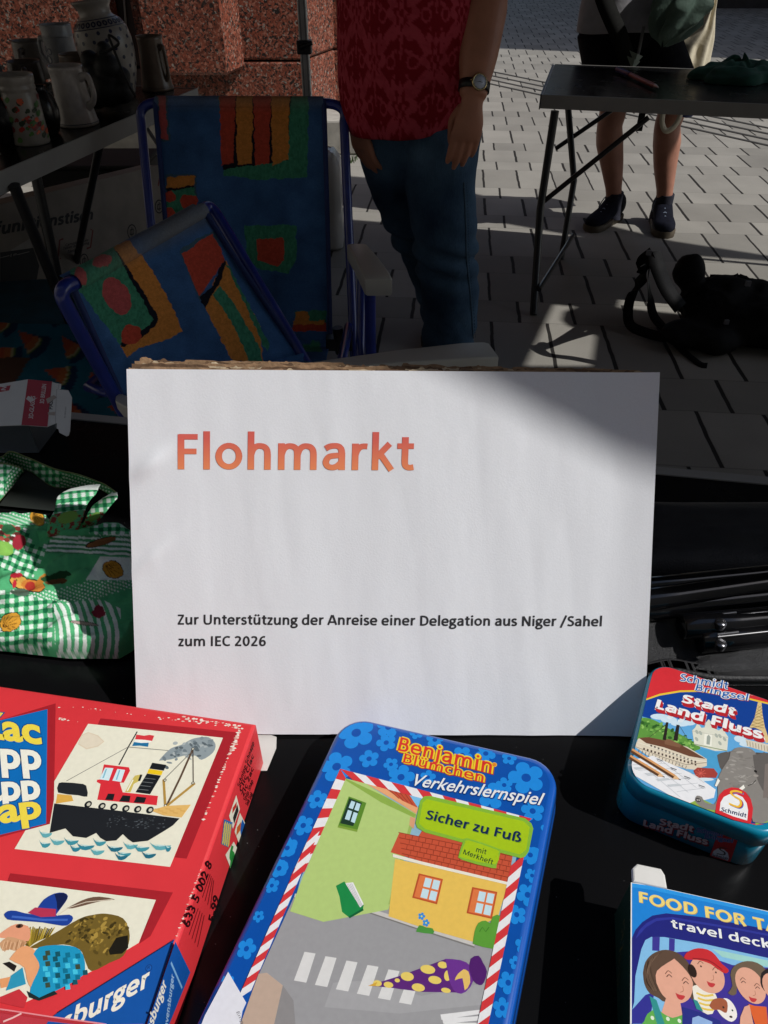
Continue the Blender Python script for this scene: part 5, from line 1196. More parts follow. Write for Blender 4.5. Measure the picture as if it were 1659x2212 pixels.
p.poly([(165, 300), (178, 280), (215, 300), (240, 290), (190, 320)], PWH); p.poly([(290, 300), (340, 275), (360, 290), (300, 330)], mat('tear_paper', (.38, .33, .30), .8)); p.poly([(300, 385), (350, 380), (345, 405), (305, 400)], mat('tear_paper', 0))
p.stroke([(356, 240), (348, 480)], 2.5, mat('fold_grey', (.25, .25, .25), .7)); p.stroke([(372, 206), (366, 240), (356, 240)], 2.5, mat('fold_grey', 0))
p.build('print', cart)

# ================================================================== GREEN PATCHWORK BAG
def uvz(k, xyz):
    u, v = pix(xyz); ox, oy, s = ZOOM[k]; return (u * ZK - ox) / s, (v * ZK - oy) / s
G_B, G_D, G_L, WHT = hx('#52AA74', 1.1), hx('#126840', 1.05), hx('#7CC196'), hx('#DDE6DF', 1.1)
def gingham(a, c, s):
    ia = np.floor(a / s).astype(int) % 2; ic = np.floor(c / s).astype(int) % 2; t = ia + ic
    return np.where((t == 0)[:, None], WHT, np.where((t == 1)[:, None], G_B, G_D))
def dots(a, c, s, r, base=G_B):
    row = np.floor(c / s); aa = a + (row % 2) * s * .5
    dx = (aa / s) % 1 - .5; dy = (c / s) % 1 - .5
    return np.where((dx * dx + dy * dy < r * r)[:, None], WHT, base)
def stripes(a, s, base=G_B): return np.where(((a / s) % 1 < .5)[:, None], WHT, base)
def setp(col, x, y, poly, c, nz=0):
    k = inpoly(x, y, poly)
    c = np.asarray(c); col[k] = c[k] if c.ndim == 2 else c
    return col
def blob(col, x, y, cx, cy, rx, ry, c, rot=0, nz=0.0):
    a = (x - cx) * math.cos(rot) + (y - cy) * math.sin(rot); e = -(x - cx) * math.sin(rot) + (y - cy) * math.cos(rot)
    q = (a / rx) ** 2 + (e / ry) ** 2 + nz * (NZ.f(x / 22, y / 22) - .5)
    col[q < 1] = c; return col
INKD = (.02, .015, .01)
def leaf(col, x, y, cx, cy, r, rot, c=None):
    c = c or hx('#DDA038')
    blob(col, x, y, cx, cy, r * 1.06, r * .83, INKD, rot, .5); blob(col, x, y, cx, cy, r, r * .76, c, rot, .5)
    for k in range(-3, 4):
        a = rot + k * .28; X_ = (x - cx + r * .8 * math.cos(rot)); Y_ = (y - cy + r * .8 * math.sin(rot))
        t = X_ * math.cos(a) + Y_ * math.sin(a); e = -X_ * math.sin(a) + Y_ * math.cos(a)
        col[(np.abs(e) < 1.6) & (t > 0) & (t < r * 1.5 * (1 - abs(k) * .12))] = hx('#6b4512')
    return col
def bag_paint(xyz, U, V):
    x, y = uvz(7, xyz); N1 = NZ.f(x / 60, y / 60); wx = x + 14 * (N1 - .5); wy = y + 14 * (NZ.f(x / 70 + 9, y / 70) - .5)
    col = np.tile(np.array(G_B), (len(x), 1)); ca, sa = math.cos(.35), math.sin(.35)
    a = wx * ca + wy * sa; c = -wx * sa + wy * ca
    setp(col, x, y, [(-300, 900), (310, 950), (300, 1090), (-300, 1100)], dots(a, c, 22, .3))
    setp(col, x, y, [(-300, 1100), (160, 1090), (230, 1240), (330, 1180), (250, 1340), (210, 1420), (-300, 1500)], gingham(a, c, 26))
    setp(col, x, y, [(540, 1060), (880, 1060), (880, 1160), (560, 1150)], gingham(wx, wy, 27))
    setp(col, x, y, [(330, 1160), (900, 1150), (900, 1290), (280, 1270)], stripes(wy - .05 * wx, 30, hx('#4C9A66')))
    setp(col, x, y, [(-300, 1490), (340, 1500), (400, 1560), (330, 1700), (320, 1990), (-300, 1990)], gingham(wx, wy + .1 * wx, 30))
    setp(col, x, y, [(-300, 1380), (60, 1380), (100, 1500), (-300, 1520)], np.tile(np.array(G_B), (len(x), 1)))
    setp(col, x, y, [(100, 1520), (350, 1500), (560, 1440), (830, 1430), (860, 1480), (560, 1570), (400, 1580)], dots(a, c, 21, .28))
    setp(col, x, y, [(340, 1590), (640, 1560), (760, 1620), (760, 1990), (350, 1990)], stripes(wx - .12 * wy + 60 * np.sin(wy / 160), 50))
    setp(col, x, y, [(630, 1290), (860, 1300), (860, 1440), (540, 1440)], WHT)
    # autumn leaves, hen, fruit basket, feather, twig
    leaf(col, x, y, 235, 1050, 52, .9); leaf(col, x, y, 710, 1375, 66, .5, hx('#C98F30')); leaf(col, x, y, 65, 1705, 70, -.5)
    for k in range(12): blob(col, x, y, 10 + (k % 4) * 34, 1105 + (k // 4) * 36 + (k % 2) * 10, 20, 14, hx(('#8E4036', '#5E2A26', '#B0584A')[k % 3]), .3, .6)
    blob(col, x, y, 55, 1120, 42, 34, hx('#2F6B44'), .2, .6); blob(col, x, y, 20, 1240, 70, 46, hx('#8CC25A'), .2, .5); blob(col, x, y, 120, 1200, 40, 50, hx('#A02A38'), .5, .8)
    blob(col, x, y, 635, 1200, 98, 24, INKD, -.28, .7); blob(col, x, y, 640, 1200, 90, 19, hx('#8A5A34'), -.28, .8)
    for q in ((120, 1450, 62, 40, .5), (200, 1475, 80, 38, .15)): blob(col, x, y, q[0], q[1], q[2] + 5, q[3] + 5, INKD, q[4], .4)
    blob(col, x, y, 120, 1450, 60, 38, hx('#E2B052'), .5, .5); blob(col, x, y, 205, 1475, 78, 34, hx('#D98A3C'), .15, .6); blob(col, x, y, 190, 1478, 34, 28, hx('#B83A2E'), 0, .5)
    blob(col, x, y, 100, 1410, 40, 17, hx('#C0283A'), -.1, .9); blob(col, x, y, 92, 1465, 13, 28, hx('#C0283A'), .2, .4); blob(col, x, y, 105, 1440, 5, 5, INKD)
    blob(col, x, y, 130, 1515, 60, 24, hx('#556B5C'), .1, 1.6); blob(col, x, y, 260, 1440, 22, 50, hx('#B8782E'), .7, 1.2); blob(col, x, y, 350, 1420, 88, 30, hx('#1F4A2A'), -.25, 1.3); blob(col, x, y, 355, 1450, 80, 16, hx('#6E4A2A'), -.1, 1.2)
    blob(col, x, y, 530, 1712, 92, 13, INKD, .13); blob(col, x, y, 530, 1712, 86, 9, hx('#B09A94'), .13); blob(col, x, y, 620, 1640, 40, 40, hx('#8E2E3E'), .3, 1.4)
    return col * (.92 + .12 * NZ.f(x / 9, y / 9)[:, None])
bagc = P(60, 1220, ZT)
bag = thing('cloth_bag', 'green patchwork cloth bag with hen and leaf print lying crumpled left of the sign', 'bag', (float(bagc[0]), float(bagc[1]), ZT))
BAGM = attr_mat('patchwork_cotton', .85, .25, 1400, .15, .0004)
row = [  # outline of the lying bag, left and right limit per row in the 7th view
    (1010, -420, 285), (1060, -420, 330), (1090, -420, 700), (1110, -420, 842), (1200, -420, 850), (1330, -420, 856), (1450, -420, 868), (1560, -420, 872), (1660, -420, 866), (1740, -420, 850), (1800, -420, 800), (1845, -420, 720)]
ry_ = np.array([r[0] for r in row]); rl = np.array([r[1] for r in row]); rr_ = np.array([r[2] for r in row])
def low(V): return 60 * (V > 2)
def bag_fn(U, V):
    yy = ry_[0] + V * (ry_[-1] - ry_[0]); xl_ = np.interp(yy, ry_, rl); xr_ = np.interp(yy, ry_, rr_); xx = xl_ + U * (xr_ - xl_)
    yy2 = yy + np.where(V > .9, -(1 - np.clip((xx + 100) / 500, 0, 1)) * 55 * (V - .9) / .1, 0)
    e = np.minimum(np.minimum(1 - U, .5) / .03, np.minimum(V, 1 - V) / .035); e = np.clip(e, 0, 1); e = np.sqrt(1 - (1 - e) ** 2)
    z = .004 + e * (.006 + .015 * NZ.f(xx / 210 + 3, yy2 / 190, 2) + .004 * NZ.f(xx / 70, yy2 / 60 + 4, 2) + .0022 * np.sin(xx / 60 + yy2 / 21) + .004 * np.abs(NZ(xx / 160 + yy2 / 90, yy2 / 300) - .5))
    z = z + .007 * np.exp(-(((yy2 - 1165 - .03 * xx) / 22) ** 2)) * (xx > 250) * e
    X_ = np.zeros_like(xx); Y_ = np.zeros_like(xx); Z_ = ZT + z
    ox, oy, s = ZOOM[7]; u = (ox + xx * s) / ZK; v = (oy + yy2 * s) / ZK
    rx = (u - 829.5) / FPX; rz = (1106 - v) / FPX
    dx, dy, dz = rx, rz * UP[1] + FW[1], rz * UP[2] + FW[2]; t = (ZT + .018 - CAMH) / dz
    return dx * t, dy * t, Z_
sheet('bag_cloth', bag_fn, 330, 300, bag_paint, BAGM, bag)
def ribbon(name, top, bot, zs, zb, pat, nseg=10):
    tt = smooth_path([P(*Z(7, *q), ZT + z) for q, z in zip(top, zs)], nseg); bb = smooth_path([P(*Z(7, *q), ZT + z) for q, z in zip(bot, zb)], nseg)
    T = np.array(tt); B = np.array(bb); n_ = len(T)
    def fn(U, V):
        i = np.clip((U * (n_ - 1)), 0, n_ - 1.001); k = i.astype(int); f = (i - k)[..., None]
        a = T[k] * (1 - f) + T[k + 1] * f; c = B[k] * (1 - f) + B[k + 1] * f
        w = a * (1 - V[..., None]) + c * V[..., None]
        w[..., 2] += .0012 * np.sin(V * 3.14) + .0012 * (NZ.f(U * 9, V * 2, 2) - .5)
        return w[..., 0], w[..., 1], w[..., 2]
    return sheet(name, fn, 160, 30, pat, BAGM, bag, thick=.0009)
def pat_dots(xyz, U, V):
    x, y = uvz(7, xyz); c = dots(x * .95 + y * .3, y * .95 - x * .3, 20, .3, hx('#3F9A60')); k = (U > .45) & (U < .62); c[k] = gingham(x, y, 22)[k]; k = (np.abs(V - .5) > .44); c[k] = hx('#6b7a50'); return c
def pat_ging(xyz, U, V):
    x, y = uvz(7, xyz); c = gingham(x * .99 - y * .1, y * .99 + x * .1, 26); c[U < .16] = WHT; k = U > .62; c[k] = G_B
    k2 = k & (NZ.f(x / 14, y / 14) > .52); c[k2] = hx('#8A3A34'); k3 = k & (((V - .45) / .3) ** 2 + ((U - .72) / .10) ** 2 < 1); c[k3] = hx('#7FAE52'); return c
ribbon('handle', [(-200, 690), (0, 665), (60, 630), (170, 665), (340, 735), (500, 775), (640, 830), (738, 892)], [(-200, 800), (0, 790), (90, 740), (200, 760), (330, 850), (480, 860), (590, 850), (700, 905)], [.02, .025, .03, .032, .034, .034, .032, .026], [.004, .004, .004, .006, .008, .01, .02, .02], pat_dots)
ribbon('handle', [(738, 888), (735, 925), (690, 975), (640, 1045), (590, 1105)], [(690, 905), (600, 960), (560, 1010), (535, 1070), (500, 1130)], [.026, .03, .028, .022, .014], [.02, .012, .016, .018, .014], pat_ging)
ribbon('handle', [(632, 838), (600, 900), (550, 960), (520, 1050), (480, 1160)], [(440, 872), (365, 915), (345, 1000), (310, 1070), (290, 1170)], [.034, .036, .034, .03, .022], [.03, .034, .034, .03, .022], pat_ging)
ribbon('handle', [(-200, 690), (-100, 720), (20, 700), (130, 730), (150, 760)], [(-200, 1000), (-100, 990), (-20, 960), (60, 870), (120, 790)], [.02, .026, .03, .03, .022], [.012, .012, .012, .012, .012], pat_dots)
b = MB()   # flat dark sheet filling the bag's open mouth
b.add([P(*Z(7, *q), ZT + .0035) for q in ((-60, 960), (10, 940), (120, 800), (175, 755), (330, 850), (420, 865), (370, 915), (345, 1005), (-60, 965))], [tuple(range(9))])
b.build('mouth_fill', mat('dark_mouth', (.012, .016, .013), .9), bag)

# ================================================================== BLACK FOLDED FRAME AND MESH BAG AT THE RIGHT
MESH = mat('black_mesh', (.016, .0165, .019), .45, .95, 1500, 1.0, 1900, spec=.8, dist=.0012)
mz = P(1560, 1400, ZT)
mbag = thing('mesh_bag', 'crumpled black mesh bag with zip lying right of the sign', 'bag', (float(mz[0]), float(mz[1]), ZT))
def msh_fn(U, V):
    u = 1330 + U * 560; v = 1170 + V * 300
    rx = (u - 829.5) / FPX; rz = (1106 - v) / FPX; dy = rz * UP[1] + FW[1]; dz = rz * UP[2] + FW[2]; t = (ZT + .006 - CAMH) / dz
    e = np.clip(np.minimum(np.minimum(U, 1 - U) / .04, np.minimum(V, 1 - V) / .06), 0, 1)
    z = ZT + .001 + e * (.004 + .010 * NZ.f(u / 90, v / 60, 3) + .004 * np.sin(u / 55 + v / 30))
    return rx * t, dy * t, z
sheet('mesh_cloth', msh_fn, 160, 110, None, MESH, mbag)
b = MB(); zp = smooth_path([P(*Z(8, x, y), ZT + .006) for x, y in ((380, 1945), (600, 1900), (800, 1930), (1000, 1960), (1460, 1965), (1900, 1960))], 8)
ZIPM = mat('zip_tape', (.018, .018, .02), .6, .3, 400, .3, 700)
for o_ in (-.0035, .0035):
    b.tube([q + Vector((0, o_, .001)) for q in zp], .0022, ZIPM, 8)
for i in range(len(zp) - 1):
    for k in range(4):
        q = zp[i].lerp(zp[i + 1], k / 4); b.box(q.x - .0006, q.x + .0006, q.y - .003, q.y + .003, q.z + .001, q.z + .0034, mat('zip_teeth', (.05, .05, .052), .3, metal=.3))
b.build('zip', None, mbag)
ff = thing('folded_stand', 'folded black metal stand with rounded leg ends lying on the mesh bag', 'stand', (float(mz[0]), float(mz[1]) + .03, ZT + .01))
GLB = mat('gloss_black_paint', (.006, .006, .007), .14, .2, 30, spec=.6, coat=.5)
def rod(a, c, r, z0, z1, flat=1.0, nm='leg'):
    A_ = Vector(P(*Z(8, *a), ZT + z0)); C_ = Vector(P(*Z(8, *c), ZT + z1)); b = MB(); n_ = 9; d_ = (C_ - A_)
    pts = [A_ + d_ * t for t in (-.004, 0, .004, .3, .7, 1)]; b.tube(pts, [r * .3, r * .8, r, r, r, r], GLB, 20); return b.build(nm, GLB, ff)
rod((0, 1215), (2300, 985), .0055, .030, .040); rod((0, 1262), (2300, 1050), .0062, .027, .037); rod((-100, 1385), (2300, 1030), .0085, .026, .036)
rod((-100, 1440), (2300, 1180), .008, .020, .030)
rod((690, 1545), (2300, 1400), .0085, .022, .026); rod((850, 1660), (2300, 1530), .0085, .016, .022)
for a in ((1045, 1505), (1045, 1690)):
    b = MB(); q = P(*Z(8, *a), ZT + (.031 if a[1] < 1600 else .025)); b.lathe([(.0001, .0008), (.0034, .0006), (.0036, 0), (.0034, -.004)][::-1], tuple(q), mat('rivet_steel', (.12, .12, .13), .25, metal=.9), 16); b.build('rivet', None, ff)
for i, (a, c) in enumerate((((1015, 1435), (1180, 1415)), ((1015, 1455), (1500, 1405)), ((1015, 1610), (1200, 1588)), ((1015, 1632), (1500, 1580)))):
    b = MB(); b.tube([P(*Z(8, *a), ZT + .030 - (.005 if i > 1 else 0)), P(*Z(8, *c), ZT + .032 - (.005 if i > 1 else 0))], .0008, mat('pale_metal', (.35, .35, .36), .3, metal=.9), 8); b.build('pale_line', None, ff)  # thin pale lines laid along the rods
# large soft black bundle behind it
bnd = thing('black_bundle', 'soft black folded cloth bundle at the back right of the table', 'cloth', (float(mz[0]) + .03, .40, ZT))
def bun_fn(U, V):
    u = 1370 + U * 600; v = 1085 + V * 160
    rx = (u - 829.5) / FPX; rz = (1106 - v) / FPX; dy = rz * UP[1] + FW[1]; dz = rz * UP[2] + FW[2]; t = (ZT + .01 - CAMH) / dz
    e = np.clip(np.minimum(np.minimum(U, 1 - U) / .08, np.minimum(V, 1 - V) / .3), 0, 1); e = np.sqrt(1 - (1 - e) ** 2)
    return rx * t, dy * t, ZT + .001 + e * (.02 + .008 * NZ.f(u / 200, v / 50, 3))
sheet('folded_cloth', bun_fn, 90, 60, None, mat('black_nylon', (.010, .010, .012), .6, .3, 90, .3, 700), bnd)
# ================================================================== POTTERY ON THE LEFT TABLE
def px_r(p, px): return px / ZK * 0 + px * np.linalg.norm((p - CAM) @ FW) / FPX     # size of px picture-pixels at a place
def pot(name, label, cat, base, wpx, hpx, prof, m, handle=None, tilt=0, extra=None, hm=None, z=LZ):
    """base: zoom-1 pixel of the foot's centre; widths and heights in zoom-1 pixels; prof in unit radius and height"""
    p = P(*Z(1, *base), z); dep = float((p - CAM) @ FW); k = (1000 / 1659) / ZK * dep / FPX
    r = wpx * k / 2; h = hpx * k / 1.12
    t = thing(name, label, cat, (float(p[0]), float(p[1]), z + .0005), (0, tilt, 0), group='pottery on the left table')
    b = MB(); b.lathe([(a * r, c * h) for a, c in prof], (0, 0, 0), m, 56); o = b.build('body', m, t, True)
    if handle:
        ang, z0, z1, out, thick = handle
        d = Vector((math.cos(ang), math.sin(ang), 0)); 
        zo = []; ro = []
        for a_, c_ in prof[1:]:
            if zo and c_ <= zo[-1]: continue
            zo.append(c_); ro.append(a_)
        rr = lambda zf: float(np.interp(zf, zo, ro))
        ra, rb = rr(z1) * r * .93, rr(z0) * r * .93
        pts = smooth_path([d * ra + Vector((0, 0, z1 * h)), d * (ra + out * r * .75) + Vector((0, 0, (z1 + .03) * h)), d * (ra + out * r) + Vector((0, 0, (z0 * .45 + z1 * .55) * h)), d * (rb + out * r * .6) + Vector((0, 0, (z0 + .1) * h)), d * rb + Vector((0, 0, z0 * h))], 8)
        b = MB(); n_ = len(pts); b.tube(pts, [thick * r * (1.25 - .5 * math.sin(math.pi * i / (n_ - 1))) for i in range(n_)], hm or m, 12); b.build('handle', hm or m, t, True)
    if extra: extra(t, r, h)
    return t
def glaze(n, c, rough=.3, **k): return mat(n, c, rough, .15, 40, .05, 60, **k)
CREAMG = glaze('cream_glaze', (.30, .27, .235)); BROWNG = glaze('brown_glaze', (.14, .10, .07)); GREYST = glaze('grey_stoneware', (.26, .26, .26), .35)
DKBR = glaze('dark_brown_glaze', (.09, .065, .05)); WHITEG = glaze('white_glaze', (.42, .38, .35), .22); BLACKG = glaze('black_glaze', (.008, .007, .007), .25)
COB = glaze('cobalt_glaze', (.012, .016, .05), .3)
def surf_disc(mb, r, h, prof, ang, zf, rad, m, ring=0, lift=1.012, n=10):
    pts = []
    for rr in ((rad,) if not ring else (rad, rad * ring)):
        q = []
        for i in range(n):
            t = 2 * math.pi * i / n; zz = zf * h + rr * math.sin(t); rv = np.interp(zz / h, [c for a, c in prof], [a for a, c in prof]) * r * lift; an = ang + rr * math.cos(t) / rv
            q.append((rv * math.cos(an), rv * math.sin(an), zz))
        pts.append(q)
    if not ring: mb.add(pts[0], [tuple(range(n))], m)
    else: mb.add(pts[0] + pts[1], [(i, (i + 1) % n, n + (i + 1) % n, n + i) for i in range(n)], m)
VP = [(.02, .004), (.50, .0), (.56, .02), (.70, .12), (.88, .28), (.98, .45), (1.0, .58), (.95, .70), (.80, .79), (.60, .835), (.55, .86), (.56, .92), (.66, .965), (.72, .985), (.70, 1.0), (.64, .99), (.52, .93), (.48, .86), (.45, .5), (.02, .3)]
OUTP = VP[1:14]
def vase_deco(t, r, h):
    b = MB()
    for row, zf in enumerate((.12, .22, .32, .42, .52, .61, .69)):
        n_ = 14
        for i in range(n_): surf_disc(b, r, h, OUTP, 2 * math.pi * (i + (row % 2) * .5) / n_, zf, r * .062, COB)
    for i in range(26): surf_disc(b, r, h, OUTP, 2 * math.pi * i / 26, .775, r * .085, COB, ring=.45)
    b.build('dot_pattern', COB, t, True)
    b = MB()
    for zf in (.735, .815): b.tube([(np.interp(zf, [c for a, c in OUTP], [a for a, c in OUTP]) * r * 1.004 * math.cos(q), np.interp(zf, [c for a, c in OUTP], [a for a, c in OUTP]) * r * 1.004 * math.sin(q), zf * h) for q in [2 * math.pi * i / 48 for i in range(48)]], r * .016, COB, 8, closed=True)
    b.build('painted_ring', COB, t, True)
pot('pottery_vase', 'big bellied cream vase with dark blue dots and a ring border', 'vase', (800, 640), 350, 590, VP, CREAMG, tilt=R(-7), extra=vase_deco)
ST = [(.02, .004), (.94, 0), (1.0, .02), (1.0, .06), (.96, .09), (.95, .5), (.92, .78), (.94, .80), (.97, .82), (.93, .84), (.96, .97), (.95, 1.0), (.88, .99), (.86, .5), (.02, .1)]
def band_(zs, m, w=.02):
    def f(t, r, h):
        for zf in zs:
            b = MB(); rv = np.interp(zf, [c for a, c in ST[1:12]], [a for a, c in ST[1:12]]) * r * 1.0
            b.tube([(rv * math.cos(q), rv * math.sin(q), zf * h) for q in [2 * math.pi * i / 40 for i in range(40)]], w * r, m, 8, closed=True); b.build('painted_ring', m, t, True)
    return f
def stein_deco(t, r, h):
    band_((.80,), mat('pewter', (.3, .3, .3), .3, metal=.8), .03)(t, r, h)
    b = MB()
    for q in ((-2.25, .42, .28), (-2.05, .56, .2), (-2.4, .60, .16)): surf_disc(b, r, h, ST[1:12], q[0], q[1], q[2] * r, COB, ring=.6, n=14)
    b.build('blue_scroll', COB, t, True)
pot('beer_stein', 'tall grey stoneware stein with blue scrolls behind the brown mugs', 'stein', (455, 545), 200, 360, ST, GREYST, (math.pi * .95, .3, .72, .55, .16), extra=stein_deco)
TP = [(.02, .004), (1.0, 0), (1.03, .02), (1.02, .05), (.98, .1), (.90, .3), (.82, .55), (.78, .8), (.80, .94), (.83, 1.0), (.77, .99), (.74, .6), (.02, .1)]
def white_deco(t, r, h):
    b = MB(); b.tube([(r * 1.015 * math.cos(q), r * 1.015 * math.sin(q), .055 * h) for q in [2 * math.pi * i / 48 for i in range(48)]], r * .018, COB, 8, closed=True); b.build('painted_ring', COB, t, True)
pot('beer_stein', 'white tapered stein with one thin blue line at its foot, front middle', 'stein', (520, 822), 258, 375, TP, WHITEG, (R(-18), .32, .80, .62, .17), extra=white_deco)
MUG = [(.02, .004), (.9, 0), (.97, .03), (1.0, .3), (1.0, .7), (.96, .93), (.97, 1.0), (.90, .99), (.88, .4), (.02, .1)]
pot('pottery_mug', 'grey brown mug with front facing handle behind the short brown one', 'mug', (245, 520), 205, 240, MUG, GREYST if 0 else glaze('grey_brown_glaze', (.16, .14, .12)), (R(-95), .3, .75, .5, .16))
pot('pottery_mug', 'short dark brown mug behind the flowered jar', 'mug', (205, 600), 215, 190, MUG, DKBR, (R(-70), .3, .75, .5, .16))
pot('pottery_mug', 'plain brown mug between the grey stein and the spotted vase', 'mug', (545, 600), 200, 235, MUG, BROWNG, (R(20), .3, .75, .4, .15))
def brown_deco(t, r, h): band_((.06, .085), DKBR, .03)(t, r, h)
pot('beer_stein', 'tall brown stein at the right end of the pottery beside the vase', 'stein', (1045, 592), 200, 335, TP, BROWNG, (R(-30), .2, .78, .42, .14), extra=brown_deco)
JAR = [(.02, .004), (.92, 0), (.97, .02), (.97, .70), (.92, .74), (.90, .77), (.95, .79), (.95, .83), (.91, .85), (.96, .88), (.99, .96), (.97, 1.0), (.90, .99), (.88, .5), (.02, .1)]
def jar_deco(t, r, h):
    b = MB(); pr = JAR[1:5]
    for i in range(60):
        a = -math.pi / 2 + random.uniform(-1.6, 1.6); zf = random.uniform(.05, .68); c = random.choice(('#B03428', '#3E6B34', '#C9542E', '#7A2A2A', '#4F7A3A', '#2A3A26'))
        for k in range(2): surf_disc(b, r, h, pr, a + k * .12, zf + k * .02, r * random.uniform(.05, .15), ink(c), lift=1.004 + .0006 * i, n=9)
    b.build('fruit_print', None, t, True)
pot('pottery_jar', 'cream jar painted with red and green fruit, ribbed white rim, front left', 'jar', (215, 945), 235, 440, JAR, CREAMG, extra=jar_deco)
pot('pottery_jug', 'black bulbous jug between the fruit jar and the white stein', 'jug', (330, 885), 190, 310, [(.02, .004), (.55, 0), (.7, .05), (.95, .3), (1, .5), (.9, .72), (.6, .9), (.5, .96), (.55, 1.0), (.45, .99), (.4, .8), (.02, .3)], BLACKG, (R(200), .35, .85, .4, .13))
pot('pottery_jug', 'black round handled jug at the left edge, in front of the fruit jar', 'jug', (70, 950), 230, 370, [(.02, .004), (.55, 0), (.7, .05), (.95, .3), (1, .5), (.9, .72), (.6, .9), (.5, .96), (.55, 1.0), (.45, .99), (.4, .8), (.02, .3)], BLACKG, (R(160), .35, .85, .4, .13))
pot('pottery_jug', 'grey spouted jug at the left edge of the picture behind the jar', 'jug', (-20, 640), 160, 230, MUG, GREYST, (R(180), .3, .75, .5, .16))
# dark knobbly ornament in front of the vase, with its wire loop
q = P(*Z(1, 740, 735), LZ); k_ = (1000 / 1659) / ZK * float((q - CAM) @ FW) / FPX
orn = thing('black_ornament', 'black lumpy bear shaped ornament with wire loop standing before the dotted vase', 'ornament', (float(q[0]), float(q[1]), LZ), group='pottery on the left table')
b = MB()
def ball(b, c, r, m=None, sq=(1, 1, 1), seg=18):
    b.rings([[Vector((c[0] + r * sq[0] * math.sin(math.pi * i / 10) * math.cos(2 * math.pi * j / seg), c[1] + r * sq[1] * math.sin(math.pi * i / 10) * math.sin(2 * math.pi * j / seg), c[2] - r * sq[2] * math.cos(math.pi * i / 10))) for j in range(seg)] for i in range(1, 10)], m)
for x, y, z_, r in ((0, 0, .085, .095), (-45, -10, 150, 70), (0, 0, 130, 110), (30, 0, 250, 85), (35, -5, 345, 48), (-70, 0, 285, 60), (-60, 10, 220, 70), (90, 0, 120, 80), (110, 10, 200, 55), (-90, 0, 80, 70)):
    if z_ > 1: ball(b, (x * k_, y * k_, max(z_ * k_, r * k_)), r * k_)
o = b.build('ornament_body', mat('black_iron', (.006, .006, .006), .6, .3, 60, .3, 90), orn, True)
md = o.modifiers.new('r', 'REMESH'); md.mode = 'VOXEL'; md.voxel_size = .0035; md.use_smooth_shade = True; ms = o.modifiers.new('s', 'SMOOTH'); ms.iterations = 6; bake(o)
b = MB(); dep = q
b.tube(smooth_path([Vector((x * k_, -.09 - (0), z_ * k_)) for x, z_ in ((70, 350), (120, 360), (200, 400), (150, 440), (160, 380), (190, 250), (215, 170), (240, 120))], 6), .0035, mat('black_iron', 0), 8); b.build('wire_loop', None, orn, True)

# ================================================================== UNDER THE LEFT TABLE
pa = P(*Z(4, 1040, 860), 0); ca_ = Vector(PY(*Z(4, 1040, 505), 2.95)); cb_ = Vector(PY(*Z(4, 0, 760), 2.25))
bx = thing('carton', 'large flat brown carton with black lettering leaning under the left table', 'carton', (float(cb_.x), float(cb_.y), 0))
CARD = mat('grey_brown_carton', (.22, .185, .15), .8, .15, 12, .2, 200)
du = (ca_ - cb_); L_ = du.length; 
lo_b = Vector((ca_.x, ca_.y - .10, 0)); lo_a = cb_ + (lo_b - ca_) * (cb_.z / ca_.z)
cb2 = cb_ - du * .6; lo_a2 = cb2 + (lo_b - ca_) * (cb2.z / ca_.z)
nn_ = du.cross(lo_b - ca_).normalized()
if nn_.y > 0: nn_ = -nn_
b = MB(); th_ = -nn_ * .09
vs = [cb2, ca_, lo_b, lo_a2]; b.add(vs + [v + th_ for v in vs], [(0, 1, 2, 3), (7, 6, 5, 4), (0, 4, 5, 1), (1, 5, 6, 2), (2, 6, 7, 3), (3, 7, 4, 0)]); b.build('carton_body', CARD, bx)
p = Print(ca_, np.array(nn_), 4, base=.001)
DKP = mat('carton_print', (.015, .014, .013), .7); RDP = mat('carton_red_print', (.16, .03, .02), .7)
p.text('Multifunktionstisch', (-330, 1010), (600, 860), (-318, 925), DKP, bold=.05)
p.text('Camping table', (425, 1035), (575, 1000), (427, 1018), DKP); p.text('Tables de camping', (410, 1058), (580, 1020), (412, 1040), DKP); p.text('Tavolo', (440, 1080), (500, 1066), (442, 1060), DKP)
p.stroke([(412, 985), (388, 995), (378, 1120), (398, 1112)], 8, RDP); p.stroke([(590, 925), (605, 930), (590, 1040), (565, 1050)], 8, RDP); p.stroke([(1040, 590), (1032, 640)], 8, RDP)
for cx, cy, r in ((860, 940, 46), (548, 1130, 44), (1038, 775, 42)):
    a_ = [(cx + r * .6 * math.cos(2 * math.pi * i / 24), cy + r * math.sin(2 * math.pi * i / 24)) for i in range(25)]; p.stroke(a_, 5, DKP); p.stroke([(cx - 12, cy + 18), (cx - 10, cy - 12), (cx + 10, cy - 18), (cx + 12, cy + 14), (cx - 12, cy + 18)], 5, DKP); p.stroke([(cx, cy + 30), (cx, cy - 30)], 5, DKP)
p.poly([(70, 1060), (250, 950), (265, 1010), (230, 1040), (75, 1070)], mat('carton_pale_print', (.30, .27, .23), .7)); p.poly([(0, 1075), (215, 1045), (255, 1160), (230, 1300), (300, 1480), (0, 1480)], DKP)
p.text('1 m', (68, 1103), (105, 1092), (70, 1085), mat('carton_pale_print', 0), bold=.02); p.stroke([(0, 1110), (60, 1095)], 3, mat('carton_pale_print', 0)); p.stroke([(110, 1090), (190, 1070)], 3, mat('carton_pale_print', 0))
p.build('print', bx)
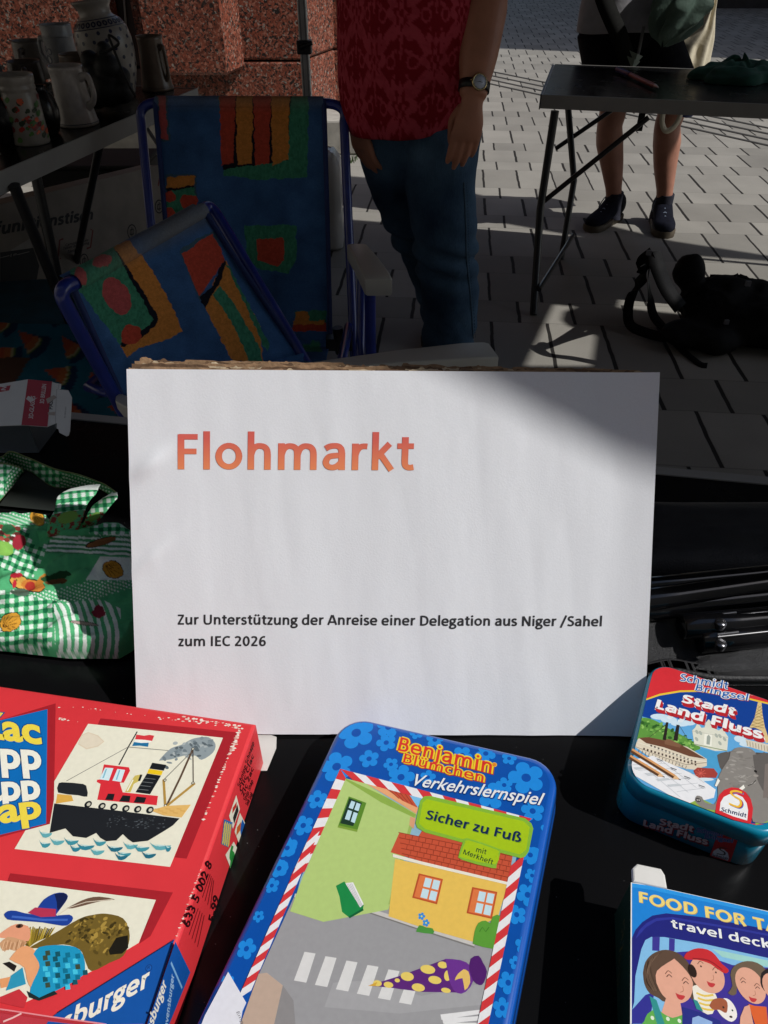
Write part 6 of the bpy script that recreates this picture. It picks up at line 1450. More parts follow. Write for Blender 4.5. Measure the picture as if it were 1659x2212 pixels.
# bag with water melon slices on the ground
wmx = P(110, 890, 0)
wb_ = thing('beach_bag', 'teal beach bag with water melon slices on the ground under the table', 'bag', (-.85, 1.95, 0))
def wm_paint(xyz, U, V):
    x, y = uvz(4, xyz); col = np.tile(np.array((.012, .12, .19)), (len(x), 1)); col *= (.8 + .4 * NZ.f(x / 60, y / 60)[:, None])
    def slice_(cx, cy, r, rot, sh=True):
        def wedge(cx, cy, r, a0, c, w=.85):
            dx, dy = x - cx, y - cy; d = np.hypot(dx, dy); an = (np.arctan2(dy, dx) - a0 + math.pi) % (2 * math.pi) - math.pi
            k = (d < r) & (np.abs(an) < w / 2); col[k] = c; return d, k
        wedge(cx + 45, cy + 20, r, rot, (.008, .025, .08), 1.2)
        d, k = wedge(cx, cy, r, rot, (.10, .16, .04)); k2 = k & (d < r * .93); col[k2] = (.42, .36, .20); k3 = k & (d < r * .86); col[k3] = (.42, .12, .04); k4 = k & (d < r * .6); col[k4] = (.38, .07, .03)
    for s_ in ((120, 1585, 170, .75), (530, 1410, 160, .85), (255, 1425, 130, .6), (400, 1620, 160, .9), (290, 1840, 170, .3), (580, 1850, 160, .9), (690, 1660, 120, .8), (-60, 1700, 160, .4), (60, 1950, 160, .6), (700, 2080, 150, .2), (440, 2030, 150, 1.2), (760, 1880, 150, 1.4), (-40, 1490, 120, .8), (180, 2180, 150, .5)): slice_(*s_)
    k = (U * 0 + y > 1760) & (x < 200 - (y - 1760) * .6); col[k] = (.10, .05, .035)
    return col
def wm_fn(U, V):
    a = -2.35 + U * 2.7      # front part of a slumped barrel
    r = .42 + .05 * NZ.f(U * 5, V * 4, 2) + .06 * np.sin(V * 3.1); zt = .37
    z = V * zt * (1 - .2 * U); rr = r * (1 - .45 * np.clip((V - .75) / .25, 0, 1) ** 2)
    return -.95 + rr * 1.25 * np.cos(a), 1.86 + rr * .62 * np.sin(a), z
sheet('bag_cloth', wm_fn, 240, 160, wm_paint, attr_mat('printed_canvas', .8, .3, 500), wb_)
b = MB(); b.lathe([(.02, .005), (.40, 0), (.43, .06), (.42, .2), (.36, .30), (.26, .33), (.02, .335)], (-.95, 1.88, 0), mat('teal_canvas', (.012, .09, .15), .8, .2, 20), 40, squash=(1.2, .62)); b.build('bag_back', None, wb_)
p5 = P(268, 870, .40)
# dark boxes added as a backdrop to cover the lit paving behind the carton
DCR = mat('dark_backdrop', (.010, .009, .008), .8, .2, 30, .2, 100)
for lab, a_, c_, y_ in (('low black box added as dark backdrop behind the brown carton under the table', (60, 357), (300, 357), 3.35), ('taller black backdrop box added beside the low one under the far end of the table', (345, 312), (600, 312), 3.25)):
    A_, C_ = PY(*a_, y_), PY(*c_, y_); t = thing('backdrop_box', lab, 'crate', (float(A_[0] + C_[0]) / 2, y_ + .15, 0), group='dark backdrop boxes under the left table')
    b = MB(); b.prism([(A_[0], y_), (C_[0], y_), (C_[0], y_ + .3), (A_[0], y_ + .3)], .001, A_[2] - .02, DCR, bevel=.01); b.build('backdrop_body', DCR, t)
    b = MB(); b.prism([(A_[0] - .01, y_ - .01), (C_[0] + .01, y_ - .01), (C_[0] + .01, y_ + .31), (A_[0] - .01, y_ + .31)], A_[2] - .019, A_[2], DCR, bevel=.006); b.build('backdrop_lid', DCR, t)
# white plastic canister behind the far chair
cn_ = P(700, 545, 0)
can = thing('plastic_canister', 'white plastic canister on the paving behind the deck chair', 'canister', (float(cn_[0]), float(cn_[1]) + .1, 0))
CANM = mat('milky_plastic', (.42, .41, .40), .35, .12, 6)
b = MB(); ol = rrect(-.14, .085, -.09, .09, .04); b.rings([[Vector((*q, z)) for q in inset(ol, i)] for i, z in ((.015, .001), (.002, .008), (0, .02), (0, .14), (.003, .15), (.003, .17), (0, .18), (0, .33), (.006, .365), (.03, .395), (.06, .40))], CANM, True); b.build('canister_body', CANM, can, True)
b = MB(); b.lathe([(.022, 0), (.024, .002), (.024, .024), (.02, .028), (.002, .028)], (-.06, 0, .4), mat('dull_red_cap', (.25, .05, .04), .4), 20); b.build('cap', None, can, True)

# ================================================================== DECK CHAIRS
BLUEF = mat('blue_painted_tube', (.014, .028, .21), .28, .15, 30, spec=.5, coat=.3)
FABM = attr_mat('deck_chair_cloth', .85, .4, 620, .1, .0008)
WPLA = mat('white_plastic', (.50, .49, .455), .4, .05, 10)
cB, cR, cO, cG, cK, cP = np.array((.052, .135, .32)), np.array((.56, .075, .045)), np.array((.66, .25, .055)), np.array((.055, .25, .15)), np.array((.012, .012, .022)), np.array((.52, .10, .10))
def chair_col(x, y, layers, seed, worn=None):
    nx = (NZ.f(x / 9 + seed, y / 9, 2) - .5) * 6; ny = (NZ.f(x / 9 + 40, y / 9 + seed, 2) - .5) * 6
    col = np.tile(cB, (len(x), 1)) * (.62 + .75 * NZ.f(x / 40 + seed, y / 40, 3)[:, None])
    for poly, c in layers:
        k = inpoly(x + nx, y + ny, poly)
        if isinstance(c, str):
            if c == 'green':
                g = cG * (.7 + .7 * NZ.f(x / 3.5, y / 7, 2)[:, None]); col[k] = g[k]
            elif c == 'edge': col[k] = np.array((.06, .12, .17))
        else: col[k] = (c * (.88 + .24 * NZ(x / 5, y / 5)[:, None]))[k]
    if worn is not None: 
        w = worn(x, y)[:, None]; col = col * (1 - w) + np.array((.21, .20, .17)) * w
    return col * (.85 + .3 * NZ(x * .9, y * .9)[:, None])
def ell(cx, cy, rx, ry, rot=0, n=22): return [(cx + rx * math.cos(t) * math.cos(rot) - ry * math.sin(t) * math.sin(rot), cy + rx * math.cos(t) * math.sin(rot) + ry * math.sin(t) * math.cos(rot)) for t in [2 * math.pi * i / n for i in range(n)]]
# --- far chair, facing the table
ch1 = thing('deck_chair', 'upright blue framed deck chair whose backrest shows red and orange stripes at its top', 'deck chair', (-.35, 1.75, 0), group='folding deck chairs')
def lay1():
    L = [([(337, 200), (360, 200), (368, 304), (346, 306)], 'edge'), ([(340, 200), (357, 200), (363, 301), (348, 300)], cP),
         ([(472, 200), (667, 200), (664, 384), (560, 388), (484, 380)], 'green'), ([(474, 190), (629, 190), (622, 345), (560, 356), (482, 366), (478, 300)], cK)]
    for a, c, k in ((474, 509, cR), (509, 547, cO), (547, 585, cR), (585, 626, cO)): L.append(([(a, 190), (c, 190), (c - 3, 343 if c > 600 else 352), (a + 4, 357)], k))
    L += [([(357, 378), (424, 378), (426, 470), (357, 478)], 'edge'), ([(359, 384), (421, 380), (420, 402), (360, 410)], cO), ([(359, 410), (420, 402), (424, 468), (360, 476)], 'green'), ([(359, 408), (420, 400), (420, 405), (359, 414)], cK)]
    for q in (ell(366, 425, 14, 12), ell(408, 436, 20, 16), ell(363, 462, 14, 14), ell(395, 470, 12, 9)): L.append((q, cR))
    L += [([(528, 488), (640, 486), (640, 560), (622, 590), (560, 582), (533, 560)], 'green'), ([(555, 516), (612, 514), (614, 562), (598, 576), (556, 562)], cR),
          ([(527, 628), (560, 628), (562, 680), (540, 682)], cO), ([(638, 672), (705, 670), (705, 715), (632, 715)], 'green'), ([(640, 674), (666, 672), (668, 700), (632, 706)], cO), ([(632, 700), (705, 698), (705, 716), (630, 716)], cR), ([(632, 694), (702, 692), (702, 700), (632, 702)], cO)]
    return L
L1_ = lay1()
def c1col(xyz, U, V): u, v = pix(xyz); return chair_col(u, v, L1_, 3, lambda x, y: np.clip(1 - (y - 214) / 30, 0, 1) * .35)
yb1, zb1 = 1.98, .80
def back1(u, v, frac): return PY(u, v, 2.0 - .28 * frac)
q1 = [PY(335, 216, 2.0), PY(700, 217, 2.0), PY(714, 745, 1.72), PY(375, 745, 1.72)]
def quad_fn(q, sag=.0):
    q = [np.array(t) for t in q]; nrm = np.cross(q[1] - q[0], q[3] - q[0]); nrm /= np.linalg.norm(nrm)
    if nrm[1] > 0: nrm = -nrm
    def fn(U, V):
        w = (q[0] * ((1 - U) * (1 - V))[..., None] + q[1] * (U * (1 - V))[..., None] + q[2] * (U * V)[..., None] + q[3] * ((1 - U) * V)[..., None])
        s_ = -sag * np.sin(np.pi * np.clip(V, 0, 1)) * (.6 + .4 * np.sin(np.pi * U)) + .004 * (NZ.f(U * 4, V * 5, 2) - .5) - .016 * np.clip((.03 - V) / .03, 0, 1) ** 2
        w = w + nrm * s_[..., None]; return w[..., 0], w[..., 1], w[..., 2]
    return fn
sheet('backrest_cloth', quad_fn(q1, .018), 300, 400, c1col, FABM, ch1, thick=.0012)
qs = [PY(375, 748, 1.715), PY(712, 748, 1.715), np.array([-.13, 1.33, .37]), np.array([-.60, 1.33, .37])]
def c1s(xyz, U, V):
    x = 380 + U * 330; y = 745 + V * 300; L = [([(590, 742), (645, 742), (650, 860), (600, 860)], cO), ([(650, 750), (690, 745), (700, 830), (655, 830)], 'green'), ([(420, 800), (520, 800), (520, 900), (430, 900)], cR)]
    return chair_col(x, y, L, 9)
sheet('seat_cloth', quad_fn(qs, .02), 140, 120, c1s, FABM, ch1, thick=.0012)
tl, tr = Vector(PY(305, 262, 1.985)), Vector(PY(743, 262, 1.985)); bl_, br_ = Vector(PY(352, 760, 1.70)), Vector(PY(765, 760, 1.70))
c_l, c_r = Vector(PY(296, 222, 2.0)), Vector(PY(752, 224, 2.0)); t_l, t_r = Vector(PY(345, 221, 2.004)), Vector(PY(700, 223, 2.004))
b = MB(); b.tube([bl_ + (bl_ - tl) * .75] + [bl_] + [tl] + arc_pts(tl, c_l, t_l, 8)[1:] + arc_pts(t_r, c_r, tr, 8) + [br_] + [br_ + (br_ - tr) * .75], .0115, BLUEF, 16); b.build('back_frame', BLUEF, ch1)
hm_ = mat('blue_hem', (.010, .028, .13), .7)
for s_ in ((q1[0], q1[3]), (q1[1], q1[2])):
    b = MB(); b.tube([Vector(s_[0]) + Vector((0, -.002, 0)), (Vector(s_[0]) + Vector(s_[1])) / 2 + Vector((0, .012, 0)), Vector(s_[1])], .0062, hm_, 10); b.build('hem', hm_, ch1)
def roll(par, a, c, r, col, down):
    """the cloth wrapped over the frame's top tube"""
    a = np.array(a); c = np.array(c); ax = (c - a) / np.linalg.norm(c - a); dn_ = np.array(down); dn_ = dn_ - ax * (dn_ @ ax); dn_ /= np.linalg.norm(dn_); fr_ = np.cross(ax, dn_)
    def fn(U, V):
        an = (V - .5) * 2 * np.pi * .86; w_ = a + (c - a) * U[..., None] - dn_ * (r * np.cos(an))[..., None] + fr_ * (r * np.sin(an))[..., None]; return w_[..., 0], w_[..., 1], w_[..., 2]
    return sheet('backrest_hem_roll', fn, 240, 40, col, FABM, par)
roll(ch1, PY(337, 221, 2.004), PY(699, 222, 2.004), .0142, c1col, np.array(q1[3]) - np.array(q1[0]))
b = MB(); b.tube([(-.09, 1.70, .34), (-.10, 1.32, .38), (-.14, 1.30, .382), (-.58, 1.30, .382), (-.62, 1.32, .38), (-.58, 1.70, .34)], .0115, BLUEF, 14); b.build('seat_frame', BLUEF, ch1)
f1 = Vector(PY(799, 618, 1.60)); 
for sgn in (1, -1):
    x_ = f1.x if sgn > 0 else -.67
    b = MB(); b.tube([(x_, 1.60, .50), (x_, 1.60, .30), (x_, 1.62, .02), (x_ - sgn * .04, 1.62, .0125), (x_ - sgn * .5, 1.62, .0125)] if sgn > 0 else [(x_, 1.60, .50), (x_, 1.62, .02)], .0135, BLUEF, 14); b.build('leg', BLUEF, ch1)
    b = MB(); b.tube([(x_ - sgn * .02, 1.74, .50), (x_ - sgn * .03, 1.55, .2), (x_ - sgn * .03, 1.40, .0125)], .0115, BLUEF, 14); b.build('leg', BLUEF, ch1)
# armrest ends (white plastic with a bevelled nose)
def armrest(a, c, w0, w1, th, parent, dirw):
    a = Vector(a); c = Vector(c); w = Vector(dirw).normalized(); n_ = w.cross(c - a).normalized()
    if n_.z < 0: n_ = -n_
    rings = []
    for t, wd, hh, lift in ((0, w0 * .7, th * .6, -.002), (.04, w0, th, 0), (.5, (w0 + w1) / 2, th, .004), (.86, w1, th, .002), (.975, w1, th, -.001), (1.0, w1 * .94, th * .92, -.004)):
        o_ = a + (c - a) * t + n_ * lift
        sec = rrect(-wd / 2, wd / 2, -hh, 0, min(wd, hh) * .14, 4)
        rings.append([o_ + w * x + n_ * y for x, y in sec])
    b = MB(); b.rings(rings, WPLA, True); return b.build('armrest', WPLA, parent)
b = MB(); z0_ = .565
armrest(PY(770, 525, 1.74), PY(818, 600, 1.53), .05, .062, .04, ch1, (1, .02, 0))
armrest_h = PY(735, 735, 1.68)
b = MB(); jb = mat('black_joint', (.008, .008, .009), .4)
b.box(armrest_h[0] - .035, armrest_h[0] + .03, 1.66, 1.69, armrest_h[2] - .02, armrest_h[2] + .012); b.tube([armrest_h + [-.0, -.01, -.03], armrest_h + [-.005, -.012, .04]], .013, None, 10); b.build('joint', jb, ch1)
# --- near chair, turned to the right
NT, FT, FBt, NB = P(146, 597, .68), P(431, 441, .68), P(655, 778, .40), P(268, 868, .43)
ch2 = thing('deck_chair', 'blue framed deck chair turned sideways behind the sign, red dots on green backrest', 'deck chair', (-.25, 1.35, 0), group='folding deck chairs')
def z4(*pts): return [Z(4, *q) for q in pts]
L2_ = [(z4((450, 1180), (760, 1020), (1040, 1520), (980, 1590), (790, 1690), (470, 1260)), 'green'),
       (z4((740, 1040), (840, 990), (1000, 1200), (1140, 1460), (1195, 1590), (1050, 1660), (900, 1700), (830, 1760), (780, 1690), (940, 1600), (1020, 1510), (900, 1300)), cO),
       (z4((745, 1050), (775, 1080), (900, 1280), (1035, 1500), (1010, 1560), (940, 1620), (790, 1700), (785, 1670), (960, 1560), (1000, 1510), (880, 1300)), cK)]
for q, k in ((ell(760, 1358, 82, 132, -.5), cP), (ell(670, 1130, 66, 40, -.4), cP), (ell(530, 1230, 36, 64, -.4), cP), (ell(855, 1610, 68, 66, -.5), cR)): L2_.append(([Z(4, *t) for t in q], k))
L2_ += [(z4((1170, 1070), (1200, 1040), (1290, 980), (1390, 940), (1420, 970), (1440, 1090), (1300, 1390)), 'edge'), (z4((1183, 1085), (1270, 1040), (1295, 1000), (1385, 955), (1470, 1120), (1400, 1220), (1300, 1365)), cR),
        (z4((1475, 1125), (1700, 1560), (1720, 1800), (1610, 1800), (1450, 1400), (1330, 1430), (1400, 1250)), cO), (z4((1330, 1430), (1420, 1350), (1640, 1790), (1520, 1790)), cO), (z4((1390, 1350), (1435, 1290), (1560, 1460), (1700, 1700), (1720, 1830), (1640, 1830), (1530, 1560)), 'green'),
        (z4((1470, 1120), (1478, 1150), (1430, 1280), (1335, 1440), (1300, 1370), (1390, 1290), (1430, 1180)), cK), (z4((1475, 1150), (1500, 1170), (1760, 1680), (1740, 1720)), 'green')]
def c2col(xyz, U, V):
    u, v = pix(xyz); return chair_col(u, v, L2_, 21, lambda x, y: np.clip(1 - V.reshape(x.shape) / .16, 0, 1) * np.clip(U * 1.4, .15, .9) * .8)
q2 = [NT, FT, FBt, NB]
sheet('backrest_cloth', quad_fn(q2, .016), 330, 340, c2col, FABM, ch2, thick=.0012)
b = MB(); NTv, FTv, FBv, NBv = map(Vector, q2); wv_ = (FTv - NTv).normalized(); 
n0 = NTv - wv_ * .030 + (NBv - NTv) * .13; n1 = NBv - wv_ * .014; f0 = FTv + wv_ * .030 + (FBv - FTv) * .13; f1_ = FBv + wv_ * .004
nc, fc = NTv - wv_ * .036 + (NTv - NBv) * .03, FTv + wv_ * .036 + (FTv - FBv) * .03; n2, f2 = NTv + wv_ * .0, FTv - wv_ * .0
dn = Vector((.006, 0, -.012))
b.tube([n1 + (n1 - n0) * .55, n1, n0] + [q_ + dn for q_ in arc_pts(n0 - dn, nc, n2, 8)[1:]] + [q_ + dn for q_ in arc_pts(f2, fc, f0 - dn, 8)] + [f1_, f1_ + (f1_ - f0) * .5], .0122, BLUEF, 16); b.build('back_frame', BLUEF, ch2)
for s_ in ((NTv, NBv), (FTv, FBv)): b = MB(); b.tube(s_, .0062, hm_, 10); b.build('hem', hm_, ch2)
roll(ch2, np.array(NTv + dn + wv_ * .002), np.array(FTv + dn - wv_ * .002), .0150, lambda xyz, U, V: c2col(xyz, U, V * 0), np.array(NB) - np.array(NT))
fx_ = (FBv - FTv); fx_.z = 0; fx_.normalize()
qs2 = [np.array(NBv), np.array(FBv), np.array(FBv + fx_ * .40 + Vector((0, 0, -.0))), np.array(NBv + fx_ * .40 + Vector((0, 0, -.02)))]
sheet('seat_cloth', quad_fn(qs2, .015), 100, 100, lambda xyz, U, V: chair_col(U * 300, V * 300, [([(60, 60), (160, 60), (160, 200), (60, 200)], cO), ([(190, 120), (260, 120), (260, 260), (190, 260)], cR)], 5), FABM, ch2, thick=.0012)
aa, ac_ = P(655, 783, .47), P(1060, 742, .47)
armrest(P(640, 795, .46), P(1066, 752, .46), .04, .07, .035, ch2, Vector(ac_ - aa).cross(Vector((0, 0, 1))))
fr = Vector(P(1020, 770, .44)); nrl = Vector(NBv) + fx_ * .36
armrest(NBv + Vector((.0, -.03, .03)), NBv + fx_ * .42 + Vector((.0, -.03, .03)), .04, .06, .03, ch2, Vector(ac_ - aa).cross(Vector((0, 0, 1))))
for st_ in (fr, nrl):
    b = MB(); b.tube([st_, Vector((st_.x, st_.y, .0125))], .0125, BLUEF, 12); b.build('leg', BLUEF, ch2)
for st_ in (FBv, NBv):
    b = MB(); b.tube([st_ + Vector((0, 0, -.02)), Vector((st_.x + .22, st_.y, .0125))], .0125, BLUEF, 12); b.build('leg', BLUEF, ch2)
# ================================================================== THINGS ON THE RIGHT TABLE, RUCKSACK
def Rz(x, y, z=RZ): return P(*Z(3, x, y), z)
a, c = Vector(Rz(872, 425, RZ + .012)), Vector(Rz(1035, 500, RZ + .012))
pen = thing('pen', 'red and blue pen lying on the black right hand table', 'pen', (float(a.x), float(a.y), RZ))
b = MB(); b.tube([a, a.lerp(c, .88)], .0075, mat('dull_red_plastic', (.22, .05, .05), .35), 14); b.build('barrel', None, pen)
b = MB(); b.tube([a.lerp(c, .88), c], [.007, .002], mat('steel_tip', (.45, .45, .45), .3, metal=.8), 14); b.build('tip', None, pen)
b = MB(); e_ = Vector(Rz(800, 395, RZ + .014)); b.tube([e_, a], .0095, mat('dark_blue_plastic', (.015, .02, .10), .35), 14); b.build('cap', None, pen)
gl = thing('green_cloth', 'dark green folded cloth on the right table under the cream bag', 'cloth', tuple(map(float, Rz(1480, 460))))
def gl_fn(U, V):
    a_ = U * 2 * np.pi; r = np.sin(V * np.pi / 2); cx, cy = Rz(1480, 455)[:2]; lob = 1 + .14 * np.sin(3 * a_ + 1) + .08 * np.sin(7 * a_)
    z = RZ + .002 + (.055 * np.sqrt(np.clip(1 - r ** 2, 0, 1))) * (.7 + .7 * NZ.f(U * 9, V * 4, 2)) + .01 * np.sin(V * 18 + 2 * np.cos(a_)) * (1 - r)
    return cx + .17 * r * np.cos(a_) * lob, cy + .12 * r * np.sin(a_) * lob, z
sheet('folded_cloth', gl_fn, 90, 40, None, mat('green_wool', (.008, .055, .035), .95, .3, 30, .6, 300), gl)
tg = Rz(1300, 425, RZ + .012)
rb_ = thing('ribbon_tag', 'small orange and red tag beside the green cloth on the right table', 'tag', tuple(map(float, Rz(1300, 430))))
b = MB(); b.box(tg[0] - .02, tg[0] + .02, tg[1] - .012, tg[1] + .012, RZ + .001, RZ + .02, mat('orange_felt', (.30, .07, .03), .9)); b.build('tag_piece', None, rb_)

# rucksack on the paving
bp_ = thing('rucksack', 'black rucksack slumped on the paving at the right with looped straps', 'rucksack', (1.25, 2.35, 0))
RUCK = mat('black_nylon_weave', (.0035, .0035, .004), .75, .3, 60, .5, 300, spec=.2)
b = MB()
def blobs(b, items):
    for x, y, z, r, sx, sy, sz in items: ball(b, (x, y, z), r, None, (sx, sy, sz))
blobs(b, [(1.36, 2.36, .07, .2, 1.4, .9, .48), (1.19, 2.40, .10, .11, 1.5, .9, .75), (1.05, 2.44, .20, .055, 1, .8, 1.2), (1.55, 2.26, .05, .15, 1.2, 1, .55), (1.28, 2.40, .09, .13, 1.3, .8, .65), (1.10, 2.28, .04, .10, 1.6, 1, .5), (1.72, 2.22, .05, .15, 1.3, 1, .5), (1.48, 2.36, .10, .10, 1.3, .9, .7)])
o = b.build('bag_body', RUCK, bp_)
md = o.modifiers.new('r', 'REMESH'); md.mode = 'VOXEL'; md.voxel_size = .01; md.use_smooth_shade = True; ms = o.modifiers.new('s', 'SMOOTH'); ms.iterations = 8; bake(o)
me = o.data
for v in me.vertices:
    w_ = (float(NZ.f(v.co.x * 9 + v.co.z * 4, v.co.y * 9 + v.co.z * 7, 3)) - .5) * .07; v.co += v.normal * w_; v.co.z = max(v.co.z, .002)
def strap(pts, w, nm='strap', m=None, parent=bp_):
    pp = smooth_path(pts, 8); L = []; Rr = []
    for i, q in enumerate(pp):
        t = (pp[min(i + 1, len(pp) - 1)] - pp[max(i - 1, 0)]).normalized(); s_ = t.cross(Vector((0, -.75, .65))).normalized() * w / 2; L.append(q - s_); Rr.append(q + s_)
    n_ = len(pp); off = Vector((0, -.002, .003)); b = MB()
    b.rings([L, Rr, [q + off for q in Rr], [q + off for q in L], L], m or RUCK, True, False, closed=False); return b.build(nm, m or RUCK, parent)
z6 = lambda x, y, z: Vector(P(*Z(6, x, y), z))
strap([z6(980, 190, .34), z6(960, 280, .26), z6(905, 350, .16), z6(865, 450, .08), z6(870, 560, .03), z6(960, 610, .02), z6(1080, 640, .03)], .035)
strap([z6(985, 200, .34), z6(975, 300, .24), z6(985, 420, .12), z6(1010, 520, .06), z6(1080, 600, .03)], .03)
strap([z6(1010, 150, .36), z6(1030, 240, .33), z6(1080, 360, .27), z6(1160, 470, .22)], .045)
strap([z6(1000, 160, .36), z6(950, 200, .33), z6(930, 235, .30), z6(975, 250, .30)], .04)
strap([z6(1100, 640, .03), z6(1180, 720, .01), z6(1270, 790, .004), z6(1310, 800, .004)], .02)
for x, y, z in ((965, 185, .35), (1525, 360, .30), (1405, 575, .12)):
    b = MB(); q = z6(x, y, z) + Vector((0, -.01, .02)); b.box(q.x - .007, q.x + .007, q.y - .005, q.y + .004, q.z - .006, q.z + .008, mat('buckle_plastic', (.10, .10, .11), .3)); b.build('buckle', None, bp_)

# ================================================================== PEOPLE
def ering(c, ax, ay, rx, ry, n=28, p=2.3):
    out = []
    for i in range(n):
        t = 2 * math.pi * i / n; ct, st = math.cos(t), math.sin(t)
        out.append(c + ax * (rx * math.copysign(abs(ct) ** (2 / p), ct)) + ay * (ry * math.copysign(abs(st) ** (2 / p), st)))
    return out
def limb(b, pts, radii, front=Vector((0, -1, 0)), n=24, m=None, sub=5, p=2.1):
    P_ = smooth_path(pts, sub); k = np.linspace(0, len(pts) - 1, len(P_)); rs = np.array(radii, float)
    if rs.ndim == 1: rs = np.stack([rs, rs], 1)
    rx = np.interp(k, range(len(pts)), rs[:, 0]); ry = np.interp(k, range(len(pts)), rs[:, 1]); rings = []
    for i, q in enumerate(P_):
        t = (P_[min(i + 1, len(P_) - 1)] - P_[max(i - 1, 0)]).normalized(); ax = t.cross(front).normalized(); ay = ax.cross(t).normalized()
        rings.append(ering(q, ax, ay, float(rx[i]), float(ry[i]), n, p))
    b.rings(rings, m, True); return b
def fuse(o, vox, it):
    md = o.modifiers.new('r', 'REMESH'); md.mode = 'VOXEL'; md.voxel_size = vox; md.use_smooth_shade = True
    ms = o.modifiers.new('s', 'SMOOTH'); ms.iterations = it; ms.factor = .5; bake(o)
    return o
def hand(b, wrist, d, back, thumb, L=.185, curl=.5):
    """wrist point, direction of the hand, normal of the back of the hand, side of the thumb"""
    wrist = Vector(wrist); d = Vector(d).normalized(); back = Vector(back); back = (back - d * back.dot(d)).normalized(); side = back.cross(d)
    if side.dot(Vector(thumb)) < 0: side = -side
    s = L / .185; kn = wrist + d * .086 * s - back * .004 * s
    limb(b, [wrist - d * .01, wrist + d * .02 * s, wrist + d * .055 * s, kn, kn + d * .012 * s], [(.027 * s, .020 * s), (.029 * s, .019 * s), (.039 * s, .017 * s), (.041 * s, .0145 * s), (.036 * s, .010 * s)], front=back, n=20)
    for i, (off, ln, dl) in enumerate(((.0315, .083, -.002), (.0110, .093, .003), (-.0100, .086, .001), (-.0295, .068, -.007))):
        p0 = kn + side * off * s + d * (dl - .006) * s; dd = d + side * off * .3; dd.normalize(); pts = [p0]; a = .10
        for seg, fr in enumerate((.46, .30, .24)):
            a += curl * (.55 if seg == 0 else .75); v = dd * math.cos(a) - back * math.sin(a); pts.append(pts[-1] + v * ln * fr * s)
        limb(b, pts, [.0108 * s, .0100 * s, .0092 * s, .0068 * s], front=back, n=14, sub=4)
        ball(b, pts[-1], .0068 * s); ball(b, pts[0] + back * .002 * s, .0098 * s)
    t0 = wrist + d * .028 * s + side * .020 * s - back * .010 * s
    t1 = t0 + (d * .75 + side * .25 - back * .65).normalized() * .042 * s; t2 = t1 + (d * .95 - side * .1 - back * .30).normalized() * .032 * s; t3 = t2 + (d - side * .12 - back * .3).normalized() * .025 * s
    limb(b, [t0, t1, t2, t3], [.0145 * s, .0120 * s, .0105 * s, .0075 * s], front=back, n=14, sub=4); ball(b, t3, .0075 * s)
def head_shape(b, c, s=1.0, face=Vector((0, -1, 0))):
    f = face.normalized(); r = f.cross(Vector((0, 0, 1)))
    c = Vector(c); u = Vector((0, 0, 1))
    limb(b, [c - u * .15 * s, c - u * .10 * s], [.056 * s, .055 * s], front=f)
    for (q, rad, sq) in ((c + u * .03 * s - f * .012 * s, .094 * s, (.82, 1.0, 1.05)), (c - u * .035 * s + f * .012 * s, .072 * s, (.90, 1.0, 1.1)), (c - u * .085 * s + f * .045 * s, .034 * s, (1.1, .8, .8)),
                        (c + u * .005 * s + f * .088 * s, .022 * s, (1.6, .6, .5))):
        ball(b, q, rad, None, sq)
    limb(b, [c + u * .008 * s + f * .086 * s, c - u * .022 * s + f * .108 * s, c - u * .034 * s + f * .096 * s], [.008 * s, .013 * s, .009 * s], front=f)
    for e in (-1, 1): ball(b, c + r * .080 * s * e - f * .005 * s - u * .005 * s, .026 * s, None, (.35, .7, 1.15))
    limb(b, [c - u * .058 * s + f * .080 * s - r * .022 * s, c - u * .056 * s + f * .092 * s, c - u * .058 * s + f * .080 * s + r * .022 * s], [.005 * s, .009 * s, .005 * s], front=f)
def skin(n, col):
    return mat(n, col, .5, .10, 25, .12, 220, spec=.35)
SK1 = skin('tanned_skin', (.43, .185, .115)); SK2 = skin('fair_skin', (.36, .165, .11))
IRIS = mat('eye', (.05, .035, .03), .1)
def face_bits(par, c, s, hairm, f=Vector((0, -1, 0)), style=0):
    c = Vector(c); r = f.cross(Vector((0, 0, 1)))
    for e in (-1, 1):
        b = MB(); ball(b, c + r * .032 * s * e + f * .084 * s, .0115 * s, mat('eye_white', (.6, .58, .55), .2)); ball(b, c + r * .032 * s * e + f * .0925 * s, .0052 * s, IRIS); b.build('eye', None, par)
    b = MB(); ball(b, c + Vector((0, 0, .055 * s)) - f * .022 * s, .100 * s, hairm, (.90, 1.0, .95)); ball(b, c + Vector((0, 0, -.02 * s)) - f * .05 * s, .085 * s, hairm, (.9, .75, 1.1)); o = b.build('hair', hairm, par); fuse(o, .006, 4)

# ------------------------------------------------------------------ person in the red shirt
Y1 = 2.05
p1 = thing('person', 'person in red patterned shirt and jeans standing in shade with a wristwatch', 'person', (.14, Y1, 0))
def X1(u, v, y=Y1): return Vector(PY(u, v, y))
hipc = Vector((.075, Y1 + .02, .86))
b = MB()
AY = Y1 - .17
Wp = X1(1023, 197, AY); El = X1(1052, -30, Y1 - .07); Shd = Vector((.275, Y1 + .03, 1.40))
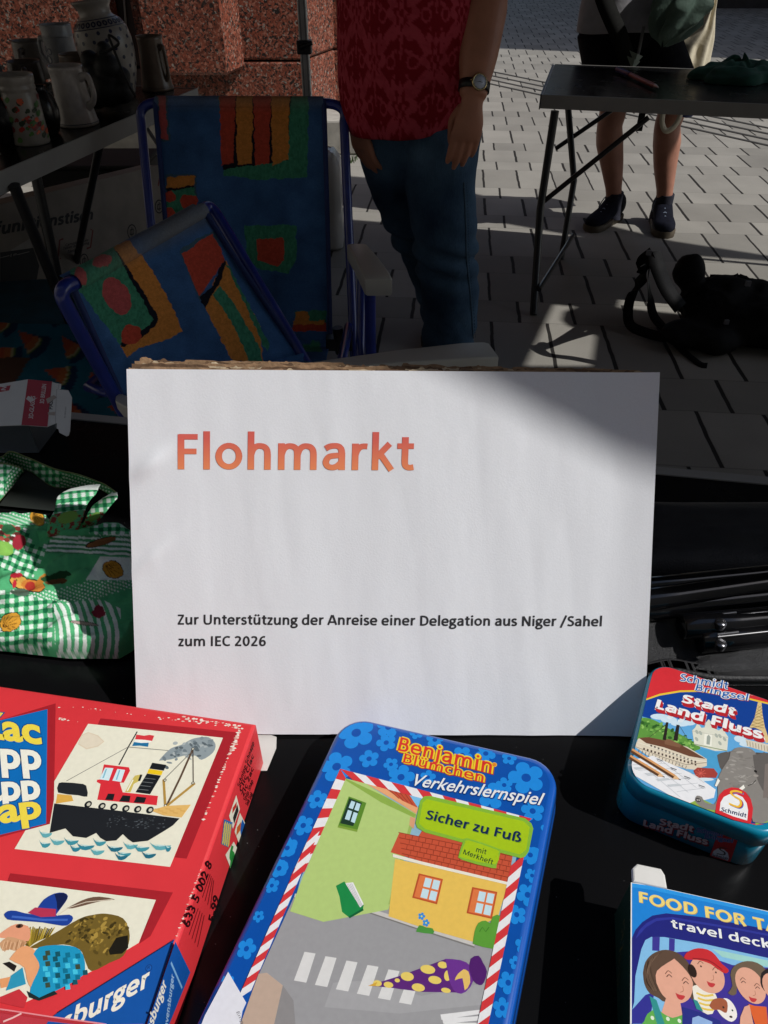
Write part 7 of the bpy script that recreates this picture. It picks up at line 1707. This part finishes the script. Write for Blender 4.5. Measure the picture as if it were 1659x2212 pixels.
# torso and neck
limb(b, [hipc + Vector((0, 0, -.08)), hipc + Vector((0, 0, .06)), hipc + Vector((0, .01, .22)), hipc + Vector((0, .0, .42)), hipc + Vector((0, .02, .54)), hipc + Vector((0, .02, .60))], [(.14, .10), (.145, .105), (.14, .115), (.165, .11), (.13, .08), (.06, .06)])
hc = hipc + Vector((0, -.01, .76)); head_shape(b, hc, 1.0)
fa_d = (Wp - El).normalized()
limb(b, [Vector((.19, Y1 + .03, 1.40)), Shd, Shd.lerp(El, .5), El, El.lerp(Wp, .25), El.lerp(Wp, .65), El.lerp(Wp, .93), Wp + fa_d * .012], [(.06, .06), (.058, .06), (.054, .056), (.050, .050), (.052, .050), (.045, .041), (.034, .028), (.031, .024)])
hand(b, Wp + fa_d * .012, X1(1000, 350, AY - .005) - Wp, Vector((.22, -.95, .0)), Vector((-1, -.25, 0)), .172, .20)
# other arm, mostly behind the body
W2 = X1(774, 238, Y1 - .03); E2 = Vector((-.075, Y1 + .10, 1.06)); S2 = Vector((-.125, Y1 + .05, 1.40))
limb(b, [Vector((-.04, Y1 + .03, 1.40)), S2, S2.lerp(E2, .5), E2, E2.lerp(W2, .25), E2.lerp(W2, .7), W2], [(.06, .06), (.058, .06), (.050, .05), (.043, .043), (.046, .044), (.038, .034), (.029, .023)])
hand(b, W2, X1(780, 345, Y1 - .04) - W2, Vector((-.75, -.65, 0)), Vector((.5, -.9, 0)), .17, .40)
# legs and feet inside the jeans
LK, LA = X1(957, 560), X1(975, 940, Y1 + .02); LA = Vector((.195, Y1 + .02, .10))
RK, RA = Vector((.085, Y1 + .17, .47)), Vector((.225, Y1 + .36, .10))
for hx_, K, A_ in ((.145, Vector((.165, Y1 - .02, .46)), LA), (.0, RK, RA)):
    H_ = Vector((hx_, Y1 + .02, .84)); limb(b, [H_, H_.lerp(K, .5), K, K.lerp(A_, .4), A_, A_ + Vector((0, 0, -.05))], [.075, .068, .05, .05, .033, .03])
body = b.build('body', SK1, p1); fuse(body, .0034, 5)
# knuckle dents are in the mesh; nails
HAIR1 = mat('grey_brown_hair', (.10, .085, .07), .6, .3, 80, .4, 300)
face_bits(p1, hc, 1.0, HAIR1)
# jeans
DEN, n, l, b_ = nt('denim')
tc = n.new('ShaderNodeTexCoord'); nz_ = n.new('ShaderNodeTexNoise'); nz_.inputs['Scale'].default_value = 5; nz_.inputs['Detail'].default_value = 6; wv2 = n.new('ShaderNodeTexNoise'); wv2.inputs['Scale'].default_value = 420; wv2.inputs['Detail'].default_value = 2
mp = n.new('ShaderNodeMapping'); mp.inputs['Scale'].default_value = (1, 1, .18)
l.new(tc.outputs['Object'], nz_.inputs['Vector']); l.new(tc.outputs['Object'], mp.inputs[0]); l.new(mp.outputs[0], wv2.inputs['Vector'])
rp_ = n.new('ShaderNodeValToRGB'); rp_.color_ramp.elements[0].position = .3; rp_.color_ramp.elements[1].position = .72; rp_.color_ramp.elements[0].color = (.020, .046, .10, 1); rp_.color_ramp.elements[1].color = (.12, .22, .34, 1)
mx = n.new('ShaderNodeMix'); mx.data_type = 'RGBA'; mx.blend_type = 'MULTIPLY'; mx.inputs[0].default_value = .5
l.new(nz_.outputs[0], rp_.inputs[0]); l.new(rp_.outputs[0], mx.inputs[6]); l.new(wv2.outputs[0], mx.inputs[7]); l.new(mx.outputs[2], b_.inputs['Base Color'])
b_.inputs['Roughness'].default_value = .9; b_.inputs['Specular IOR Level'].default_value = .15
bb = n.new('ShaderNodeBump'); bb.inputs['Strength'].default_value = .35; bb.inputs['Distance'].default_value = .002; l.new(wv2.outputs[0], bb.inputs['Height']); l.new(bb.outputs[0], b_.inputs['Normal'])
b = MB()
limb(b, [hipc + Vector((0, 0, .12)), hipc + Vector((.0, .0, .02)), hipc + Vector((.005, .0, -.06)), hipc + Vector((.01, .0, -.11))], [(.140, .115), (.152, .122), (.155, .122), (.13, .10)])
limb(b, [Vector((.135, Y1, .83)), Vector((.150, Y1 - .01, .70)), Vector((.150, Y1 - .02, .58)), Vector((.168, Y1 - .035, .47)), Vector((.178, Y1 - .01, .38)), Vector((.200, Y1 + .01, .24)), Vector((.200, Y1 + .02, .10)), Vector((.2, Y1 + .01, .05))],
     [(.095, .105), (.097, .105), (.094, .098), (.090, .088), (.088, .085), (.083, .085), (.082, .088), (.082, .09)])
limb(b, [Vector((.03, Y1 + .02, .83)), Vector((.015, Y1 + .04, .70)), Vector((.04, Y1 + .10, .58)), Vector((.085, Y1 + .15, .46)), Vector((.135, Y1 + .22, .33)), Vector((.195, Y1 + .32, .15)), Vector((.215, Y1 + .35, .06))],
     [(.088, .105), (.088, .10), (.086, .092), (.084, .085), (.08, .082), (.08, .082), (.08, .085)])
jn = b.build('jeans', DEN, p1); fuse(jn, .007, 6)
me = jn.data
for v in me.vertices:      # folds: behind the knee, at the crotch, along the shin
    x, y, z = v.co + Vector(p1.location); f = 0
    f += .009 * math.sin((z - .40) * 95 + (x - .1) * 30) * math.exp(-((z - .40) / .07) ** 2)
    f += .005 * math.sin((z - .74) * 60 + (x - .08) * 55) * math.exp(-((z - .74) / .06) ** 2)
    f += .012 * (float(NZ.f(x * 14, z * 7 + y * 5, 2)) - .5) + .006 * (float(NZ.f(x * 30 + z * 14, z * 22 + y * 12, 2)) - .5)
    f += .004 * math.sin(z * 80 + x * 20) * math.exp(-((z - .12) / .07) ** 2)
    v.co += v.normal * f
b = MB(); SEAM = mat('seam_thread', (.045, .085, .13), .9, .3, 200)
sp_ = smooth_path([X1(1002, 395, Y1 - .085), X1(1006, 480, Y1 - .085), X1(1008, 560, Y1 - .095), X1(1016, 640, Y1 - .08), X1(1022, 730, Y1 - .07)], 14)
dgt = None
from mathutils.bvhtree import BVHTree
def snapper(o):
    mw = WM[o.name]; bm = bmesh.new(); bm.from_mesh(o.data); bm.transform(mw); t = BVHTree.FromBMesh(bm); bm.free(); return t
T_ = snapper(jn)
sp2 = []
for q in sp_:
    dr = (q - Vector(CAM)).normalized(); h_ = T_.ray_cast(Vector(CAM), dr); sp2.append((h_[0] - dr * .0006) if h_[0] is not None else q)
b.tube(sp2, .0022, SEAM, 8)
for i in range(0, len(sp2) - 1, 1):
    q = sp2[i]; d_ = (sp2[i + 1] - q); b.tube([q + Vector((.007, -.001, 0)), q + Vector((.007, -.001, 0)) + d_ * .5], .0008, SEAM, 6)
b.build('side_seam', SEAM, p1)
# shoes
SHO = mat('dark_shoe_leather', (.02, .016, .014), .5, .2, 30)
def shoe(par, heel, toe, m, solem, w=.048, h=.075, nm='shoe'):
    heel = Vector(heel); toe = Vector(toe); d = (toe - heel); L = d.length; d.normalize(); s_ = Vector((-d.y, d.x, 0)); b = MB(); rings = []
    for t, ww, hh in ((0, .6, .9), (.04, .85, 1.15), (.2, .98, 1.22), (.36, .92, 1.1), (.55, .95, .72), (.75, 1.06, .52), (.9, .92, .42), (.98, .62, .30), (1.0, .35, .2)):
        c = heel + d * L * t; sec = []
        for i in range(20):
            a = 2 * math.pi * i / 20; x = math.cos(a); y = math.sin(a); sec.append(c + s_ * (w * ww * math.copysign(abs(x) ** .8, x)) + Vector((0, 0, .022 + (h * hh) * (.5 + .5 * y))))
        rings.append(sec)
    b.rings(rings, m, True); o = b.build(nm, m, par)
    b = MB(); rings = []
    for z, k in ((.0005, .96), (.006, 1.04), (.022, 1.06), (.030, 1.0)):
        sec = []
        for t, ww in ((0, .5), (.05, .82), (.2, .92), (.4, .88), (.6, 1.0), (.78, 1.1), (.92, .92), (1.0, .4)): sec.append((t, ww))
        pts = [heel + d * L * (t * 1.02 - .01) + s_ * w * ww * k + Vector((0, 0, z)) for t, ww in sec] + [heel + d * L * (t * 1.02 - .01) - s_ * w * ww * k + Vector((0, 0, z)) for t, ww in sec[::-1]]
        rings.append(pts)
    b.rings(rings, solem, True); b.build('sole', solem, o)
    return o
SOLE = mat('shoe_sole', (.05, .045, .04), .7)
shoe(p1, (.195, Y1 + .09, 0), (.215, Y1 - .18, 0), SHO, SOLE); shoe(p1, (.225, Y1 + .43, 0), (.17, Y1 + .19, 0), SHO, SOLE)
# shirt with tone-on-tone damask print
def damask(xyz, U, V):
    per = .118; a = (U * 1.13) / per; c = (V * .72) / .165; 
    out = np.zeros(len(U))
    for sh in (0, .5):
        x = np.abs(((a + sh) % 1) - .5) * per / .118 * 1.0; y = ((c + sh) % 1) - .5
        d = np.hypot(x * 1.5, y); th = np.arctan2(y, x * 1.5 + 1e-6)
        pal = (d < .30 + .07 * np.cos(7 * th)) & (d > .17 + .05 * np.cos(7 * th + 1)); eye = (d < .10 + .03 * np.cos(5 * th)) & ~(d < .05)
        lx, ly = x - .20, y - .22; le = (((lx * .75 + ly * .66) / .19) ** 2 + ((-lx * .66 + ly * .75) / .06) ** 2) < 1
        vein = np.abs(-lx * .66 + ly * .75) < .008
        lx2, ly2 = x - .24, y + .20; l2 = ((lx2 * .6 - ly2 * .8) / .16) ** 2 + ((lx2 * .8 + ly2 * .6) / .05) ** 2 < 1
        cr = (np.hypot(x - .33, y - .02) < .085) & (np.hypot(x - .33, y - .02) > .055); st = (x < .022 + .012 * np.sin(y * 50)) & (np.abs(y - .38) < .13)
        dots_ = (np.hypot((x - .13), (y - .42)) < .03) | (np.hypot(x - .40, y - .17) < .022) | (np.hypot(x - .42, y + .10) < .025) | (np.hypot(x - .36, y - .36) < .026)
        out = np.maximum(out, (pal | eye | (le & ~vein) | l2 | cr | st | dots_).astype(float))
    nz2 = NZ.f(U * 140, V * 90, 2); out = out * (.75 + .25 * (nz2 > .4))
    base = np.array((.29, .007, .018)); lt = np.array((.54, .058, .085)); return base + (lt - base) * out[:, None]
def shirt_fn(U, V):
    z = 1.475 - V * .715; a = U * 2 * np.pi
    k = [.76, .80, .86, .95, 1.05, 1.15, 1.25, 1.36, 1.42, 1.475]
    rx = np.interp(z, k, [.172, .178, .184, .180, .176, .178, .185, .19, .15, .075]); rf = np.interp(z, k, [.135, .150, .165, .172, .165, .150, .14, .12, .09, .07])
    ct, st = np.cos(a), np.sin(a); p_ = .85
    x = .068 + rx * np.sign(ct) * np.abs(ct) ** p_; y = Y1 + .01 + rf * np.sign(st) * np.abs(st) ** p_
    f = .009 * np.sin(a * 7 + z * 9) * np.clip((1.1 - z) / .4, 0, 1) + .014 * (NZ.f(U * 16, V * 5, 2) - .5)
    hem = .028 * np.sin(a + .9) * V ** 6 - .02 * np.clip(-st, 0, 1) * V ** 8
    x = x + f * ct; y = y + f * st - .0 * z
    pinch = np.clip((V - .95) / .05, 0, 1) ** 2 * .012
    return x - pinch * ct, y - pinch * st, z + hem
SHM = attr_mat('red_cotton', .8, .3, 900, .15, .0006)
sheet('shirt', shirt_fn, 420, 260, damask, SHM, p1, thick=.0014)
b = MB(); RC = mat('red_sleeve', (.14, .006, .014), .85, .2, 60)
for s_, S_, E_ in ((1, Shd, El), (-1, S2, E2)):
    limb(b, [S_ + Vector((-s_ * .10, -.01, .03)), S_ + Vector((0, 0, .012)), S_.lerp(E_, .35), S_.lerp(E_, .66)], [(.075, .085), (.076, .085), (.072, .078), (.074, .08)])
o = b.build('sleeves', RC, p1); fuse(o, .008, 4)
# wristwatch
wc = El.lerp(Wp, .96); wdir = fa_d; nrmw = Vector((.18, -.97, .1)); nrmw = (nrmw - wdir * nrmw.dot(wdir)).normalized(); wsd = nrmw.cross(wdir)
bh = snapper(body)
def onskin(dirv, off):
    h_ = bh.ray_cast(wc + dirv * .09, -dirv); return h_[0] + dirv * off if h_[0] is not None else wc + dirv * (.034 + off)
b = MB(); ra_, rb2 = [], []
for i in range(36):
    t = 2 * math.pi * i / 36; dv = nrmw * math.cos(t) + wsd * math.sin(t); q = onskin(dv, .0012); ra_.append((q, dv))
hw = .0095
rg = [[q + wdir * hw for q, dv in ra_], [q + dv * .002 + wdir * hw for q, dv in ra_], [q + dv * .002 - wdir * hw for q, dv in ra_], [q - wdir * hw for q, dv in ra_]]
b.rings(rg, None, True, False); wst = b.build('watch_strap', mat('black_strap', (.010, .009, .009), .45, .2, 120), p1)
cq = onskin(nrmw, .003); mw_ = frame_m(cq, -wsd, wdir)
b = MB(); b.lathe([(.001, 0), (.0165, 0), (.0182, .002), (.0182, .0055), (.0168, .0072), (.0150, .0074), (.0148, .0058), (.0001, .0057)], (0, 0, 0), mat('gold_case', (.62, .50, .26), .25, metal=.9), 36, mx=mw_); b.lathe([(.0001, .0), (.0015, .0), (.0018, .003), (.0001, .004)], (.0205, 0, .0035), mat('gold_case', 0), 12, mx=mw_); wcs = b.build('watch_case', None, wst)
b = MB(); b.lathe([(.0001, .0060), (.0154, .0060), (.0154, .0069), (.0001, .0069)], (0, 0, 0), mat('watch_dial', (.52, .56, .66), .35), 36, mx=mw_)
HANDM = mat('watch_hand', (.02, .02, .025), .3)
for i in range(12):
    t = math.pi / 6 * i; c_, s_ = math.cos(t), math.sin(t); q = [(.0128 * c_ - .0004 * s_, .0128 * s_ + .0004 * c_), (.0128 * c_ + .0004 * s_, .0128 * s_ - .0004 * c_), (.0142 * c_ + .0004 * s_, .0142 * s_ - .0004 * c_), (.0142 * c_ - .0004 * s_, .0142 * s_ + .0004 * c_)]
    b.add([mw_ @ Vector((*p_, .0071)) for p_ in q], [(0, 1, 2, 3)], HANDM)
for t, L_2, w2 in ((R(170), .0085, .0008), (R(15), .0115, .0006)):
    c_, s_ = math.cos(t), math.sin(t); b.add([mw_ @ Vector((-w2 * s_, w2 * c_, .0073)), mw_ @ Vector((w2 * s_, -w2 * c_, .0073)), mw_ @ Vector((L_2 * c_, L_2 * s_, .0073))], [(0, 1, 2)], HANDM)
b.build('watch_face', None, wcs)

# ------------------------------------------------------------------ person in shorts behind the right table
Y2 = 3.62
p2 = thing('person', 'person in black shorts and grey shirt with bare calves behind the right table', 'person', (1.2, Y2, 0))
def X2(x, y, yy=Y2): return Vector(PY(*Z(3, x, y), yy))
b = MB(); CX2 = float(X2(842, 150).x); hp = Vector((CX2, Y2, .86))
lk, la = X2(762, 690), X2(782, 1130); rk, ra2 = X2(1092, 690, Y2 - .04), X2(1068, 1140, Y2 - .04)
for hx_, K, A_ in ((CX2 - .10, lk, la), (CX2 + .10, rk, ra2)):
    H_ = Vector((hx_, Y2, .82)); out = -1 if hx_ < CX2 else 1
    limb(b, [H_, H_.lerp(K, .55), K + Vector((0, .0, .06)), K + Vector((0, 0, -.02)), K.lerp(A_, .28) + Vector((out * .004, .02, 0)), K.lerp(A_, .55) + Vector((0, .012, 0)), K.lerp(A_, .85), A_ + Vector((0, 0, -.02)), A_ + Vector((0, .0, -.05))],
         [(.085, .09), (.075, .08), (.060, .066), (.056, .060), (.061, .066), (.052, .056), (.038, .042), (.033, .036), (.030, .032)], p=2.0)
limb(b, [hp + Vector((0, 0, -.1)), hp, hp + Vector((0, 0, .2)), hp + Vector((0, 0, .42)), hp + Vector((0, .01, .54)), hp + Vector((0, .01, .60))], [(.15, .11), (.155, .115), (.145, .105), (.175, .115), (.14, .085), (.06, .06)])
hc2 = hp + Vector((0, 0, .76)); head_shape(b, hc2, 1.0)
for s_ in (-1, 1):
    S_ = hp + Vector((s_ * .19, .02, .52)); E_ = hp + Vector((s_ * .24, .02 if s_ < 0 else -.05, .24)); W_2 = hp + Vector((-.10, .17, .10)) if s_ < 0 else hp + Vector((.33, -.12, .22))
    limb(b, [hp + Vector((s_ * .1, .02, .53)), S_, S_.lerp(E_, .5), E_, E_.lerp(W_2, .3), W_2], [.06, .058, .05, .044, .045, .029])
    hand(b, W_2, (W_2 - E_) * .5 + Vector((-s_ * .0, -.05, .0)), Vector((s_ * .4, -.2, .9)), Vector((-s_, -.3, 0)), .18, .55)
body2 = b.build('body', SK2, p2); fuse(body2, .0042, 5)
face_bits(p2, hc2, 1.0, mat('brown_hair', (.06, .04, .025), .6, .3, 80, .4, 300))
SHORT = mat('black_cotton', (.006, .006, .0075), .95, .25, 25, .4, 60, dist=.004, spec=.08)
b = MB(); limb(b, [hp + Vector((0, 0, .08)), hp + Vector((0, 0, -.04)), hp + Vector((0, 0, -.13))], [(.165, .125), (.18, .14), (.17, .13)])
for s_, K in ((-1, lk), (1, rk)):
    H_ = Vector((CX2 + s_ * .095, Y2, .80)); limb(b, [H_, H_.lerp(K + Vector((0, 0, .09)), .5), K + Vector((0, 0, .10))], [(.105, .12), (.108, .118), (.105, .11)])
o = b.build('shorts', SHORT, p2); fuse(o, .008, 4)
GSH = mat('grey_jersey', (.235, .23, .24), .9, .1, 20, .4, 40, dist=.006)
def sh2(U, V):
    z = 1.47 - V * .685; a = U * 2 * np.pi; k = [.78, .86, 1.0, 1.2, 1.36, 1.42, 1.47]
    rx = np.interp(z, k, [.200, .195, .178, .185, .195, .15, .075]); rf = np.interp(z, k, [.155, .15, .135, .135, .12, .09, .07]); ct, st = np.cos(a), np.sin(a)
    f = .010 * np.sin(a * 6 + z * 8) * np.clip((1.15 - z) / .4, 0, 1); return CX2 + rx * np.sign(ct) * np.abs(ct) ** .85 + f * ct, Y2 + rf * np.sign(st) * np.abs(st) ** .85 + f * st, z + .006 * np.sin(a * 3)
sheet('shirt', sh2, 120, 80, None, GSH, p2, thick=.002)
b = MB()
for s_ in (-1, 1):
    S_ = hp + Vector((s_ * .19, .02, .52)); E_ = hp + Vector((s_ * .24, .02, .24)); limb(b, [S_ + Vector((-s_ * .10, -.01, .03)), S_ + Vector((0, 0, .012)), S_.lerp(E_, .4), S_.lerp(E_, .72)], [(.075, .085), (.076, .085), (.07, .076), (.07, .076)])
o = b.build('sleeves', GSH, p2); fuse(o, .008, 4)
SOCK = mat('navy_sock', (.010, .011, .022), .95, .2, 90, .5, 400); SHO2 = mat('navy_knit_shoe', (.0055, .0065, .013), .8, .3, 60, .4, 300, spec=.1); SOL2 = mat('brown_gum_sole', (.09, .07, .045), .7)
for A_, heel, toe in ((la, None, None), (ra2, None, None)):
    b = MB(); limb(b, [A_ + Vector((0, 0, .030)), A_ + Vector((0, .002, -.02)), A_ + Vector((0, .006, -.07)), A_ + Vector((0, .0, -.10))], [(.0395, .047), (.041, .050), (.047, .060), (.046, .07)]); b.build('sock', SOCK, p2)
def g2(x, y): return Vector(P(*Z(3, x, y), 0))
t1_ = g2(640, 1322); t1_.z = 0; h1 = Vector((la.x, la.y, 0)); h1 -= (t1_ - h1).normalized() * .075
sh_a = shoe(p2, h1, h1 + (t1_ - h1).normalized() * .285, SHO2, SOL2, .046, .088)
t2_ = g2(1078, 1395); t2_.z = 0; h2 = Vector((ra2.x, ra2.y, 0)); h2 -= (t2_ - h2).normalized() * .075
sh_b = shoe(p2, h2, h2 + (t2_ - h2).normalized() * .285, SHO2, SOL2, .048, .088)
LACE = mat('pale_blue_lace', (.20, .25, .33), .8)
for so, hh, tt in ((sh_a, h1, t1_), (sh_b, h2, t2_)):
    d_ = (tt - hh).normalized(); s_ = Vector((-d_.y, d_.x, 0)); b = MB()
    for k in range(4):
        c_ = hh + d_ * (.115 + k * .026); z = .100 - k * .010; b.tube([c_ - s_ * .026 + Vector((0, 0, z - .012)), c_ + Vector((0, 0, z + .004)), c_ + s_ * .026 + Vector((0, 0, z - .012))], .0025, LACE, 6)
    b.tube(smooth_path([hh + d_ * .10 + Vector((0, 0, .106)), hh + d_ * .085 - s_ * .04 + Vector((0, 0, .11)), hh + d_ * .12 - s_ * .05 + Vector((0, 0, .07))], 5), .0025, LACE, 6)
    b.build('lace', LACE, so)
# strap bag, green jacket bundle, cream cloth bag
sb = thing('shoulder_bag', 'dark shoulder bag with wide strap across the grey shirt', 'bag', (1.2, Y2 - .17, .7))
DKO = mat('dark_olive_webbing', (.010, .010, .009), .85, .2, 90, .4, 300, spec=.1)
def strap2(pts, w, m, parent, nm, up=Vector((0, -1, .1))):
    pp = smooth_path(pts, 8); L = []; Rr = []
    for i, q in enumerate(pp):
        t = (pp[min(i + 1, len(pp) - 1)] - pp[max(i - 1, 0)]).normalized(); s_ = t.cross(up).normalized() * w / 2; L.append(q - s_); Rr.append(q + s_)
    off = up.normalized() * .003; b = MB(); b.rings([L, Rr, [q + off for q in Rr], [q + off for q in L], L], m, True, False, closed=False); return b.build(nm, m, parent)
strap2([X2(690, -120, Y2 - .16), X2(725, 0, Y2 - .165), X2(765, 100, Y2 - .175), X2(810, 200, Y2 - .18), X2(850, 320, Y2 - .17), X2(880, 400, Y2 - .16)], .065, DKO, sb, 'strap')
b = MB(); c_ = X2(900, 470, Y2 - .13); b.prism(rrect(c_.x - .11, c_.x + .10, c_.y - .035, c_.y + .03, .02), c_.z - .10, c_.z + .06, DKO, bevel=.01); b.build('pouch', DKO, sb)
strap2([X2(950, 150, Y2 - .17), X2(935, 230, Y2 - .175), X2(915, 330, Y2 - .17)], .012, mat('grey_cord', (.12, .12, .12), .8), sb, 'cord')
for a_ in ((890, 350), (905, 320)):
    b = MB(); q = X2(*a_, Y2 - .18); b.add([q + Vector((-.03, 0, .02)), q + Vector((.0, -.01, -.03)), q + Vector((.03, 0, .0)), q + Vector((.0, -.015, .01))], [(0, 1, 3), (1, 2, 3), (2, 0, 3), (0, 2, 1)]); b.build('key_tag', mat('sage_leather', (.16, .20, .16), .5), sb)
jk = thing('green_jacket', 'dark green crumpled jacket carried over the cream bag', 'jacket', (1.5, Y2 - .16, .85))
def jk_fn(U, V):
    a = U * 2 * np.pi; zc = X2(1200, 60, Y2 - .16); tp_, bt = X2(1180, -330, Y2 - .16).z, X2(1130, 245, Y2 - .16).z
    z = tp_ + (bt - tp_) * V; w = np.interp(V, [0, .35, .62, .8, .92, 1], [.05, .095, .105, .09, .06, .012]); cx = X2(1150, 60, Y2 - .16).x + np.interp(V, [0, .5, .8, 1], [0, 0, -.01, -.045])
    f = 1 + .22 * np.sin(a * 6 + V * 9) + .45 * (NZ.f(U * 10, V * 5, 2) - .5); return cx + w * np.cos(a) * f, Y2 - .20 + w * .45 * np.sin(a) * f, z + .01 * np.sin(a * 5)
sheet('jacket_cloth', jk_fn, 140, 90, None, mat('sage_green_cloth', (.065, .105, .080), .8, .25, 14, .4, 60, dist=.004), jk)
b = MB(); q = [X2(x, y, Y2 - .19) for x, y in ((985, 130), (1015, 75), (1050, 180), (1020, 150))]; b.add(q, [(0, 1, 2, 3)]); b.add([v + Vector((0, .004, 0)) for v in q], [(3, 2, 1, 0)]); b.build('collar_tip', mat('sage_green_cloth', 0), jk)
tb = thing('cloth_bag', 'cream cotton carrier bag in sunlight hanging from the hand of the person in shorts', 'bag', (1.62, Y2 - .1, .6))
CRM = mat('cream_cotton', (.56, .50, .37), .9, .08, 20, .3, 80, dist=.004)
def tb_fn(U, V):
    a = U * 2 * np.pi; tp_ = X2(1310, -250, Y2 + .14); bt = X2(1240, 560, Y2 + .14); z = tp_.z + (bt.z - tp_.z) * V
    xl_ = np.interp(V, [0, .3, .48, .59, .85, .93, 1], [X2(1280, 0, Y2 + .14).x, X2(1270, 0, Y2 + .14).x, X2(1190, 0, Y2 + .14).x, X2(1080, 0, Y2 + .14).x, X2(1065, 0, Y2 + .14).x, X2(1080, 0, Y2 + .14).x, X2(1140, 0, Y2 + .14).x])
    xr_ = np.interp(V, [0, .3, .55, .78, .9, .97, 1], [X2(1345, 0, Y2 + .14).x, X2(1365, 0, Y2 + .14).x, X2(1395, 0, Y2 + .14).x, X2(1405, 0, Y2 + .14).x, X2(1400, 0, Y2 + .14).x, X2(1370, 0, Y2 + .14).x, X2(1300, 0, Y2 + .14).x])
    d = np.interp(V, [0, .4, .8, 1], [.02, .05, .09, .05]); c = (xl_ + xr_) / 2; w = (xr_ - xl_) / 2
    f = 1 + .26 * np.sin(a * 9 + V * 5) * (1 - .4 * V) + .4 * (NZ.f(U * 14, V * 4, 2) - .5); return c + w * np.cos(a) * (1 + .25 * (f - 1)), Y2 + .14 + d * np.sin(a) * f, z
sheet('bag_cloth', tb_fn, 180, 90, None, CRM, tb)
strap2([X2(1060, 640, Y2 - .16), X2(1055, 700, Y2 - .165), X2(1075, 745, Y2 - .17), X2(1115, 730, Y2 - .17), X2(1150, 680, Y2 - .165), X2(1165, 630, Y2 - .16)], .022, CRM, tb, 'handle')
b = MB(); q = X2(1200, 652, Y2 - .12); ball(b, q, .02, mat('blue_plastic', (.02, .04, .16), .35), (1.3, .8, .7)); b.build('blue_toggle', None, tb)
b = MB(); q = X2(940, 660, Y2 - .1); b.box(q.x - .014, q.x + .014, q.y - .003, q.y + .003, q.z - .06, q.z + .10, DKO); b.build('strap_end', DKO, sb)
